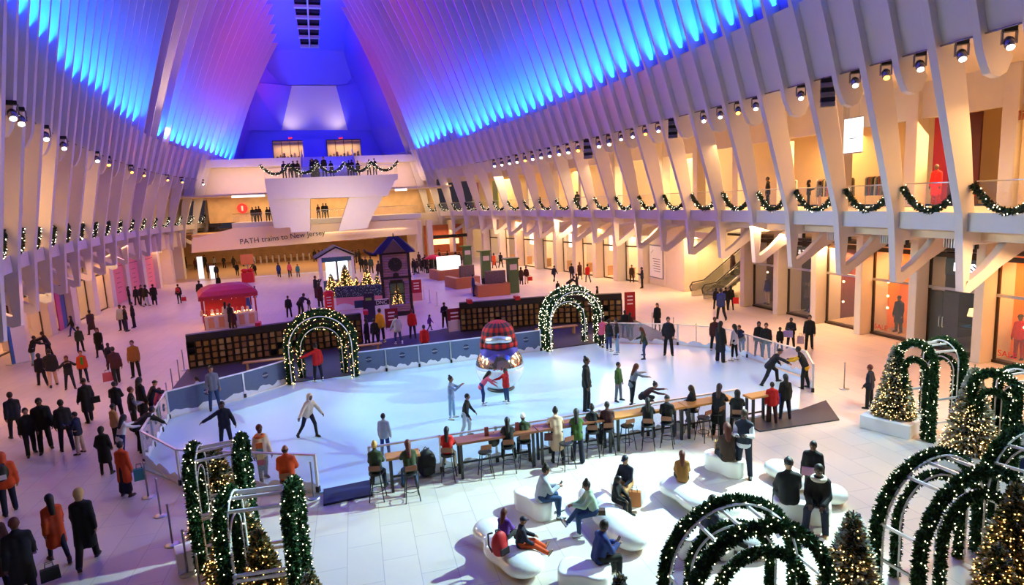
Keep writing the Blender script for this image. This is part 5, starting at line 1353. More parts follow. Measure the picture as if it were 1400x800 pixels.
# ------------------------------------------------------------------ rope posts
def make_post():
    t = thing('crowd_post', 'thin steel crowd post', 'crowd post')
    MB().lathe((0, 0, 0), [(.17, 0), (.17, .012), (.12, .028), (.03, .04)], 18).build('base', M_STEEL, t)
    MB().lathe((0, 0, .03), [(.022, 0), (.022, .95), (.03, .955), (.03, .985), (.012, 1.0)], 10).build('pole', M_STEEL, t)
    return t
post0 = make_post()
for k, (px, py, lab) in enumerate(((203, 680, 'at the left front corner of the rink'), (220, 705, 'second below the left front corner of the rink'), (236, 745, 'third below the left front corner of the rink'),
        (257, 785, 'beside the left trees, fourth below the rink corner'), (276, 822, 'at the bottom edge left of the trees'), (429, 681, 'between the seated orange jacket and the navy mat'),
        (1154, 532, 'standing alone on the right plaza'), (252, 506, 'at the left end of the cubby wall, rear one'), (246, 521, 'at the left end of the cubby wall, second one'), (237, 535, 'near the rear left rink corner, third one'),
        (231, 557, 'at the rear left rink corner, front one'), (892, 452, 'behind the right rink boards, leftmost'), (921, 460, 'behind the right rink boards, middle'), (952, 470, 'behind the right rink boards, rightmost'),
        (580, 409, 'right of the clock tower, leftmost'), (588, 414, 'right of the clock tower, middle'), (598, 418, 'right of the clock tower, rightmost'))):
    o = post0 if k == 0 else copy_tree(post0); x, y = gnd(px, py); o.location = (x, y, 0); tag(o, 'thin steel crowd post %s' % lab, 'crowd post', 'crowd posts')

# ------------------------------------------------------------------ giant globe with plaid hat on the ice
x, y = gnd(685, 533)
t = thing('giant_snow_globe', 'giant silver globe wearing a red and black plaid trapper hat on the ice', 'decoration', (x, y, .05), -math.atan2(x, y))
MB().lathe((0, 0, 0), [(.52, 0), (.56, .03), (.50, .08), (.44, .12)], 30).build('base', mat('globe_base', (.05, .06, .09), .4), t)
MB().lathe((0, 0, .08), [(.40, 0), (.62, .12), (.84, .36), (.95, .66), (.97, .87)], 36).build('lower_globe', mat('frosted_globe', (.72, .80, .90), .15, noise=.03, coat=.5), t)
MB().lathe((0, 0, .95), [(.97, 0), (.96, .12), (.88, .38), (.72, .62), (.50, .78)], 36).build('upper_globe', mat('chrome_globe', (.85, .80, .76), .10, .95, noise=.05), t)
def plaid():
    m = bpy.data.materials.new('plaid_cloth'); m.use_nodes = True; nt = m.node_tree; b = nt.nodes['Principled BSDF']; b.inputs['Roughness'].default_value = .85
    tc = nt.nodes.new('ShaderNodeTexCoord'); ck = []
    for r_, sc in (((0, 0, 0), 5.6),):
        mp = nt.nodes.new('ShaderNodeMapping'); nt.links.new(tc.outputs['Object'], mp.inputs[0])
        sx = nt.nodes.new('ShaderNodeSeparateXYZ'); nt.links.new(mp.outputs[0], sx.inputs[0])
    outs = []
    at = nt.nodes.new('ShaderNodeMath'); at.operation = 'ARCTAN2'; nt.links.new(sx.outputs[0], at.inputs[0]); nt.links.new(sx.outputs[1], at.inputs[1])
    for src, sc in ((at.outputs[0], 2.2), (sx.outputs[2], 3.3)):
        mu = nt.nodes.new('ShaderNodeMath'); mu.operation = 'MULTIPLY'; mu.inputs[1].default_value = sc; nt.links.new(src, mu.inputs[0])
        fr = nt.nodes.new('ShaderNodeMath'); fr.operation = 'FRACT'; nt.links.new(mu.outputs[0], fr.inputs[0])
        gt = nt.nodes.new('ShaderNodeMath'); gt.operation = 'GREATER_THAN'; gt.inputs[1].default_value = .5; nt.links.new(fr.outputs[0], gt.inputs[0]); outs.append(gt.outputs[0])
    ad = nt.nodes.new('ShaderNodeMath'); ad.operation = 'ADD'; nt.links.new(outs[0], ad.inputs[0]); nt.links.new(outs[1], ad.inputs[1])
    dv = nt.nodes.new('ShaderNodeMath'); dv.operation = 'MULTIPLY'; dv.inputs[1].default_value = .5; nt.links.new(ad.outputs[0], dv.inputs[0])
    cr = nt.nodes.new('ShaderNodeValToRGB'); cr.color_ramp.interpolation = 'CONSTANT'
    cr.color_ramp.elements[0].color = (.62, .012, .01, 1); cr.color_ramp.elements[1].position = .4; cr.color_ramp.elements[1].color = (.20, .008, .015, 1)
    e = cr.color_ramp.elements.new(.9); e.color = (.008, .010, .03, 1)
    nt.links.new(dv.outputs[0], cr.inputs[0]); nt.links.new(cr.outputs[0], b.inputs['Base Color']); return m
M_PLAID = plaid()
ht = bpy.data.objects.new('trapper_hat', None)
pr = [('e', (0, .04, 2.24), (.66, .62, .58), I3), ('e', (0, .05, 1.99), (.68, .62, .36), I3)]
pos, F = grow(pr, .05, .12); hat = put('hat', mesh_of('hat', pos, F), [M_PLAID], t)
for s in (-1, 1):
    pos, F = grow([('e', (s*.62, .0, 1.78), (.14, .34, .42), I3)], .05, .05); put('ear_flap', mesh_of('flap', pos, F), [M_PLAID], hat)
mbr = MB().tube([(.50*math.sin(a), -.52*math.cos(a)-.06, 2.16-.10*abs(math.sin(a))) for a in np.linspace(-.95, .95, 12)], .16, 10)
bo = mbr.build('fur_band', mat('silver_tinsel', (.75, .78, .82), .25, .6, noise=.4, scale=30), hat)
MB().tube([(.58*math.sin(a), -.60*math.cos(a)-.0, 1.90) for a in np.linspace(-1.0, 1.0, 12)], .15, 10).build('front_flap', M_PLAID, hat)
pos, F = grow([('c', (-.45, -.52, 1.60), (.45, -.52, 1.62), .15, .15), ('c', (-.62, -.2, 1.64), (-.45, -.52, 1.60), .14, .15), ('c', (.62, -.2, 1.64), (.45, -.52, 1.62), .14, .15)], .05, .06)
put('scarf', mesh_of('globe_scarf', pos, F), [mat('scarf_violet', (.10, .08, .45), .8)], t)
bpy.data.objects.remove(ht)

# ------------------------------------------------------------------ foreground garland trellises
def trellis(ca, cb, ax, hw, ht, label, rungs=6, r=.115, bulbs=22, inner=.62):
    """two parallel arches with garlands joined by white rungs; ca, cb the centres of the two arches"""
    ax = Vector((*ax, 0)).normalized(); m = ((ca[0]+cb[0])/2, (ca[1]+cb[1])/2)
    t = thing('garland_trellis', label, 'garland trellis', (m[0], m[1], 0))
    A = [Vector((c[0]-m[0], c[1]-m[1], 0)) for c in (ca, cb)]
    for c in A:
        pts = arc3(c, ax, hw, ht-hw*1.05, ht)
        g, b = garland_mb(pts, r, 900, .105, .024, bulbs, .0125)
        go = g.build('garland', [M_FIR, M_FIR2], t, fix=False); tag(b.build('string_lights', M_BULBW, go, fix=False), kind='stuff')
        off = (A[1]-A[0]).normalized()*.12
        MB().tube([Vector(p)+off*(1 if c is A[0] else -1) for p in arc3(c, ax, hw-.03, ht-hw*1.05, ht)], .022, 6).build('arch_tube', M_RIBW, t)
        if inner:
            hi = hw*inner; hti = ht*.82
            g, b = garland_mb(arc3(c, ax, hi, hti-hi, hti), r*.72, 700, .09, .022, bulbs*.8, .0115)
            go = g.build('garland', [M_FIR, M_FIR2], t, fix=False); tag(b.build('string_lights', M_BULBW, go, fix=False), kind='stuff')
            MB().tube([Vector(p)+off*.8*(1 if c is A[0] else -1) for p in arc3(c, ax, hi+.03, hti-hi, hti+.03)], .020, 6).build('arch_tube', M_RIBW, t)
    for k in range(rungs):
        q = (k+.5)/rungs*PI; z = (ht-hw)+hw*math.sin(q) if rungs < 5 else None
        s = -math.cos(q)
        if abs(s) > .80: x, z = math.copysign(hw-.03, s), (ht-hw)*.55
        else: x, z = s*hw, (ht-hw)+hw*math.sqrt(1-s*s)-.05
        MB().bar(A[0]+ax*x+Vector((0, 0, z)), A[1]+ax*x+Vector((0, 0, z)), .035, .055).build('rung', M_RIBW, t)
    for s in (-1, 1):
        for z in (.55, 1.25):
            MB().bar(A[0]+ax*s*(hw-.03)+Vector((0, 0, z)), A[1]+ax*s*(hw-.03)+Vector((0, 0, z)), .035, .055).build('rung', M_RIBW, t)
    return t
trellis((16.15, 13.7), (17.1, 13.6), (.06, -1), .56, 2.85, 'tall narrow garland trellis beside the white planter at the right')
trellis((15.70, 11.1), (16.6, 11.1), (.30, -.95), .48, 2.68, 'tall narrow garland trellis nearer the right frame edge')
trellis((10.70, 8.62), (10.75, 7.75), (1, .03), 1.35, 2.36, 'wide garland trellis at the lower right corner', 8)
trellis((6.08, 8.45), (6.03, 7.60), (1, -.12), 1.20, 2.36, 'wide garland trellis at the bottom in front of the navy hooded jacket', 8)
trellis((13.3, 8.9), (13.5, 8.05), (1, .1), 1.1, 2.3, 'garland trellis cut by the right frame edge', 7)
trellis((-3.30, 14.2), (-2.36, 14.36), (.02, 1), .50, 2.62, 'garland trellis at the left, the one nearer the rink')
trellis((-2.25, 11.6), (-1.12, 11.5), (.12, 1), .52, 2.60, 'garland trellis at the left, the one nearer the camera')

# trees of the foreground
def tree_px(tip, z, rad, label, **k):
    x, y = gnd(tip[0], tip[1], z); return tree(x, y, k.pop('z0', 0), z-k.pop('zz', 0), rad, label, **k)
x, y = gnd(1221, 585); H = top_z(1221, 585, 1220, 464)
tree(x, y, .20, H-.2, .66, 'frosted fir tree with warm lights in the white planter at the right', .75, planter=.70)
x, y = gnd(1322, 640); H = top_z(1322, 640, 1323, 497)
tree(x+.25, y+.15, .20, H-.2, .72, 'frosted fir tree with warm lights between the two right garland trellises', .85, planter=.62)
tree(7.95, 7.75, 0, 2.25, .72, 'gold lit fir tree with frosted tips at the bottom, left of the wide corner trellis', .55, bm=M_BULB)
tree(11.3, 7.5, 0, 2.3, .62, 'gold lit fir tree at the lower right frame corner', .35, bm=M_BULBG)
tree(*gnd(1368, 735, 1.9), 0, 1.9, .55, 'small gold lit fir tree between the right trellises near the frame edge', .3, bm=M_BULBG)
tree(3.86, 8.2, 0, 1.78, .42, 'small frosted fir tree just entering at the bottom edge', .5, bulbs=60)
tree(-3.10, 15.2, 0, 2.36, .85, 'gold lit fir tree with frosted top behind the left trellises', .45)
tree(-2.42, 13.1, 0, 2.2, .78, 'gold lit fir tree in the middle of the left group', .2, bm=M_BULBG)
tree(-1.75, 11.4, 0, 2.0, .62, 'gold lit fir tree low in the left group inside the nearer trellis', .15, bm=M_BULBG)
tree(-.86, 10.2, 0, 1.72, .48, 'small frosted gold fir tree at the bottom of the left group', .5, bm=M_BULBG)
x, y = gnd(264, 775); o = MB().box(-.3, .3, -.22, .22, 0, .5).build('crate', M_RIBW, loc=(x, y, 0), rot=(0, 0, .3), bevel=.01); tag(o, 'small white box standing left of the left garland group', 'box')

# small things on and under the bar
for k, (px, py) in enumerate(((663, 592), (705, 586))):
    x, y = gnd(px, py, 1.07); o = MB().prism([(-.06, 0), (.06, 0), (.05, .24), (-.05, .24)], -.03, .03, 'y').build('menu_stand', mat('menu_red', (.20, .02, .02), .5), loc=(x, FY-.42+.012*x, 1.07)); tag(o, 'dark red menu stand on the long bar table, %s of the strapped guest' % ('left' if k == 0 else 'right'), 'menu stand')
x, y = gnd(676, 604, .82); o = MB().ball((0, 0, 0), (.17, .10, .17), 14).tube([(-.08, 0, .12), (0, 0, .26), (.08, 0, .12)], .012, 5).build('round_bag', M_BLACK, loc=(x, y+.05, .82)); tag(o, 'round black bag hanging under the long bar table', 'bag')
x, y = gnd(925, 571, 1.07); o = MB().box(-.22, .22, -.14, .14, 0, .008).build('paper_sheet', mat('white_paper', (.8, .8, .85), .6), loc=(x, FY-.38+.012*x, 1.07)); tag(o, 'white paper sheet on the bar in front of the person facing left', 'paper')
# ------------------------------------------------------------------ garlands on the balcony rails
M_SWAG = mat('dark_fir', (.012, .028, .018), .7, noise=.3, scale=30)
def swag(p, q, sag, label, grp, r=.12):
    p, q = np.array(p, float), np.array(q, float); pts = [tuple(p+(q-p)*u+np.array([0, 0, -sag*4*u*(1-u)])) for u in np.linspace(0, 1, 12)]
    g, b = garland_mb(pts, r, 260, .12, .03, 11, .022)
    t = g.build('garland_swag', [M_SWAG, M_FIR], fix=False); tag(t, label, 'garland', grp)
    tag(b.build('string_lights', M_BULBW, t, fix=False), kind='stuff')
for side, ribs, nm in ((1, RIB_R, 'right'), (-1, RIB_L, 'left')):
    k = 0
    for a, b in zip(ribs, ribs[1:]):
        if (side > 0 and a < 12) or (side < 0 and a < 20): continue
        X = XR if side > 0 else XL; off = side*.30
        swag((X(a)+off, a+.2, 7.32), (X(b)+off, b-.2, 7.32), .88, 'fir garland swag with small lights, %s from the near end of the %s balcony' % (ORD[k], nm), 'garland swags on the %s balcony' % nm); k += 1
xs = np.linspace(atY(357, 240, YP)[0], atY(545, 238, YP)[0], 6)
for k in range(5):
    swag((xs[k], YP-.1, ZP+1.45), (xs[k+1], YP-.1, ZP+1.45), 1.0, 'fir garland swag on the far overlook platform, %s from the left' % ORD[k], 'garland swags on the far platform', .2)

# ------------------------------------------------------------------ stage lights and speakers under the band
M_LENS = mat('lamp_lens', (1, 1, 1), .2, emit=(.9, .96, 1), estr=7, noise=0); M_LENSO = mat('orange_lens', (1, .5, .1), .2, emit=(1, .30, .04), estr=10, noise=0)
M_CHROME = mat('rig_metal', (.30, .28, .30), .25, .8)
def make_head(orange):
    t = thing('stage_light', 'moving head stage light', 'stage light')
    MB().box(-.19, .19, -.14, .14, -.16, 0).build('base', M_DARK, t, bevel=.02)
    for s in (-1, 1): MB().box(s*.20-.025, s*.20+.025, -.06, .06, -.55, -.13).build('yoke_arm', M_CHROME, t)
    h = MB(); h.tube([(0, .12, -.34), (0, .05, -.42), (0, -.10, -.60), (0, -.16, -.68)], [.10, .16, .16, .13], 12); ho = h.build('lamp_head', M_CHROME, t)
    MB().tube([(0, -.161, -.681), (0, -.176, -.699)], [.115, .115], 14).build('lens', M_LENSO if orange else M_LENS, ho)
    return t
def make_array():
    t = thing('line_array_speaker', 'hanging line array speaker', 'speaker')
    for k in range(6):
        a = .10*k; MB().box(-.30, .30, -.16-.02*k, .14, -.24-.22*k, -.04-.22*k).build('cabinet', M_CHROME if k % 2 else MATS['dark_metal'], t, bevel=.01)
    MB().box(-.2, .2, -.05, .05, -.04, .02).build('bracket', M_BLACK, t); return t
heads = {}
def rig(kind, x, y, z, rz, label, grp, s=1.0):
    if kind not in heads: o = make_array() if kind == 'array' else make_head(kind == 'orange'); heads[kind] = o
    else: o = copy_tree(heads[kind])
    o.location = (x, y, z); o.rotation_euler = (0, 0, rz); o.scale = (s,)*3; tag(o, label, group=grp); o['label'] = label
k = ka = 0
for i, (a, b) in enumerate(zip(RIB_R[1:18], RIB_R[2:19])):
    for q, f in enumerate((.27, .76)):
        y = a+(b-a)*f
        if y < 11 or (i*2+q) in (9, 14): continue
        kind = 'array' if (i*2+q) in (7, 15, 22) else ('orange' if (i*2+q) % 6 == 5 else 'white')
        rig(kind, rib_x(1, y, 11.7)+.42, y, 11.70, R(-35), ('hanging line array speaker, %s from the near end of the right rig' % ORD[ka]) if kind == 'array' else '%s moving stage light under the right band, %s from the near end' % ('orange' if kind == 'orange' else 'white', ORD[k]), 'speakers of the right rig' if kind == 'array' else 'stage lights of the right rig', .85 if y < 40 else 1.1)
        if kind == 'array': ka += 1
        else: k += 1
for k, (y, kind) in enumerate(((25.6, 'white'), (27.0, 'white'), (32.0, 'white'), (36.2, 'white'), (44.5, 'white'), (48.0, 'orange'), (56.5, 'orange'), (61.5, 'orange'), (71.0, 'orange'), (76.5, 'orange'), (84.0, 'white'))):
    if kind == 'orange': spot('orange_spot', (rib_x(-1, y, 11.7)+.5, y, 11.4), (rib_x(-1, y, 14)-.5, y, 14.2), 110, (1, .22, .02), 45, .8, .05)
    rig(kind, rib_x(-1, y, 11.7)-.10, y, 11.70, R(25), '%s moving stage light under the left band, %s from the near end' % (kind, ORD[k]), 'stage lights of the left rig', .9)
MB_t = MB().tube([(rib_x(1, y, 11.75)+.25, y, 11.66) for y in RIB_R[1:20]], .03, 6); o = MB_t.build('rig_pipe', M_CHROME); tag(o, 'long thin steel pipe carrying the stage lights along the right side', 'pipe')
MB_t = MB().tube([(rib_x(-1, y, 11.75)-.25, y, 11.66) for y in RIB_L[2:18]], .03, 6); o = MB_t.build('rig_pipe', M_CHROME); tag(o, 'long thin steel pipe carrying the stage lights along the left side', 'pipe')

# ------------------------------------------------------------------ right shopfronts
M_BRONZE = mat('bronze_frame', (.06, .035, .02), .35, .6)
BAYS = [(9.5, 12.5, 'orange', ''), (12.5, 15.5, 'dark', ''), (15.5, 18.5, 'orange', 'SALE'), (18.5, 21.5, 'brown', ''), (21.5, 24.5, 'orange', 'SALE'), (24.5, 27.5, 'red', ''), (27.5, 30.5, 'brown', ''), (30.5, 33.6, 'brown2', '')]
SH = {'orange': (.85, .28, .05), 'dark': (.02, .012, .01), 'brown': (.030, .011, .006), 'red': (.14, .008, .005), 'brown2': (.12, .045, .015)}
for k, (y0, y1, kd, tx_) in enumerate(BAYS):
    t = thing('shop_window', 'tall glazed shop window with %s interior, %s from the near right corner' % ({'orange': 'glowing orange', 'dark': 'dark', 'brown': 'dark brown', 'red': 'dark red', 'brown2': 'brown'}[kd], ORD[k]), 'shop window', (25.6, (y0+y1)/2, 0), 0, 'ground floor shop windows on the right')
    w = (y1-y0)/2-.2
    fr = MB(); fr.box(-.05, .25, -w, w, 0, .12); fr.box(.0, .12, -w, w, 4.15, 4.35); fr.box(.0, .12, -w, -w+.07, .12, 4.2); fr.box(.0, .12, w-.07, w, .12, 4.2)
    fr.build('frame', M_BRONZE, t)
    MB().box(-.02, .06, -w, w, 2.72, 2.84).build('transom_bar', M_STEEL, t)
    MB().box(.04, .06, -w+.07, w-.07, .12, 4.15).build('glass_pane', M_GLASS, t)
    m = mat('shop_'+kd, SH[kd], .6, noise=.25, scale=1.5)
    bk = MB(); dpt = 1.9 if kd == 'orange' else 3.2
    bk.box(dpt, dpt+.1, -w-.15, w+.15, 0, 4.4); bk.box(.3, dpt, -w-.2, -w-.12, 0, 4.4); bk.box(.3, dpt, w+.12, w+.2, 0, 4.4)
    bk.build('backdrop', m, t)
    MB().box(.25, dpt, -w-.1, w+.1, .02, .14).build('display_floor', mat('display_floor', (.35, .25, .15), .4), t)
    if tx_:
        for s in (0,): text('window_lettering', tx_, .36, (.03, .75, .42), (R(90), 0, R(-90)), mat('sale_red', (.55, .01, .01), .5), t, .004)
    if kd == 'orange': area('shop_light', (26.4, (y0+y1)/2, 4.2), (26.9, (y0+y1)/2, 1.5), .5, 2.2, 150, (1.0, .50, .16))
    elif kd != 'dark': area('shop_light', (27.3, (y0+y1)/2, 4.2), (27.6, (y0+y1)/2, 1), .6, 1.6, 26, (1.0, .55, .25))
# shop sign
t = thing('shop_sign', 'white lit letters BOSS above the dark brown shop window', 'shop sign', (25.75, 19.7, 3.72))
text('lettering', 'BOSS', .52, (0, 0, 0), (R(90), 0, R(-90)), mat('sign_lit_white', (1, 1, 1), .4, emit=(.95, .95, 1), estr=3.0), t, .03); MB().box(.04, .1, -1.0, 1.0, -.35, .35).build('backing', M_BLACK, t)
t = thing('shop_sign', 'small white letters & TURN on the dark brown shopfront', 'shop sign', (25.75, 29.0, 3.75))
text('lettering', '& TURN', .36, (0, 0, 0), (R(90), 0, R(-90)), mat('sign_dim_white', (.8, .8, .8), .4, emit=(.9, .85, .8), estr=.7), t, .02); MB().box(.04, .1, -1.0, 1.0, -.3, .3).build('backing', M_BLACK, t)
# door pair with handles in the dark brown shop
t = thing('shop_door', 'dark double door with white bracket handles in the dark brown shopfront', 'door', (25.75, 20.7, .12))
for s in (-1, 1):
    d = MB().box(0, .05, s*.38-.36, s*.38+.36, 0, 2.5).build('door_leaf', mat('door_brown', (.02, .007, .004), .6), t)
    MB().tube([(-.02, s*.08, .9), (-.07, s*.08, .9), (-.07, s*.08, 1.35), (-.02, s*.08, 1.35)], .018, 6).build('door_handle', M_RIBW, d)
def mannequin(x, y, z, rz, label, top, tc, leg, lc, grp=None, hat=None, s=1.05):
    m = mat('mannequin_skin', (.12, .08, .06), .5)
    return person(x, y, z, rz, s, 'stand', 'm' if leg != 'skirt' else 'f', hat, '1a120c', top, tc, leg, lc, 'shoe', '0a0a0a', label, grp, hm=m, cat='mannequin')
mannequin(26.4, 23.45, .14, R(90), 'mannequin in dark coat and trousers in the orange shop window', 'coat', '0d0c10', 'trousers', '101014', hat='cap')
mannequin(26.4, 17.85, .14, R(90), 'mannequin in bright red suit in the nearest orange shop window', 'jacket', 'c01010', 'trousers', '9a0c0c', hat='cap')
mannequin(26.3, 32.9, .14, R(90), 'mannequin in dark jacket and cream trousers in the farthest glazed window', 'jacket', '1a1210', 'trousers', 'c8a878')
mannequin(26.6, 29.7, .14, R(90), 'hatted mannequin bust in the brown window near the small white letters', 'jacket', '3a2c22', 'trousers', '241a14', hat='cap')
def desk(x, y, label):
    t = thing('display_desk', label, 'desk', (x, y, .14)); MB().box(-.4, .4, -.8, .8, .78, .84).build('desk_top', M_BRONZE, t)
    for a in (-1, 1):
        for b in (-1, 1): MB().box(a*.35-.03, a*.35+.03, b*.74-.03, b*.74+.03, 0, .78).build('leg', M_BRONZE, t)
    MB().box(-.3, .3, -.5, .1, .84, .86).build('blue_tray', mat('tray_blue', (.05, .25, .6), .4), t)
desk(26.9, 20.4, 'dark display desk with a blue tray inside the dark brown shop')
t = thing('table_lamp', 'lit table lamp with cream shade in the dark brown shop', 'lamp', (26.9, 20.2, .98))
MB().lathe((0, 0, 0), [(.10, 0), (.10, .02), (.02, .05), (.02, .5)], 10).build('stem', M_BRONZE, t); MB().lathe((0, 0, .48), [(.20, 0), (.13, .34)], 14).build('lamp_shade', mat('lamp_shade_lit', (1, .7, .4), .6, emit=(1, .5, .18), estr=3), t)
for k, (y, z) in enumerate(((26.8, 1.2), (26.8, 2.3), (25.4, .6), (32.9, 2.2), (32.9, 1.8), (24.0, 2.6), (24.0, 1.9), (24.0, 1.3), (17.6, 3.0), (17.6, 2.1), (17.6, 1.5))):
    t = thing('spotlight', 'small glowing shop spotlight, %s counted along the right shop windows' % ORD[k], 'spotlight', (26.3, y, z)); MB().lathe((0, 0, -.05), [(.035, 0), (.05, .10)], 8).build('housing', M_BRONZE, t); MB().ball((-.03, 0, .0), .06, 8).build('bulb', M_BULB, t)
    MB().tube([(0, 0, .05), (0, 0, 4.3-z)], .008, 4).build('cable', M_BLACK, t)
for k, (y, c) in enumerate(((26.0, 'd8b070'), (25.5, 'b08040'))):
    o = bag(1, 1, .1, 'glowing gold handbag on the floor of the dark red shop window, %s' % ('left one' if k == 0 else 'right one'), c, .4, .3, .2); o.location = (26.6, y, .14); o.rotation_euler = (0, 0, R(90))
# white bright bays further along: glass fronts and tables
for k, (a, b) in enumerate(zip(PIER_R2, PIER_R2[1:])):
    x = SFR((a+b)/2); t = thing('shop_window', 'bright white shop window with dark transom, %s beyond the escalator' % ORD[k], 'shop window', (x+.5, (a+b)/2, 0), 0, 'bright far shop windows on the right')
    w = (b-a)/2-.42
    ang = math.atan2(SFR(a)-SFR(b), b-a); t.rotation_euler = (0, 0, ang)
    fr = MB(); fr.box(0, .1, -w, w, 0, .1); fr.box(0, .1, -w, w, 2.95, 3.08); fr.box(0, .08, -w, -w+.05, 0, 4); fr.box(0, .08, w-.05, w, 0, 4); fr.build('frame', M_BRONZE, t)
    MB().box(.03, .05, -w, w, .1, 4).build('glass_pane', M_GLASS, t)
    tb = thing('display_table', 'pale wooden display table inside the %s bright shop window beyond the escalator' % ORD[k], 'table', (x+2.0, (a+b)/2, 0), ang, 'display tables in the bright shops')
    MB().box(-.4, .4, -.9, .9, .84, .9).build('table_top', MATS['pine_wood'], tb)
    for s in (-1, 1): MB().box(-.35, .35, s*.8-.05, s*.8+.05, 0, .84).build('leg', MATS['pine_wood'], tb)
    o = MB().box(x+2.85, x+2.95, (a+b)/2-.7, (a+b)/2+.7, 2.2, 3.6).build('lit_board', mat('lit_panel', (1, 1, 1), .4, emit=(1, .93, .8), estr=1.6)) if k % 2 == 0 else None
    if o: tag(o, 'white lit panel on the back wall of a bright shop, %s beyond the escalator' % ORD[k], 'light panel')
# directory sign on the white wall, escalator niche
struct(MB().box(25.2, 25.5, 41.6, 46.4, 0, 5.5), 'wall_right_directory', M_PLASTER)
t = thing('directory_sign', 'white shop directory board with dark frame on the cream wall', 'sign', (25.14, 44.9, 1.95))
MB().box(-.04, .02, -1.1, 1.1, -1.35, 1.35).build('frame', mat('sign_grey', (.12, .15, .2), .4), t); MB().box(-.06, -.04, -1.02, 1.02, -1.27, 1.27).build('board', M_RIBW, t)
for k in range(6): MB().box(-.065, -.06, -.7, .5-.1*(k % 3), .2-.2*k, .25-.2*k).build('text_line', mat('sign_grey', (.12, .15, .2), .4), t)
MB().bar((-.065, .35, .95), (-.065, .75, .65), .05, .01).build('arrow', MATS['sign_grey'], t)
t = thing('escalator', 'escalator rising to the right behind the crowd with black handrails', 'escalator', (0, 0, 0))
ya = 38.6
def esc(x0, yy, nm):
    a, b = Vector((25.9, yy, 0)), Vector((25.9, yy, 0))
for s, yy in ((0, 38.9), (1, 37.4)):
    pf = [(24.6, .0), (24.6, .85), (25.6, .98), (31.0, 4.6), (31.0, 3.4), (26.0, .0)]
    MB().prism(pf, yy-.06, yy+.06, 'y').build('balustrade', mat('escalator_green_glass', (.12, .16, .13), .2, alpha=.45), t)
    MB().tube([(24.55, yy, .35), (24.45, yy, .7), (24.65, yy, .98), (25.6, yy, 1.08), (31.0, yy, 4.75)], .05, 8).build('handrail', M_BLACK, t)
    MB().bar((25.8, yy, .25), (31, yy, 3.75), .16, .12).build('skirt', M_STEEL, t)
stp = MB()
for k in range(14): stp.box(25.8+k*.38, 26.2+k*.38, 37.5, 38.8, k*.25-.05, k*.25+.2)
stp.build('steps', M_STEEL, t)
struct(MB().box(31.2, 31.4, 33.6, 41.6, 0, 6), 'wall_escalator', mat('pale_niche', (.55, .55, .42), .6)); struct(MB().box(25.3, 31.3, 33.7, 33.9, 0, 5.4), 'wall_niche_near', M_PLASTER); struct(MB().box(25.4, 31.3, 41.3, 41.5, 0, 5.4), 'wall_niche_far', mat('pale_niche', (.55, .55, .42), .6))
area('soffit_light', (28, 37.6, 5.2), (28, 37.6, 0), 4, 5, 130, (1.0, .74, .45))
t = thing('hanging_sign', 'white hanging sign band above the foot of the escalator', 'sign', (25.6, 39.2, 4.25)); MB().box(-.05, .05, -1.9, 1.9, -.22, .28).build('board', mat('lavender_board', (.6, .55, .7), .4), t)
for s in (-1, 1): MB().tube([(0, s*1.5, .28), (0, s*1.5, 1.15)], .015, 5).build('rod', M_STEEL, t)
row = '1006 362|345|-60|stand|m|short dk|coat br|trousers k|shoe|person in brown coat riding up the escalator'
person(27.5, 38.2, 1.35, R(-90), .98, 'stand', 'm', 'short', C['dk'], 'coat', C['br'], 'trousers', C['k'], 'shoe', '1a1a1c', 'person in brown coat riding up the escalator')

# ------------------------------------------------------------------ left shopfronts: pink banners, coloured screens
for k, (px0, px1, yb, c, lab) in enumerate(((200, 213, 402, 'e07a86', 'left'), (217, 232, 395, 'e07a86', 'middle'), (238, 252, 390, 'e07a86', 'right'))):
    x0, y0 = gnd(px0, yb+8); x1, y1 = gnd(px1, yb)
    i = k; a, b = PIER_L[9+k]+.6, PIER_L[10+k]-.6
    t = thing('pink_banner', 'tall pink advertising wall with dark writing, %s of three on the left shopfronts' % lab, 'banner', (SFL(a)-.05, (a+b)/2, 0))
    MB().box(-.06, 0, -(b-a)/2, (b-a)/2, .1, 3.9).build('sheet', mat('pink_sheet', (.80, .22, .26), .5, noise=.04), t)
    for q in range(5): MB().box(0, .012, -.6+.12*(q % 2), .3+.15*((q*5) % 3), 1.0+.42*q, 1.05+.42*q).build('writing', mat('maroon_ink', (.25, .02, .06), .5), t)
    MB().box(0, .012, -(b-a)/2+.1, (b-a)/2-.1, 3.3, 3.36).build('writing', MATS['maroon_ink'], t)
for k in range(5):
    a, b = PIER_L[4+k]+.5, PIER_L[5+k]-.5; x = SFL(a)
    t = thing('shop_window', 'warm lit shop window on the left, %s before the pink banners' % ORD[4-k], 'shop window', (x-.35, (a+b)/2, 0), 0, 'warm shop windows on the left'); w = (b-a)/2
    MB().box(-.1, 0, -w, w, 0, .1).box(-.1, 0, -w, w, 2.9, 3.05).box(-.08, 0, -w, -w+.05, 0, 3.9).box(-.08, 0, w-.05, w, 0, 3.9).build('frame', M_BRONZE, t); MB().box(-.06, -.04, -w, w, .1, 3.9).build('glass_pane', M_GLASS, t)
def board_sign(p0, p1, zt, label, parts, lean=0):
    a, b = Vector((*gnd(*p0), 0)), Vector((*gnd(*p1), 0)); L = (b-a).length
    t = thing('advertising_panel', label, 'advertising panel', (a.x, a.y, 0), math.atan2(b.y-a.y, b.x-a.x))
    n = len(parts)
    for i, c in enumerate(parts): MB().box(L*i/n, L*(i+1)/n, -.03, .03, .02, zt).build('screen', mat('adv_'+c, hx(c), .4, noise=.1, scale=3), t)
    return t
board_sign((82, 453), (93, 447), 2.9, 'tall pink and blue advertising panel at the left shopfronts, right one', ['c03070', '2a4a98'])
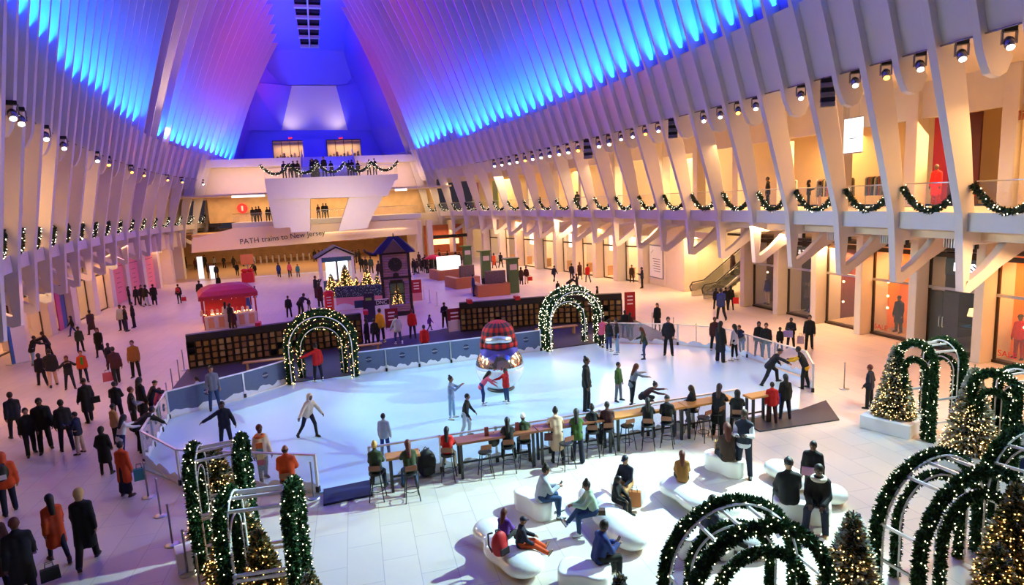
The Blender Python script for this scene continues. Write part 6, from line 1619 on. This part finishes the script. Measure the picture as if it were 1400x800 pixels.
board_sign((58, 459), (71, 456), 2.9, 'tall blue advertising panel at the left shopfronts, left one', ['24427e', '5a2a6a'])
t = thing('sign_stand', 'tall blue-edged white sign standing at the left frame edge', 'sign stand', (*gnd(29, 496), 0), R(50))
MB().box(-.6, .6, -.3, .3, 0, .03).build('base', M_STEEL, t); MB().box(-.28, .42, -.05, .05, .03, 2.6).build('board', M_RIBW, t); MB().box(-.42, -.28, -.058, .058, .03, 2.6).build('face', mat('sign_blue', (.03, .14, .55), .4), t)

# ------------------------------------------------------------------ upstairs shops: signs, mannequins, lamps, people
def up(px, py, X): return atX(px, py, X)
p = (23.9, 24.1, 9.75)
t = thing('lit_sign', 'white lit hanging sign in front of the upstairs shops', 'sign', p)
MB().box(-.04, .04, -.52, .52, -.78, .78).build('panel', mat('sign_glow', (1, 1, 1), .4, emit=(.85, .97, 1), estr=1.7), t); MB().box(-.045, .045, -.55, .55, .78, .84).build('top_edge', M_STEEL, t); MB().box(-.045, .045, -.55, .55, -.84, -.78).build('bottom_edge', M_STEEL, t)
MB().tube([(0, -.3, .84), (0, -.3, 2.0)], .012, 5).build('rod', M_STEEL, t); MB().tube([(0, .3, .84), (0, .3, 2.0)], .012, 5).build('rod', M_STEEL, t)
text('lettering', 'CAMPER', .14, (-.045, 0, -.12), (R(90), 0, R(-90)), mat('sign_grey', (.12, .15, .2), .4), t, .003) if False else MB().box(-.046, -.04, -.2, .2, -.16, -.12).build('text_line', MATS['sign_grey'], t)
p = atX(1383, 160, BACK_R(17)+.0)
t = thing('shop_sign', 'brown lettering starting Michele on the upstairs cream wall at the right frame edge', 'shop sign', (BACK_R(17)-.05, p[1]-.8, p[2]), 0)
text('lettering', 'Michele', .52, (0, 0, 0), (R(90), 0, R(-90)), mat('sign_brown', (.40, .10, .03), .5), t, .02)
struct(MB().box(BACK_R(17)+.05, BACK_R(17)+.2, 14.6, 17.6, 6.35, 11.7), 'wall_gallery_sign', mat('gallery_cream', (.85, .66, .36), .6, noise=.03))
t = thing('wire_rack', 'tall black wire shelf against the upstairs wall at the right', 'shelf', (BACK_R(16)-.3, 16.0, 6.35))
for y in (-.6, 0, .6): MB().tube([(0, y, 0), (0, y, 2.1)], .012, 5).build('upright', M_BLACK, t)
for z in (.1, .55, 1.0, 1.5, 2.1): MB().box(-.15, .15, -.6, .6, z-.01, z+.01).build('shelf', M_BLACK, t)
for k, (y, tc, lc) in enumerate(((22.5, 'c80c14', 'c80c14'), (21.6, 'e02020', 'b01010'))):
    mannequin(BACK_R(22)+.8, y, 6.35, R(90), 'mannequin in bright red long dress in the upstairs window, %s one' % ('left' if k == 0 else 'right'), 'coat', tc, 'skirt' if k == 0 else 'trousers', lc)
mannequin(BACK_R(18)+.8, 18.6, 6.35, R(90), 'mannequin in dark red outfit upstairs next to the wire shelf', 'jacket', '9a1410', 'trousers', '2a0c0c')
t = thing('shop_backdrop', 'deep red display wall behind the red mannequins upstairs', 'display wall', (BACK_R(22)+2.2, 22.1, 6.35)); MB().box(0, .1, -1.3, .1, 0, 4.0).build('dark_panel', mat('deep_brown', (.10, .02, .012), .5), t); MB().box(0, .1, .1, .9, 0, 4.0).build('red_panel', mat('deep_red', (.55, .02, .02), .5), t)
for k, y in enumerate((25.6, 27.6, 29.0, 31.8)):
    t = thing('clothes_rack', 'clothes rack with mixed garments upstairs, %s from the near end' % ORD[k], 'clothes rack', (BACK_R(y)+1.6, y, 6.35))
    MB().tube([(0, -.6, 0), (0, -.6, 1.5), (0, .6, 1.5), (0, .6, 0)], .015, 5).build('frame', M_STEEL, t)
    for q in range(9): MB().prism([(-.2, .5), (.2, .5), (.17, 1.38), (.04, 1.46), (-.04, 1.46), (-.17, 1.38)], -.5+q*.12, -.44+q*.12, 'y').build('garment', mat('garment_%d' % (q % 5), [(.25, .22, .12), (.5, .12, .06), (.12, .16, .2), (.6, .5, .3), (.05, .04, .04)][q % 5], .9), t)
for k, (y, z) in enumerate(((43.0, 9.0), (20.0, 10.9), (31, 10.9), (27, 10.9), (35, 10.9))):
    t = thing('pendant_lamp' if k == 0 else 'track_spotlight', 'oval glowing pendant lamp upstairs above the middle of the right balcony' if k == 0 else 'small black track spotlight upstairs, %s from the near end' % ORD[[0, 2, 1, 3][k-1]], 'lamp', (BACK_R(y)+.9, y, z))
    if k == 0: MB().lathe((0, 0, -.55), [(.05, 0), (.26, .25), (.30, .6), (.22, .95), (.05, 1.1)], 14).build('shade', mat('lamp_glow', (1, .9, .6), .5, emit=(1, .85, .55), estr=4), t); MB().tube([(0, 0, .5), (0, 0, 2.7)], .01, 4).build('cord', M_BLACK, t)
    else: MB().tube([(0, 0, 0), (-.12, 0, -.2)], .06, 8).build('can', M_BLACK, t); MB().tube([(0, 0, 0), (0, 0, .85)], .012, 4).build('stem', M_BLACK, t)
# louvre lights on the ceiling of the far upstairs shops
for k, y in enumerate((41, 44, 47, 50.5, 54, 58)):
    t = thing('ceiling_light', 'striped white louvre ceiling light upstairs, %s from the near end' % ORD[k], 'ceiling light', (BACK_R(y)+1.8, y, 11.66), 0, 'louvre lights upstairs on the right')
    for q in range(5): MB().box(-1.2+q*.55, -.9+q*.55, -1.1, 1.1, -.05, .05).build('louvre', mat('louvre_white', (1, 1, 1), .4, emit=(1, .9, .72), estr=2.0), t)
for k, (px, c, lab) in enumerate(((599, 'a0207a', 'magenta'), (618, '8fb04a', 'green'))):
    y = [76.5, 72.0][k]; o = MB().box(-.05, .05, -1.1, 1.1, 0, 3.4).build('colour_screen', mat('screen_'+lab, hx(c), .5), loc=(XR(y)+2.2, y, 6.35)); tag(o, 'tall %s panel behind the far right balcony' % lab, 'panel')
UPP = '''
1050|23.0|242|90|stand|m|short dk|jacket k|trousers k|person in black standing upstairs at the rail, nearest one
1106|24.4|246|-90|phone|f|long dk|jacket d|jeans n|person with dark hair upstairs looking at clothes, left one
1121|24.4|248|90|stand|f|bob dk|jacket gy|trousers be|person in grey top upstairs looking at clothes, right one
1330|24.0|268|90|stand|f|short au|jacket r|trousers k|person in dark red upstairs beside the nearest garland
905|21.6|258|110|railing|f|short dk|jacket br|trousers k|person in brown leaning on the upstairs rail by the oval lamp
983|21.6|259|20|stand|f|short dk|jacket o|trousers k|child in orange half hidden by the upstairs garland
789|20.4|262|20|stand|m|short dk|puffer k|jeans b|person in black puffer jacket at the upstairs rail in the middle
780|20.4|268|0|stand|f|bob dk|jacket mr|trousers k|child in maroon beside the black puffer jacket upstairs
756|20.2|264|10|stand|m|short dk|puffer mu|trousers k|person in mustard brown jacket at the upstairs rail
736|20.0|266|0|stand|m|bald dk|puffer k|trousers d|person in black jacket at the upstairs rail left of the mustard jacket
809|21.6|265|160|stand|f|long dk|jacket r|trousers k|person in bright red deep inside the upstairs shop
647|18.6|272|60|stand|f|long dk|jacket g|trousers k|person in dark green at the far upstairs rail
'''
for row in UPP.strip().splitlines():
    a = row.split('|'); px, X, yt = float(a[0]), float(a[1]), float(a[2])
    p = atX(px, yt, X); q = (p[0], p[1]); hair, hc = a[6].split(); tp_, tc = a[7].split(); lg, lc = a[8].split()
    s = min(1.06, max(.6, (p[2]-6.35)/1.75))
    person(q[0], q[1], 6.35, R(float(a[3]))-math.atan2(q[0], q[1]), s, a[4], a[5], hair, C[hc], tp_, C[tc], lg, C[lc], 'shoe', '1a1a1c', a[9], far=True)

# ------------------------------------------------------------------ clock tower
x, y = 4.05, 43.4; H = 4.35
t = thing('clock_tower', 'tall dark log-clad clock tower with pointed roof behind the rink', 'clock tower', (x, y, 0), R(-6))
M_LOG = mat('mauve_logs', (.30, .165, .23), .6, noise=.3, scale=6); M_LOGD = mat('dark_logs', (.012, .008, .010), .6)
w = .92; lg = MB()
for k in range(23):
    z = .35+k*.175
    if z > H-.15: break
    for s in (-1, 1):
        if .75 < z < 2.35:
            for a, b in ((-w, -.50), (.50, w)): lg.tube([(a, s*w, z), (b, s*w, z)], .088, 8)
        else: lg.tube([(-w, s*w, z), (w, s*w, z)], .088, 8)
        lg.tube([(s*w, -w, z), (s*w, w, z)], .088, 8)
lg.build('log_walls', M_LOG, t)
for sx in (-1, 1):
    for sy in (-1, 1): MB().box(sx*w-.09, sx*w+.09, sy*w-.09, sy*w+.09, 0, H).build('corner_post', M_LOGD, t)
MB().box(-w-.14, w+.14, -w-.14, w+.14, 0, .32).build('plinth', M_LOGD, t); MB().box(-w-.12, w+.12, -w-.12, w+.12, 2.60, 2.72).build('band', M_LOGD, t)
rf = MB(); e = 1.42
rf.add([(-e, -e, H), (e, -e, H), (e, e, H), (-e, e, H), (-.35, 0, H+1.05), (.35, 0, H+1.05)], [(3, 2, 1, 0), (0, 1, 5, 4), (1, 2, 5), (2, 3, 4, 5), (3, 0, 4)], 0); rf.build('roof', M_LOGD, t)
MB().prism([(-.75, H+.05), (.75, H+.05), (0, H+.92)], -e-.06, -.4, 'y').build('gable', mat('gable_wood', (.10, .05, .03), .6, noise=.5, scale=8), t)
MB().lathe((0, 0, H+1.0), [(.05, 0), (.02, .3)], 6).build('finial', M_LOGD, t)
for k in range(6): MB().bar((-.9+.3*k+.15, -e-.02, H-.02), (-.9+.3*k+.15, -e-.02, H+.14), .04).build('roof_bracket', M_LOGD, t)
cl = MB(); cl.tube([(0, -w-.09, 3.55), (0, -w-.16, 3.55)], [.47, .47], 28); c_ = cl.build('clock_face', M_BLACK, t)
for k in range(12):
    a = 2*PI*k/12; MB().bar((.36*math.sin(a), -w-.17, 3.55+.36*math.cos(a)), (.43*math.sin(a), -w-.17, 3.55+.43*math.cos(a)), .03, .01).build('hour_mark', mat('brass_dim', (.22, .18, .12), .4, .7), c_)
MB().bar((0, -w-.18, 3.55), (.18, -w-.18, 3.68), .03, .01).build('hour_hand', MATS['brass_dim'], c_); MB().bar((0, -w-.18, 3.55), (-.08, -w-.18, 3.90), .022, .01).build('minute_hand', MATS['brass_dim'], c_)
MB().box(-.42, .42, -w-.14, -w-.08, 2.28, 2.50).build('name_board', M_BLACK, t); MB().prism([(-.2, 2.72), (.2, 2.72), (.18, 2.95), (0, 3.02), (-.18, 2.95)], -w-.14, -w-.08, 'y').build('crest', M_BLACK, t)
wn = MB().box(-.50, .50, -w+.02, -w+.05, .78, 2.28).build('window_pane', M_GLASS, t); MB().box(-.52, -.46, -w-.06, -w+.06, .75, 2.3).box(.46, .52, -w-.06, -w+.06, .75, 2.3).box(-.03, .03, -w-.04, -w+.0, .75, 2.3).box(-.5, .5, -w-.04, -w, 1.5, 1.55).build('window_frame', M_LOGD, t)
MB().box(-.8, .8, .5, .55, .4, 2.5).build('back_panel', mat('teal_panel', (.05, .14, .17), .5), t)
MB().tube([(-1.2, -.2, H-.15), (-1.6, -.1, H-.1), (-1.95, .0, H+.1), (-2.05, 0, H+.28)], [.10, .12, .08, .04], 6).build('carved_arm', M_LOGD, t)
tree(x-.05, y-.35, .55, 1.6, .42, 'small gold tree glowing inside the clock tower window', .1, bm=M_BULBG, bulbs=150, br=1.8)
spot('tower_light', (x+.3, y-.6, 2.55), (x, y-.2, 1), 30, WARM, 120, .6, .1)

# ------------------------------------------------------------------ booth, trees, fence and signs left of the tower
x, y = atY(460, 372, 60.3)[0], 60.3
t = thing('gift_booth', 'white gabled booth with teal fascia and bright windows left of the clock tower', 'booth', (x, y, 0), R(4))
w, h = 1.42, 3.08
for s in (-1, 1): MB().box(s*w-.12, s*w+.12, -w, w, 0, h).build('side_wall', M_RIBW, t)
MB().prism([(-w-.1, h), (w+.1, h), (0, h+.85)], -w, w, 'y').build('gable', M_RIBW, t)
r_ = MB()
for s in (-1, 1): r_.prism([(0, h+.98), (0, h+.84), (s*(w+.45), h-.10), (s*(w+.45), h+.04)], -w-.3, w+.3, 'y')
r_.build('roof', mat('dark_blue_roof', (.004, .008, .014), .5), t)
MB().box(-w+.1, w-.1, -w-.02, -w+.05, h-.42, h-.02).build('fascia', mat('teal_fascia', (.03, .13, .18), .5), t)
MB().box(-w+.1, w-.1, -w, -w+.1, 0, .95).build('counter_front', mat('teal_fascia', (.03, .13, .18), .5), t)
for s in (-1, 1): MB().box(s*.55-.45, s*.55+.45, -w+.3, -w+.34, 1.0, h-.45).build('lit_window', mat('booth_glow', (1, 1, 1), .4, emit=(.8, .95, 1), estr=1.8), t)
MB().box(-.06, .06, -w-.02, -w+.1, .9, h-.4).build('mullion', MATS['teal_fascia'], t)
for k, (px, py, hh) in enumerate(((455, 399, 2.3), (474, 390, 2.7), (489, 394, 1.7), (503, 386, 2.2), (517, 391, 1.8), (464, 396, 1.6), (496, 397, 1.4))):
    gx, gy = gnd(px, py+10); tree(gx, gy, 0, hh, hh*.32, 'small gold lit tree in the group left of the clock tower, %s from the left' % ORD[[0, 2, 3, 5, 6, 1, 4][k]], .1, bm=M_BULBG, bulbs=int(70*hh), n=int(300*hh), br=2.6, group='small trees left of the clock tower')
def pan(p0, p1, z0, z1, m, name, label, cat, th=.08):
    a, b = Vector((*gnd(*p0), 0)), Vector((*gnd(*p1), 0)); o = MB().box(0, (b-a).length, -th/2, th/2, z0, z1).build(name, m, loc=(a.x, a.y, 0), rot=(0, 0, math.atan2(b.y-a.y, b.x-a.x))); tag(o, label, cat); return o
M_HEDGE = mat('sparkling_hedge', (.02, .05, .07), .5, noise=.9, scale=14)
a = gnd(461, 424); b = gnd(528, 420)
o = pan((461, 424), (528, 420), .95, 1.75, M_HEDGE, 'hedge', 'low dark blue hedge with white sparkles above the pink banner', 'hedge', .5)
hb = MB()
for _ in range(260):
    u = RNG.random()*math.dist(a, b); octa(hb, (u, -.27, RNG.uniform(.97, 1.74)), RNG.uniform(.012, .03))
tag(hb.build('frost_sparkles', mat('frost_white', (.6, .75, .85), .4), o, fix=False), kind='stuff')
t = thing('snow_banner', 'pink banner with white snow hills under the dark hedge', 'banner', (a[0], a[1]-.32, 0), math.atan2(b[1]-a[1], b[0]-a[0])); L = math.dist(a, b)
MB().box(0, L, -.03, .03, 0, .95).build('sheet', mat('salmon_sheet', (.78, .30, .30), .5, noise=.03), t)
MB().prism([(0, .02)]+[(L*k/14, .30+.22*math.sin(k*.55+.4)) for k in range(15)]+[(L, .02)], -.04, -.031, 'y').build('snow_hills', M_SNOW, t)
t2 = thing('white_sign', 'white banner with dark strip reading DNC in front of the clock tower', 'sign', (*gnd(513, 437), 0), R(2))
MB().box(0, 1.0, -.04, .04, 0, 1.35).build('sheet', M_RIBW, t2); MB().box(0, 1.0, -.05, -.041, .95, 1.30).build('strip', M_BLACK, t2); text('lettering', 'DNC', .34, (.5, -.055, 1.12), (R(90), 0, 0), M_RIBW, t2, .002)
t2 = thing('dark_sign', 'dark navy poster stand with green writing beside the white banner', 'poster', (*gnd(500, 441), 0), R(0))
MB().box(0, .68, -.04, .04, 0, 1.9).build('board', mat('navy_poster', (.012, .010, .035), .5), t2); MB().box(.1, .5, -.05, -.041, 1.45, 1.62).build('writing', mat('poster_green', (.2, .3, .04), .5), t2); MB().box(-.62, -.08, -.05, .0, 1.02, 1.5).build('side_plate', mat('night_blue', (.01, .03, .10), .4), t2); MB().box(-.08, 0, -.03, .03, 0, 1.5).build('post', M_BLACK, t2)
x, y = gnd(452, 432)
t = thing('post_box', 'tall bright red cylinder post box with white lines of writing', 'post box', (x, y, 0))
MB().lathe((0, 0, 0), [(.36, 0), (.36, .1), (.32, .12), (.32, 1.55), (.37, 1.6), (.37, 1.68), (.2, 1.82)], 22).build('drum', mat('post_red', (.62, .008, .006), .35), t)
for k, z in enumerate((1.35, 1.15, .95, .72)): MB().box(-.15, .15, -.335, -.31, z, z+.06).build('writing', M_RIBW, t)
x, y = gnd(434, 436)
def easel(px, py, w, z0, z1, z2, label, c1, c2, rz=0):
    x, y = gnd(px, py); t = thing('poster_stand', label, 'poster', (x, y, 0), rz)
    MB().box(-w/2, w/2, -.04, .04, z1, z2).build('upper_sheet', mat('poster_'+c1, hx(c1), .5), t); MB().box(-w/2, w/2, -.03, .03, z0, z1).build('lower_sheet', mat('poster_'+c2, hx(c2), .5), t)
    MB().box(-w/2-.03, -w/2, -.04, .04, 0, z2).build('post', M_BLACK, t)
    for k in range(3): MB().box(-w*.3, w*.25, -.05, -.04, z2-.3-.22*k, z2-.22-.22*k).build('writing', mat('poster_white', (.8, .7, .7), .5), t)
    return t
easel(571, 413, .75, .1, .72, 1.75, 'red poster with white writing above a pink panel right of the clock tower', 'a01228', 'd98a90')
easel(623, 455, .85, .1, .75, 1.45, 'dark red and white poster stand at the left end of the right cubby wall', '7a0c14', 'd8c8cc', R(4))
easel(862, 440, .60, .1, .3, 1.8, 'red poster at the right end of the right cubby wall', 'a01018', '6a0a10', R(-12))
easel(537, 450, .75, .1, .3, 1.3, 'dark red poster beside the yellow jacket in front of the clock tower', '7a0c18', '5a0a12')
# domed red stall
gx, gy = gnd(315, 442)
t = thing('domed_stall', 'red stall with domed fabric roof and lit white counters', 'stall', (gx, gy, 0), R(12)); w = 1.6
M_STR = mat('stall_red', (.42, .02, .03), .6, noise=.15); 
n = 16; rows = []
mb = MB()
prof = [(w*1.12, 1.95), (w*1.12, 2.22), (w*.95, 2.50), (w*.6, 2.72), (.05, 2.84)]
for r0, z in prof:
    rows.append([(r0*math.copysign(min(1, abs(math.cos(PI/4+PI/2*k/4))*1.41), math.cos(PI/4+PI/2*k/4)), r0*math.copysign(min(1, abs(math.sin(PI/4+PI/2*k/4))*1.41), math.sin(PI/4+PI/2*k/4)), z) for k in range(17)])
strip(rows, mb); mb.build('roof', M_STR, t)
for sx in (-1, 1):
    for sy in (-1, 1): MB().box(sx*w-.05, sx*w+.05, sy*w-.05, sy*w+.05, 0, 2.0).build('post', M_STR, t)
for s in (-1, 1):
    MB().box(-w, w, s*w-.22, s*w+.22, 0, .9).build('counter', mat('cream_counter', (.75, .62, .42), .5), t)
for k in range(5): MB().box(-w+.2+k*.62, -w+.55+k*.62, -w-.24, -w-.22, .12, .8).build('counter_panel', mat('amber_panel', (.75, .35, .10), .5), t)
MB().box(-w*.9, w*.9, .6, .7, .0, 1.9).build('back_wall', M_STR, t)
b_ = MB()
for _ in range(60): octa(b_, (RNG.uniform(-w, w), -w-.02-RNG.random()*.15, RNG.choice([.95, 1.95])+RNG.random()*.1), .035)
tag(b_.build('string_lights', M_BULB, t, fix=False), kind='stuff')
for k in range(10):
    c = [(.7, .5, .35), (.5, .05, .05), (.8, .75, .6)][k % 3]; o = MB().lathe((0, 0, 0), [(.11, 0), (.13, .12), (.07, .22), (.10, .32), (.04, .40)], 8).build('soft_toy', mat('toy_%d' % (k % 3), c, .8), loc=(gx-1.4+k*.31, gy-1.62+.03*k, .9)); tag(o, 'small soft toy on the front counter of the red stall, %s from the left' % ORD[k], 'toy', 'soft toys on the red stall counter')
area('stall_light', (gx, gy-.4, 1.9), (gx, gy-1.2, .8), 2, .6, 60, (1, .45, .25))
t = thing('pennant_sign', 'tall narrow blue pointed sign with an orange tip beside the red stall', 'sign', (*gnd(342, 441), 0))
MB().prism([(-.26, 0), (.30, 0), (.12, 1.75), (-.08, 1.75)], -.06, .06, 'y').build('blade', mat('pennant_blue', (.01, .05, .55), .4), t); MB().ball((.02, 0, 1.88), (.20, .1, .16), 10).build('tip', mat('pennant_tip', (.7, .15, .03), .5), t)
gx, gy = gnd(340, 386)
t = thing('gift_bow_stand', 'big red gift box with bow on a stand under an orange sign', 'decoration', (gx, gy, 0)); MB().box(-.6, .6, -.5, .5, 0, 1.1).build('box', mat('gift_red', (.6, .01, .015), .5), t)
for s in (-1, 1): MB().ball((s*.3, -.1, 1.3), (.36, .2, .22), 10).build('bow_loop', MATS['gift_red'], t)
MB().box(-.65, .65, .5, .6, 1.9, 3.0).build('orange_sign', mat('orange_sign', (.75, .25, .04), .5), t); MB().box(-.06, .06, .5, .6, 0, 1.9).build('post', M_STEEL, t)
# lit pillar signs in the far concourse
for k, (px, py, h) in enumerate(((276, 381, 2.6), (292, 381, 1.5))):
    gx, gy = gnd(px, py); o = MB().box(-.28, .28, -.1, .1, 0, h).build('pillar_sign', mat('pillar_lit', (.8, .9, 1), .4, emit=(.7, .85, 1), estr=1.1), loc=(gx, gy, 0)); tag(o, 'white lit %s pillar sign in the far left concourse' % ('tall' if k == 0 else 'short'), 'sign')
# display counters with green pillars on the right
for k, (p0, p1, gh, pp) in enumerate((((600, 384), (636, 380), 1.0, (640, 372)), ((624, 396), (657, 392), .0, (665, 383)), ((654, 407), (698, 403), .0, (702, 400)))):
    a, b = gnd(*p0), gnd(*p1); L = math.dist(a, b); t = thing('display_counter', 'low orange wooden display counter, %s of three beyond the rink' % ['far left', 'middle', 'nearest'][k], 'counter', (a[0], a[1], 0), math.atan2(b[1]-a[1], b[0]-a[0]))
    W = mat('orange_wood', (.42, .14, .04), .5, noise=.15); MB().box(0, L, 0, .45, 0, .95).box(0, .45, .4, 2.6, 0, .95).box(L-.4, L, .4, 2.6, 0, .95).build('cabinet', W, t)
    if k == 0: MB().box(.5, L-.2, .5, 1.6, .95, 2.2).build('lit_case', mat('case_glow', (1, 1, 1), .4, emit=(1, .93, .78), estr=1.5), t)
    else: MB().box(.9, L-.1, .9, 1.3, .6, 1.9).build('shelf_unit', mat('dim_goods', (.12, .08, .07), .6, noise=.9, scale=12), t)
    gx, gy = gnd(pp[0], pp[1]); t = thing('sign_pillar', 'green square pillar with a pale sign, %s of three beside the display counters' % ['far left', 'middle', 'nearest'][k], 'pillar', (gx, gy, 0)); MB().box(-.42, .42, -.35, .35, 0, 2.75).build('shaft', mat('shop_green', (.05, .12, .025), .5), t); MB().box(-.3, .3, -.37, -.35, 1.9, 2.35).build('sign_plate', mat('plate_pale', (.6, .5, .42), .5), t); MB().box(-.75, .5, -.45, .45, 2.75, 2.85).build('cap_plate', mat('shop_green', (.05, .12, .025), .5), t)
# shop with red interior at the far right end
t = thing('far_shop', 'small shop with orange-red lit counter under a dark canopy at the far right end', 'shop', (fx(612, 80, 350), 79.0, 0)); MB().box(-2.6, 2.6, 3.0, 3.2, 0, 4.6).build('back_wall', mat('shop_redwall', (.35, .10, .04), .6, noise=.4, scale=2), t); MB().box(-2.4, 2.4, 0, .8, 0, 1.1).build('counter', mat('orange_wood', (.42, .14, .04), .5), t); MB().box(-2.6, 2.6, .0, .2, 3.0, 3.4).build('canopy', M_DARK, t)
MB().box(-2.0, 2.0, 2.9, 2.98, 2.0, 2.7).build('lit_menu', mat('menu_glow', (1, .8, .5), .5, emit=(1, .6, .3), estr=1.6), t); area('shop_light', (fx(612, 80, 350), 80.6, 3.9), (fx(612, 80, 350), 80.8, 0), 3.5, 1.5, 120, (1, .45, .2))
t2 = text('shop_sign', 'Mango', .9, (fx(612, 80, 350)-.3, 78.9, 4.2), (R(90), 0, 0), mat('sign_lit_soft', (1, 1, 1), .4, emit=(.9, .9, 1), estr=1.2)) if False else None
gx, gy = gnd(594, 376); t = thing('umbrella', 'open red umbrella over the crowd at the far right of the clock tower', 'umbrella', (gx, gy, 0))
MB().lathe((0, 0, 1.75), [(1.05, 0), (.8, .18), (.4, .34), (.02, .42)], 12).build('canopy', mat('umbrella_red', (.65, .02, .02), .6), t); MB().tube([(0, 0, 0.0), (0, 0, 2.1)], .02, 5).build('shaft', M_STEEL, t)
# the far crowd right and left of the tower: people nobody can tell apart
LABC = 'person in dark clothes in the crowd right of the clock tower'
for k in range(26):
    px = 566+k*2.55+RNG.uniform(-1, 1); py = 376-RNG.uniform(0, 14); x, y = gnd(px, py)
    person(x, y, 0, R(RNG.uniform(0, 360)), RNG.uniform(.9, 1.05), ['stand', 'walk', 'pockets', 'phone'][k % 4], 'mf'[k % 2], ['short', 'long', 'beanie'][k % 3], C['dk'], ['jacket', 'coat', 'puffer'][k % 3], C[['k', 'd', 'br', 'mr', 'n', 'k'][k % 6]], 'trousers', C['k'], 'shoe', '1a1a1c', LABC+', %s from the left' % ORD[k], 'crowd right of the clock tower', far=True)
LABT = 'person in dark clothes in the far ticket hall'
for k in range(22):
    px = 432+k*4.6+RNG.uniform(-1, 1) if k < 14 else 255+(k-14)*13; py = 362-RNG.uniform(0, 6)+(8 if k >= 14 else 0); x, y = gnd(px, py)
    person(x, y, 0, R(RNG.uniform(0, 360)), RNG.uniform(.9, 1.05), ['stand', 'walk', 'pockets', 'walk2'][k % 4], 'mf'[k % 2], ['short', 'long', 'bob'][k % 3], C['dk'], ['jacket', 'coat', 'jacket'][k % 3], C[['k', 'd', 'br', 'mr', 'k', 'gy'][k % 6]], 'trousers', C['k'], 'shoe', '1a1a1c', LABT+(', %s from the clock tower booth' if k < 14 else ', %s towards the left end') % ORD[k if k < 14 else k-14], 'people in the far ticket hall', far=True)
PLT = 'person at the rail of the far overlook platform'
for k, px in enumerate((389, 397, 402, 408, 428, 434, 444, 454, 482, 490, 505, 513, 478)):
    p = atY(px, 238, YP+.7+RNG.random()); person(p[0], p[1], ZP, R(RNG.choice([170, 190, 10])), RNG.uniform(.95, 1.1)*(1.15 if px in (428, 434, 444) else 1), ['stand', 'railing', 'phone'][k % 3] if px not in (428, 444) else 'stand', 'mf'[k % 2], 'short', C['dk'], 'jacket', C['k'], 'trousers', C['k'], 'shoe', '1a1a1c', PLT+', %s from the left' % ORD[[0, 1, 2, 3, 4, 5, 6, 7, 9, 10, 11, 12, 8][k]], 'people on the far platform', far=True)
GLT = 'person at the glass rail of the far middle gallery'
for k, px in enumerate((346, 351, 355, 366, 370, 436, 443, 447)):
    p = atY(px, 296, YG+.8+RNG.random()*1.5); person(p[0], p[1], 6.3, R(RNG.choice([170, 190, 10])), RNG.uniform(.95, 1.05), 'stand', 'mf'[k % 2], 'short', C['dk'], 'jacket', C[['k', 'd', 'mr'][k % 3]], 'trousers', C['k'], 'shoe', '1a1a1c', GLT+', %s from the left' % ORD[k], 'people on the far gallery', far=True)
# ticket hall details: gates, hanging red banners, round red sign
for k in range(10):
    px = 350+k*8.2; x = fx(px, 99, 350); o = MB().box(-.12, .12, -.8, .8, 0, 1.05).build('ticket_gate', M_STEEL, loc=(x, 97.5, 0)); tag(o, 'metal ticket gate in the far hall, %s from the left' % ORD[k], 'ticket gate', 'ticket gates')
for k, (px, c) in enumerate(((437, 'b01c1c'), (442, 'd8b088'), (448, 'd8b088'), (456, 'd01c1c'), (461, 'e02424'), (467, 'd01c1c'), (471, 'd01c1c'), (480, 'd8b088'), (490, 'd8b088'), (500, 'd8b088'), (510, 'd8b088'))):
    x = fx(px, 95, 340); o = MB().box(-.26, .26, -.02, .02, 2.6, 5.02).build('hanging_banner', mat('banner_'+c, hx(c), .6), loc=(x, 95, 0)); tag(o, '%s hanging banner in the far hall, %s from the left' % ('red' if c[0] in 'bde' and c[2:4] in ('1c', '24') else 'tan', ORD[k]), 'banner', 'hanging banners in the far hall')
x = fx(331, 85.5, 283); t = thing('round_sign', 'round red sign with a white mark on the far left gallery', 'sign', (x, 85.6, 8.0)); MB().tube([(0, 0, 0), (0, -.08, 0)], [.62, .62], 24).build('disc', mat('sign_red', (.75, .02, .02), .5, emit=(.8, .02, .02), estr=.8), t); MB().box(-.1, .1, -.1, -.08, -.3, .3).build('mark', M_RIBW, t)
for k, (px, z) in enumerate(((335, 10.2), (341, 9.8))):
    p = atY(px, 247+5*k, 82); o = MB().lathe((0, 0, 0), [(.12, 0), (.14, .05)], 10).build('downlight', M_BULB, loc=(p[0], 82, 9.38)); tag(o, 'small round ceiling downlight left of the far platform, %s' % ('left one' if k == 0 else 'right one'), 'downlight')
for k, (xx0, xx1) in enumerate(((316, 361), (540, 556))):
    x0, x1 = fx(xx0, 78.5, 260), fx(xx1, 78.5, 258); o = MB().box(x0, x1, 78.2, 78.6, 9.2, 9.44).build('light_strip', mat('strip_lit', (1, 1, 1), .4, emit=(1, .93, .8), estr=1.6)); tag(o, 'long white lit ceiling strip on the %s of the far platform' % ('left' if k == 0 else 'right'), 'light strip')
t = thing('potted_shrub', 'dark dense shrub in the middle of the far overlook platform', 'shrub', (fx(430, 74, 225), 74, ZP)); g, b = garland_mb([(0, 0, .3), (0, 0, 1.9)], .75, 380, .3, .08, 0, .02); g.build('foliage', [M_SWAG, M_FIR], t, fix=False); MB().lathe((0, 0, 0), [(.35, 0), (.45, .5)], 12).build('pot', M_DARK, t)
